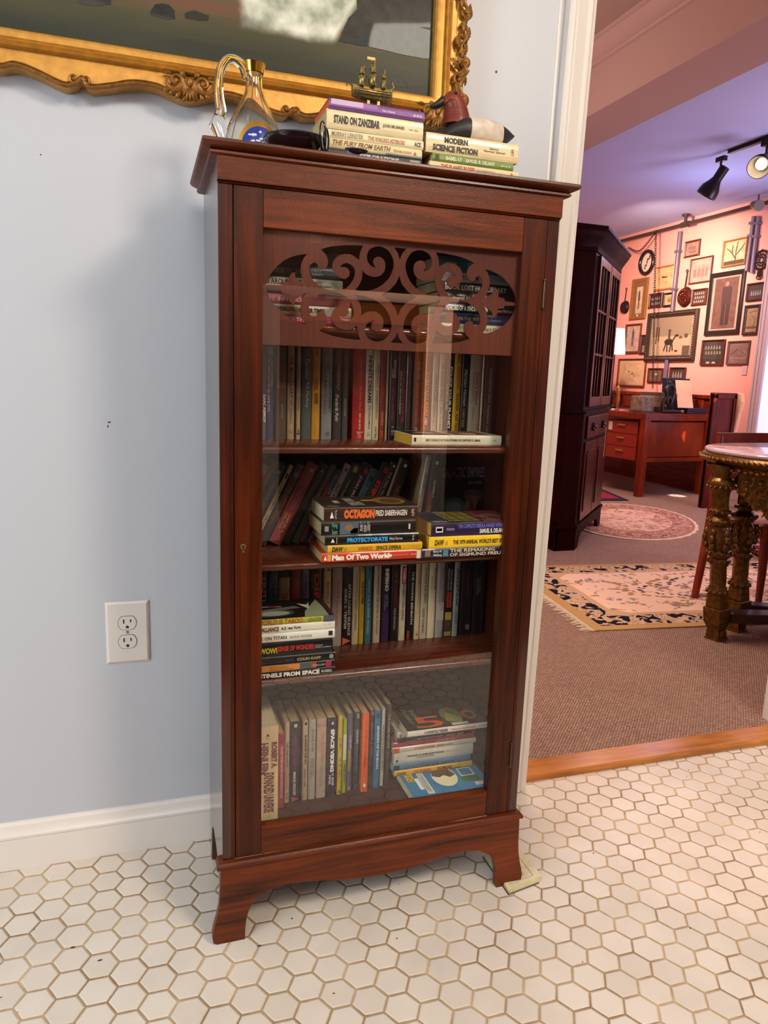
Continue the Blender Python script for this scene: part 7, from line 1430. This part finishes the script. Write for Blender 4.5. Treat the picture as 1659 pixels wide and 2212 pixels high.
for nm, colr, fx, fy, n, sz in (('medallion_ring', '#2a2a38', .40, .17, 90, .012), ('medallion_flowers', '#a07c54', .50, .22, 90, .016), ('medallion_buds', '#8d7a84', .30, .12, 50, .013)):
    m = MB()
    for k in range(n):
        q = 2*math.pi*k/n; g = 1+.18*math.cos(4*q)+rnd.uniform(-.07, .07)
        m.ell(Pr(cxr+fx*g*math.cos(q), cyr+fy*g*math.sin(q)*1.15, ZF+.0088), (sz*rnd.uniform(.6, 1.5), sz*rnd.uniform(.5, 1.0), .0008), 7, 4)
    o = part(m, nm, plain('rug_'+nm, colr, rough=.95), RG); o['kind'] = 'stuff'
for (ca, cb) in ((.34, .36), (.34, .72), (.62, .30), (.60, .78), (1.25, .30), (1.3, .78)):
    m = MB()
    for k in range(14): m.ell(Pr(ca+rnd.uniform(-.07, .07), cb+rnd.uniform(-.045, .045), ZF+.0088), (rnd.uniform(.008, .018), rnd.uniform(.006, .012), .0008), 7, 4)
    o = part(m, 'flower_sprig', plain('rug_sprig', '#8f7c80', rough=.95), RG); o['kind'] = 'stuff'
fr = plain('rug_fringe', '#c9b596', rough=.95); m = MB(); rnd = random.Random(9)
for k in range(150):
    b_ = WR*k/149; m.tube([Pr(0, b_, ZF+.003), Pr(-.025, b_+rnd.uniform(-.006, .006), ZF+.005), Pr(-.055+rnd.uniform(-.012, .012), b_+rnd.uniform(-.016, .016), ZF+.002)], [.0022, .002, .0012], n=4)
o = part(m, 'fringe', fr, RG); o['kind'] = 'stuff'
def oval(c, rx, ry, rot, label, mats, name='oval_rug'):
    t = thing(name, label, 'rug', (c[0], c[1], ZF)); cr_, sr_ = math.cos(rot), math.sin(rot)
    for k, (f, z, nm, mt) in enumerate(((1.0, .006, 'fringe_edge', mats[0]), (.955, .007, 'rug_body', mats[1]), (.92, .0075, 'floral_border', mats[2]), (.66, .0080, 'inner_band', mats[1]), (.63, .0085, 'centre_field', mats[3]))):
        n = 64; pts = []
        for i in range(n):
            q = 2*math.pi*i/n; g = f*(1+(.012*math.sin(q*31) if k == 0 else 0)); x, y = rx*g*math.cos(q), ry*g*math.sin(q); pts.append((c[0]+x*cr_-y*sr_, c[1]+x*sr_+y*cr_))
        part(MB().loft([[Vector((x, y, z_)) for x, y in pts] for z_ in (ZF, ZF+z)]), nm, mt, t)
oval((3.456, 3.468), .762, .49, math.radians(52.4), 'oval rose-brown floral rug beside the corner cupboard', [fr, plain('rug_rose_band', '#9c6350', rough=.95), rug_mat('rug_floral', 2), rug_mat('rug_rose_field', 3)])
rm = rug_mat('rug_red', 4)
p = [at(*q, 2, ZF) for q in ((1255, 1082), (1358, 1082), (1300, 1058), (1240, 1058))]
t = thing('red_rug', 'dark red and navy rug corner poking out beyond the corner cupboard', 'rug', p[0])
part(MB().hexa([*p, *[q+Vector((0, 0, .008)) for q in p]]), 'rug_body', plain('rug_ink', '#1c1428', rough=.95), t)
cc = sum(p, Vector())/4
part(MB().hexa([*[cc.lerp(q, .72)+Vector((0, 0, .0085)) for q in p], *[cc.lerp(q, .72)+Vector((0, 0, .0095)) for q in p]]), 'red_field', plain('rug_scarlet', '#8c1222', rough=.95), t)
p = [at(*q, 2, ZF)+Vector((0, 0, .010)) for q in ((1596, 1182), (1665, 1219), (1700, 1190), (1640, 1150))]
t = thing('patterned_rug', 'folded crimson patterned rug on the carpet behind the teak chair', 'rug', p[0])
part(MB().hexa([*p, *[q+Vector((0, 0, .03)) for q in p]]), 'folded_rug', rm, t, bevel=.008)

# ============================================================ TEAK CHAIR
tk = wood('chair_teak', '#6b220e', '#8f3c1c', rough=.35, grain=(40, 40, 4), coat=.3); th_ = wood('chair_rail_light', '#8a4a1c', '#b8742c', rough=.35, grain=(4, 40, 40), coat=.3)
CH = thing('teak_chair', 'teak dining chair with a woven cord seat pushed in behind the gilt table', 'chair', (2.8, 1.5, ZF))
ra_ = [Vector((2.585, 1.70, .81)), Vector((2.56, 1.68, .62)), Vector((2.535, 1.64, .42)), Vector((2.465, 1.61, ZF+.009))]
part(MB().tube(catmull(ra_, 5), [.018+.004*math.sin(math.pi*i/15) for i in range(16)], n=12), 'leg', tk, CH, smooth=True)
part(MB().tube(catmull([Vector((2*2.82-p.x, p.y, p.z)) for p in ra_], 5), [.018+.004*math.sin(math.pi*i/15) for i in range(16)], n=12), 'leg', tk, CH, smooth=True)
for x, xb2 in ((2.635, 2.615), (3.005, 3.025)): part(MB().tube([(x, 1.40, .42), (x, 1.385, .2), (xb2, 1.365, ZF+.009)], [.021, .019, .014], n=12), 'leg', tk, CH, smooth=True)
m = MB(); secs = []
for i in range(9):
    t = i/8; x = 2.57+.5*t; y = 1.70+.03*math.sin(math.pi*t); secs.append([Vector((x, y+a, z)) for a, z in ((-.011, .765), (.011, .765), (.011, .825), (-.011, .825))])
m.loft(secs); part(m, 'top_rail', tk, CH, smooth=40)
part(MB().box((2.57, 1.645, .60), (3.07, 1.66, .635)), 'mid_rail', tk, CH, bevel=.004)
part(MB().hexa([(2.63, 1.385, .355), (3.01, 1.385, .355), (3.01, 1.405, .355), (2.63, 1.405, .355), (2.63, 1.385, .415), (3.01, 1.385, .415), (3.01, 1.405, .415), (2.63, 1.405, .415)]), 'seat_rail', th_, CH, bevel=.003)
for x in (2.60, 3.03): part(MB().hexa([(x-.012, 1.40, .36), (x+.012, 1.40, .36), (x+.012, 1.64, .36), (x-.012, 1.64, .36), (x-.012, 1.40, .42), (x+.012, 1.40, .42), (x+.012, 1.64, .42), (x-.012, 1.64, .42)]), 'seat_rail', th_, CH, bevel=.003)
cord = plain('paper_cord', '#c39a8c', rough=.85); m = MB()
for k in range(34): m.tube([(2.60+.44*(k+.5)/34, 1.385, .425), (2.60+.44*(k+.5)/34, 1.51, .432), (2.60+.44*(k+.5)/34, 1.64, .425)], .0068, n=6)
m.box((2.605, 1.395, .415), (3.03, 1.635, .426))
part(m, 'cord_seat', cord, CH, smooth=40)

# ============================================================ GILT TABLE
tg = plain('carved_gilt', '#70501f', rough=.35, metal=.6, noise=.55, nscale=55, bump=.6, bscale=70); tgb = plain('carved_gilt_bright', '#94692f', rough=.3, metal=.8, noise=.5, nscale=70, bump=.4, bscale=90)
tdk = wood('table_stretcher_wood', '#2e1a10', '#4f301c', rough=.45, grain=(4, 30, 30), coat=.1)
GTB = thing('gilt_carved_table', 'ornate carved gilt table with a white marble top at the right edge', 'table', (2.5, 1.12, ZF))
tc_, ta, tb = (2.60, 1.09), .525, .34
def sup(f, n=56): 
    out = []
    for i in range(n):
        q = 2*math.pi*i/n; c, s_ = math.cos(q), math.sin(q); w = 1
        out.append((tc_[0]+ta*f*w*math.copysign(abs(c)**.8, c), tc_[1]+tb*f*w*math.copysign(abs(s_)**.8, s_)))
    return out
m = MB(); m.loft([[Vector((x, y, z)) for x, y in sup(f)] for f, z in ((.985, .782), (1.0, .785), (1.005, .793), (.995, .801), (.98, .803))])
part(m, 'marble_top', plain('white_marble', '#d5bfc4', rough=.12, noise=.12, nscale=5, coat=.4), GTB, smooth=50)
m = MB(); m.loft([[Vector((x, y, z)) for x, y in sup(f)] for f, z in ((.93, .715), (.95, .72), (.945, .735), (.975, .742), (1.02, .752), (1.035, .765), (1.02, .777), (1.005, .782), (.5, .782), (.5, .715))]); 
part(m, 'carved_rim', tg, GTB, smooth=50)
m = MB(); pp_ = sup(1.035, 110)
for x, y in pp_: m.ell((x, y, .764), (.010, .010, .008), 7, 5)
pp_ = sup(.955, 90)
for i, (x, y) in enumerate(pp_): m.ell((x, y, .727-.004*(i % 2)), (.009, .009, .009), 7, 5)
o = part(m, 'rim_beading', tgb, GTB, smooth=True); o['kind'] = 'stuff'
def col(xb, yb, xt, yt, mat, fl=True):
    b0_, t0 = Vector((xb, yb, 0)), Vector((xt, yt, 0))
    def P0_(z): return b0_.lerp(t0, z/.74)
    prof = [(.038, .205), (.041, .215), (.036, .225), (.036, .232), (.030, .24), (.032, .26), (.031, .32), (.036, .33), (.040, .336), (.040, .350), (.035, .356), (.043, .366), (.046, .378), (.037, .392), (.044, .41), (.052, .43), (.050, .455), (.042, .475), (.036, .49), (.044, .50), (.047, .512), (.038, .525), (.026, .535), (.037, .548), (.039, .556), (.030, .562), (.029, .60), (.033, .63), (.044, .648), (.050, .655), (.052, .668), (.044, .680), (.034, .69), (.036, .70), (.040, .72), (.040, .74)]
    m = MB(); secs = []
    for r, z in prof:
        c = P0_(z); secs.append([Vector((c.x+r*(1+.07*math.cos(8*q)*(1 if .4 < z < .5 or .56 < z < .64 else .35))*math.cos(q), c.y+r*(1+.07*math.cos(8*q)*(1 if .4 < z < .5 or .56 < z < .64 else .35))*math.sin(q), z)) for q in [2*math.pi*j/32 for j in range(32)]])
    m.loft(secs)
    for z, r, n, s_ in ((.652, .052, 16, .007), (.55, .039, 12, .006), (.378, .046, 12, .009), (.344, .041, 10, .007), (.512, .047, 10, .008), (.215, .042, 12, .007)):
        c = P0_(z)
        for k in range(n): q = 2*math.pi*k/n; m.ell((c.x+r*math.cos(q), c.y+r*math.sin(q), z), (s_, s_, s_*1.1), 7, 5)
    for k in range(6):      # acanthus on the bulb
        q = 2*math.pi*k/6+.3; c = P0_(.44)
        for dz, dr in ((-.03, .048), (0, .054), (.025, .05)): m.ell((c.x+dr*math.cos(q), c.y+dr*math.sin(q), .44+dz), (.012, .012, .018), 8, 6)
    part(m, 'column', mat, GTB, smooth=45)
    # square block with drop carving, then the foot
    m = MB(); c = P0_(.16)
    ro = Matrix.Rotation(.25, 3, 'Z')
    def bl(w, z0, z1, w2=None):
        w2 = w2 or w; c1_ = P0_(z0); c2_ = P0_(z1)
        m.hexa([c1_+ro @ Vector((sx*w, sy*w, 0))+Vector((0, 0, z0)) for sx, sy in ((-1, -1), (1, -1), (1, 1), (-1, 1))]+[c2_+ro @ Vector((sx*w2, sy*w2, 0))+Vector((0, 0, z1)) for sx, sy in ((-1, -1), (1, -1), (1, 1), (-1, 1))])
    bl(.040, .125, .145); bl(.034, .145, .205, .030); bl(.038, .075, .125, .040)
    part(m, 'carved_block', mat, GTB, bevel=.005)
    m = MB(); c = P0_(.03)
    bl(.028, .055, .08, .036); bl(.034, ZF, .016, .032); bl(.030, .016, .056, .026)
    for k in (-1, 0, 1): m.ell(c+ro @ Vector((k*.014, -.03, 0))+Vector((0, 0, .036)), (.007, .006, .018), 8, 6)
    part(m, 'foot', mat, GTB, bevel=.004)
col(2.150, 1.115, 2.085, 1.13, tg); col(2.32, 1.185, 2.30, 1.21, tg)
col(2.95, .95, 2.95, .95, tg); col(2.98, 1.09, 2.98, 1.12, tg)
# carved apron of scrolls and leaves between the legs: front and left end
def scroll3(m, c, ux, r, turns, a0, dr, rad):
    pts = []; rs = []
    for i in range(22):
        t = i/21; a = a0+dr*turns*2*math.pi*t; rr = r*(1-t)**.8+.001; pts.append(c+ux*(rr*math.cos(a))+Vector((0, 0, rr*math.sin(a)))); rs.append(rad*(1-.4*t))
    m.tube(pts, rs, n=7); m.ell(c, (rad*1.4, rad*1.4, rad*1.4), 8, 6)
def apron_run(p0, p1, n, nm):
    ux = (p1-p0); Ln = ux.length; ux.normalize(); rnd = random.Random(n)
    m = MB()
    for k in range(n):
        s_ = (k+.5)/n; c = p0+ux*(Ln*s_); dip = .16*math.sin(math.pi*s_)**.7
        for j, dz in enumerate((.03, .075, .12, .16)):
            if dz < .06+dip: 
                sg = 1 if (k+j) % 2 else -1
                scroll3(m, c+Vector((0, 0, .712-dz)), ux, .030, 1.3, rnd.uniform(0, 6), sg, .0085)
                m.tube(catmull([c+ux*(-.03*sg)+Vector((0, 0, .73-dz)), c+ux*.0+Vector((0, 0, .71-dz)), c+ux*(.03*sg)+Vector((0, 0, .68-dz)), c+ux*(.02*sg)+Vector((0, 0, .66-dz))], 4), [.008, .007, .0065, .006, .0065, .007, .0075, .007, .006, .005, .004, .003, .002], n=7)
        for j in range(3): m.ell(c+Vector((rnd.uniform(-.006, .006), rnd.uniform(-.006, .006), .70-rnd.uniform(0, .04+dip))), (rnd.uniform(.008, .016), .01, rnd.uniform(.010, .02)), 8, 6)
    part(m, nm, tgb, GTB, smooth=True)
    n_ = Vector((-ux.y, ux.x, 0))*.006; mb = MB(); N_ = 24
    for i in range(N_):
        s0_, s1_ = i/N_, (i+1)/N_; f = lambda t: .70-.055-.135*math.sin(math.pi*t)**.7+.012*math.cos(t*34)
        a_, b2 = p0+ux*Ln*s0_, p0+ux*Ln*s1_
        mb.hexa([a_-n_+Vector((0, 0, f(s0_))), b2-n_+Vector((0, 0, f(s1_))), b2+n_+Vector((0, 0, f(s1_))), a_+n_+Vector((0, 0, f(s0_))), a_-n_+Vector((0, 0, .72)), b2-n_+Vector((0, 0, .72)), b2+n_+Vector((0, 0, .72)), a_+n_+Vector((0, 0, .72))])
    part(mb, 'apron_board', tg, GTB)
apron_run(Vector((2.11, 1.06, 0)), Vector((2.98, .86, 0)), 14, 'carved_apron'); apron_run(Vector((2.11, 1.16, 0)), Vector((2.30, 1.36, 0)), 4, 'carved_apron')
# central drop of the apron
m = MB(); c = Vector((2.42, .985, .0)); rnd = random.Random(2)
for k in range(16): m.ell(c+Vector((rnd.uniform(-.05, .05), rnd.uniform(-.015, .015), .46+.2*rnd.random())), (rnd.uniform(.010, .022), .014, rnd.uniform(.014, .03)), 9, 6)
for sg in (-1, 1): scroll3(m, c+Vector((sg*.035, 0, .50)), Vector((1, 0, 0)), .03, 1.4, 1, sg, .009); scroll3(m, c+Vector((sg*.05, 0, .58)), Vector((1, 0, 0)), .035, 1.4, 2, -sg, .009)
part(m, 'apron_pendant', tgb, GTB, smooth=True)
# stretcher
def beam(p0, p1, w, z0, z1): 
    u_ = (p1-p0).normalized(); n_ = Vector((-u_.y, u_.x, 0))*w; return [p0-n_+Vector((0, 0, z0)), p1-n_+Vector((0, 0, z0)), p1+n_+Vector((0, 0, z0)), p0+n_+Vector((0, 0, z0)), p0-n_+Vector((0, 0, z1)), p1-n_+Vector((0, 0, z1)), p1+n_+Vector((0, 0, z1)), p0+n_+Vector((0, 0, z1))]
part(MB().hexa(beam(Vector((2.19, 1.11, 0)), Vector((2.56, 1.0, 0)), .04, .085, .125)).hexa(beam(Vector((2.33, 1.22, 0)), Vector((2.56, 1.08, 0)), .035, .085, .125)), 'stretcher', tdk, GTB, bevel=.005)
m = MB(); m.loft([[Vector((2.60+.16*f*math.cos(q)*(1+.1*math.cos(4*q)), 1.03+.12*f*math.sin(q)*(1+.1*math.cos(4*q)), z)) for q in [2*math.pi*j/32 for j in range(32)]] for f, z in ((.9, .06), (1, .075), (1, .115), (.93, .13))])
part(m, 'stretcher_platform', tdk, GTB, smooth=40)
part(MB().hexa(beam(Vector((2.66, 1.03, 0)), Vector((2.96, 1.05, 0)), .04, .085, .125)), 'stretcher', tdk, GTB, bevel=.005)
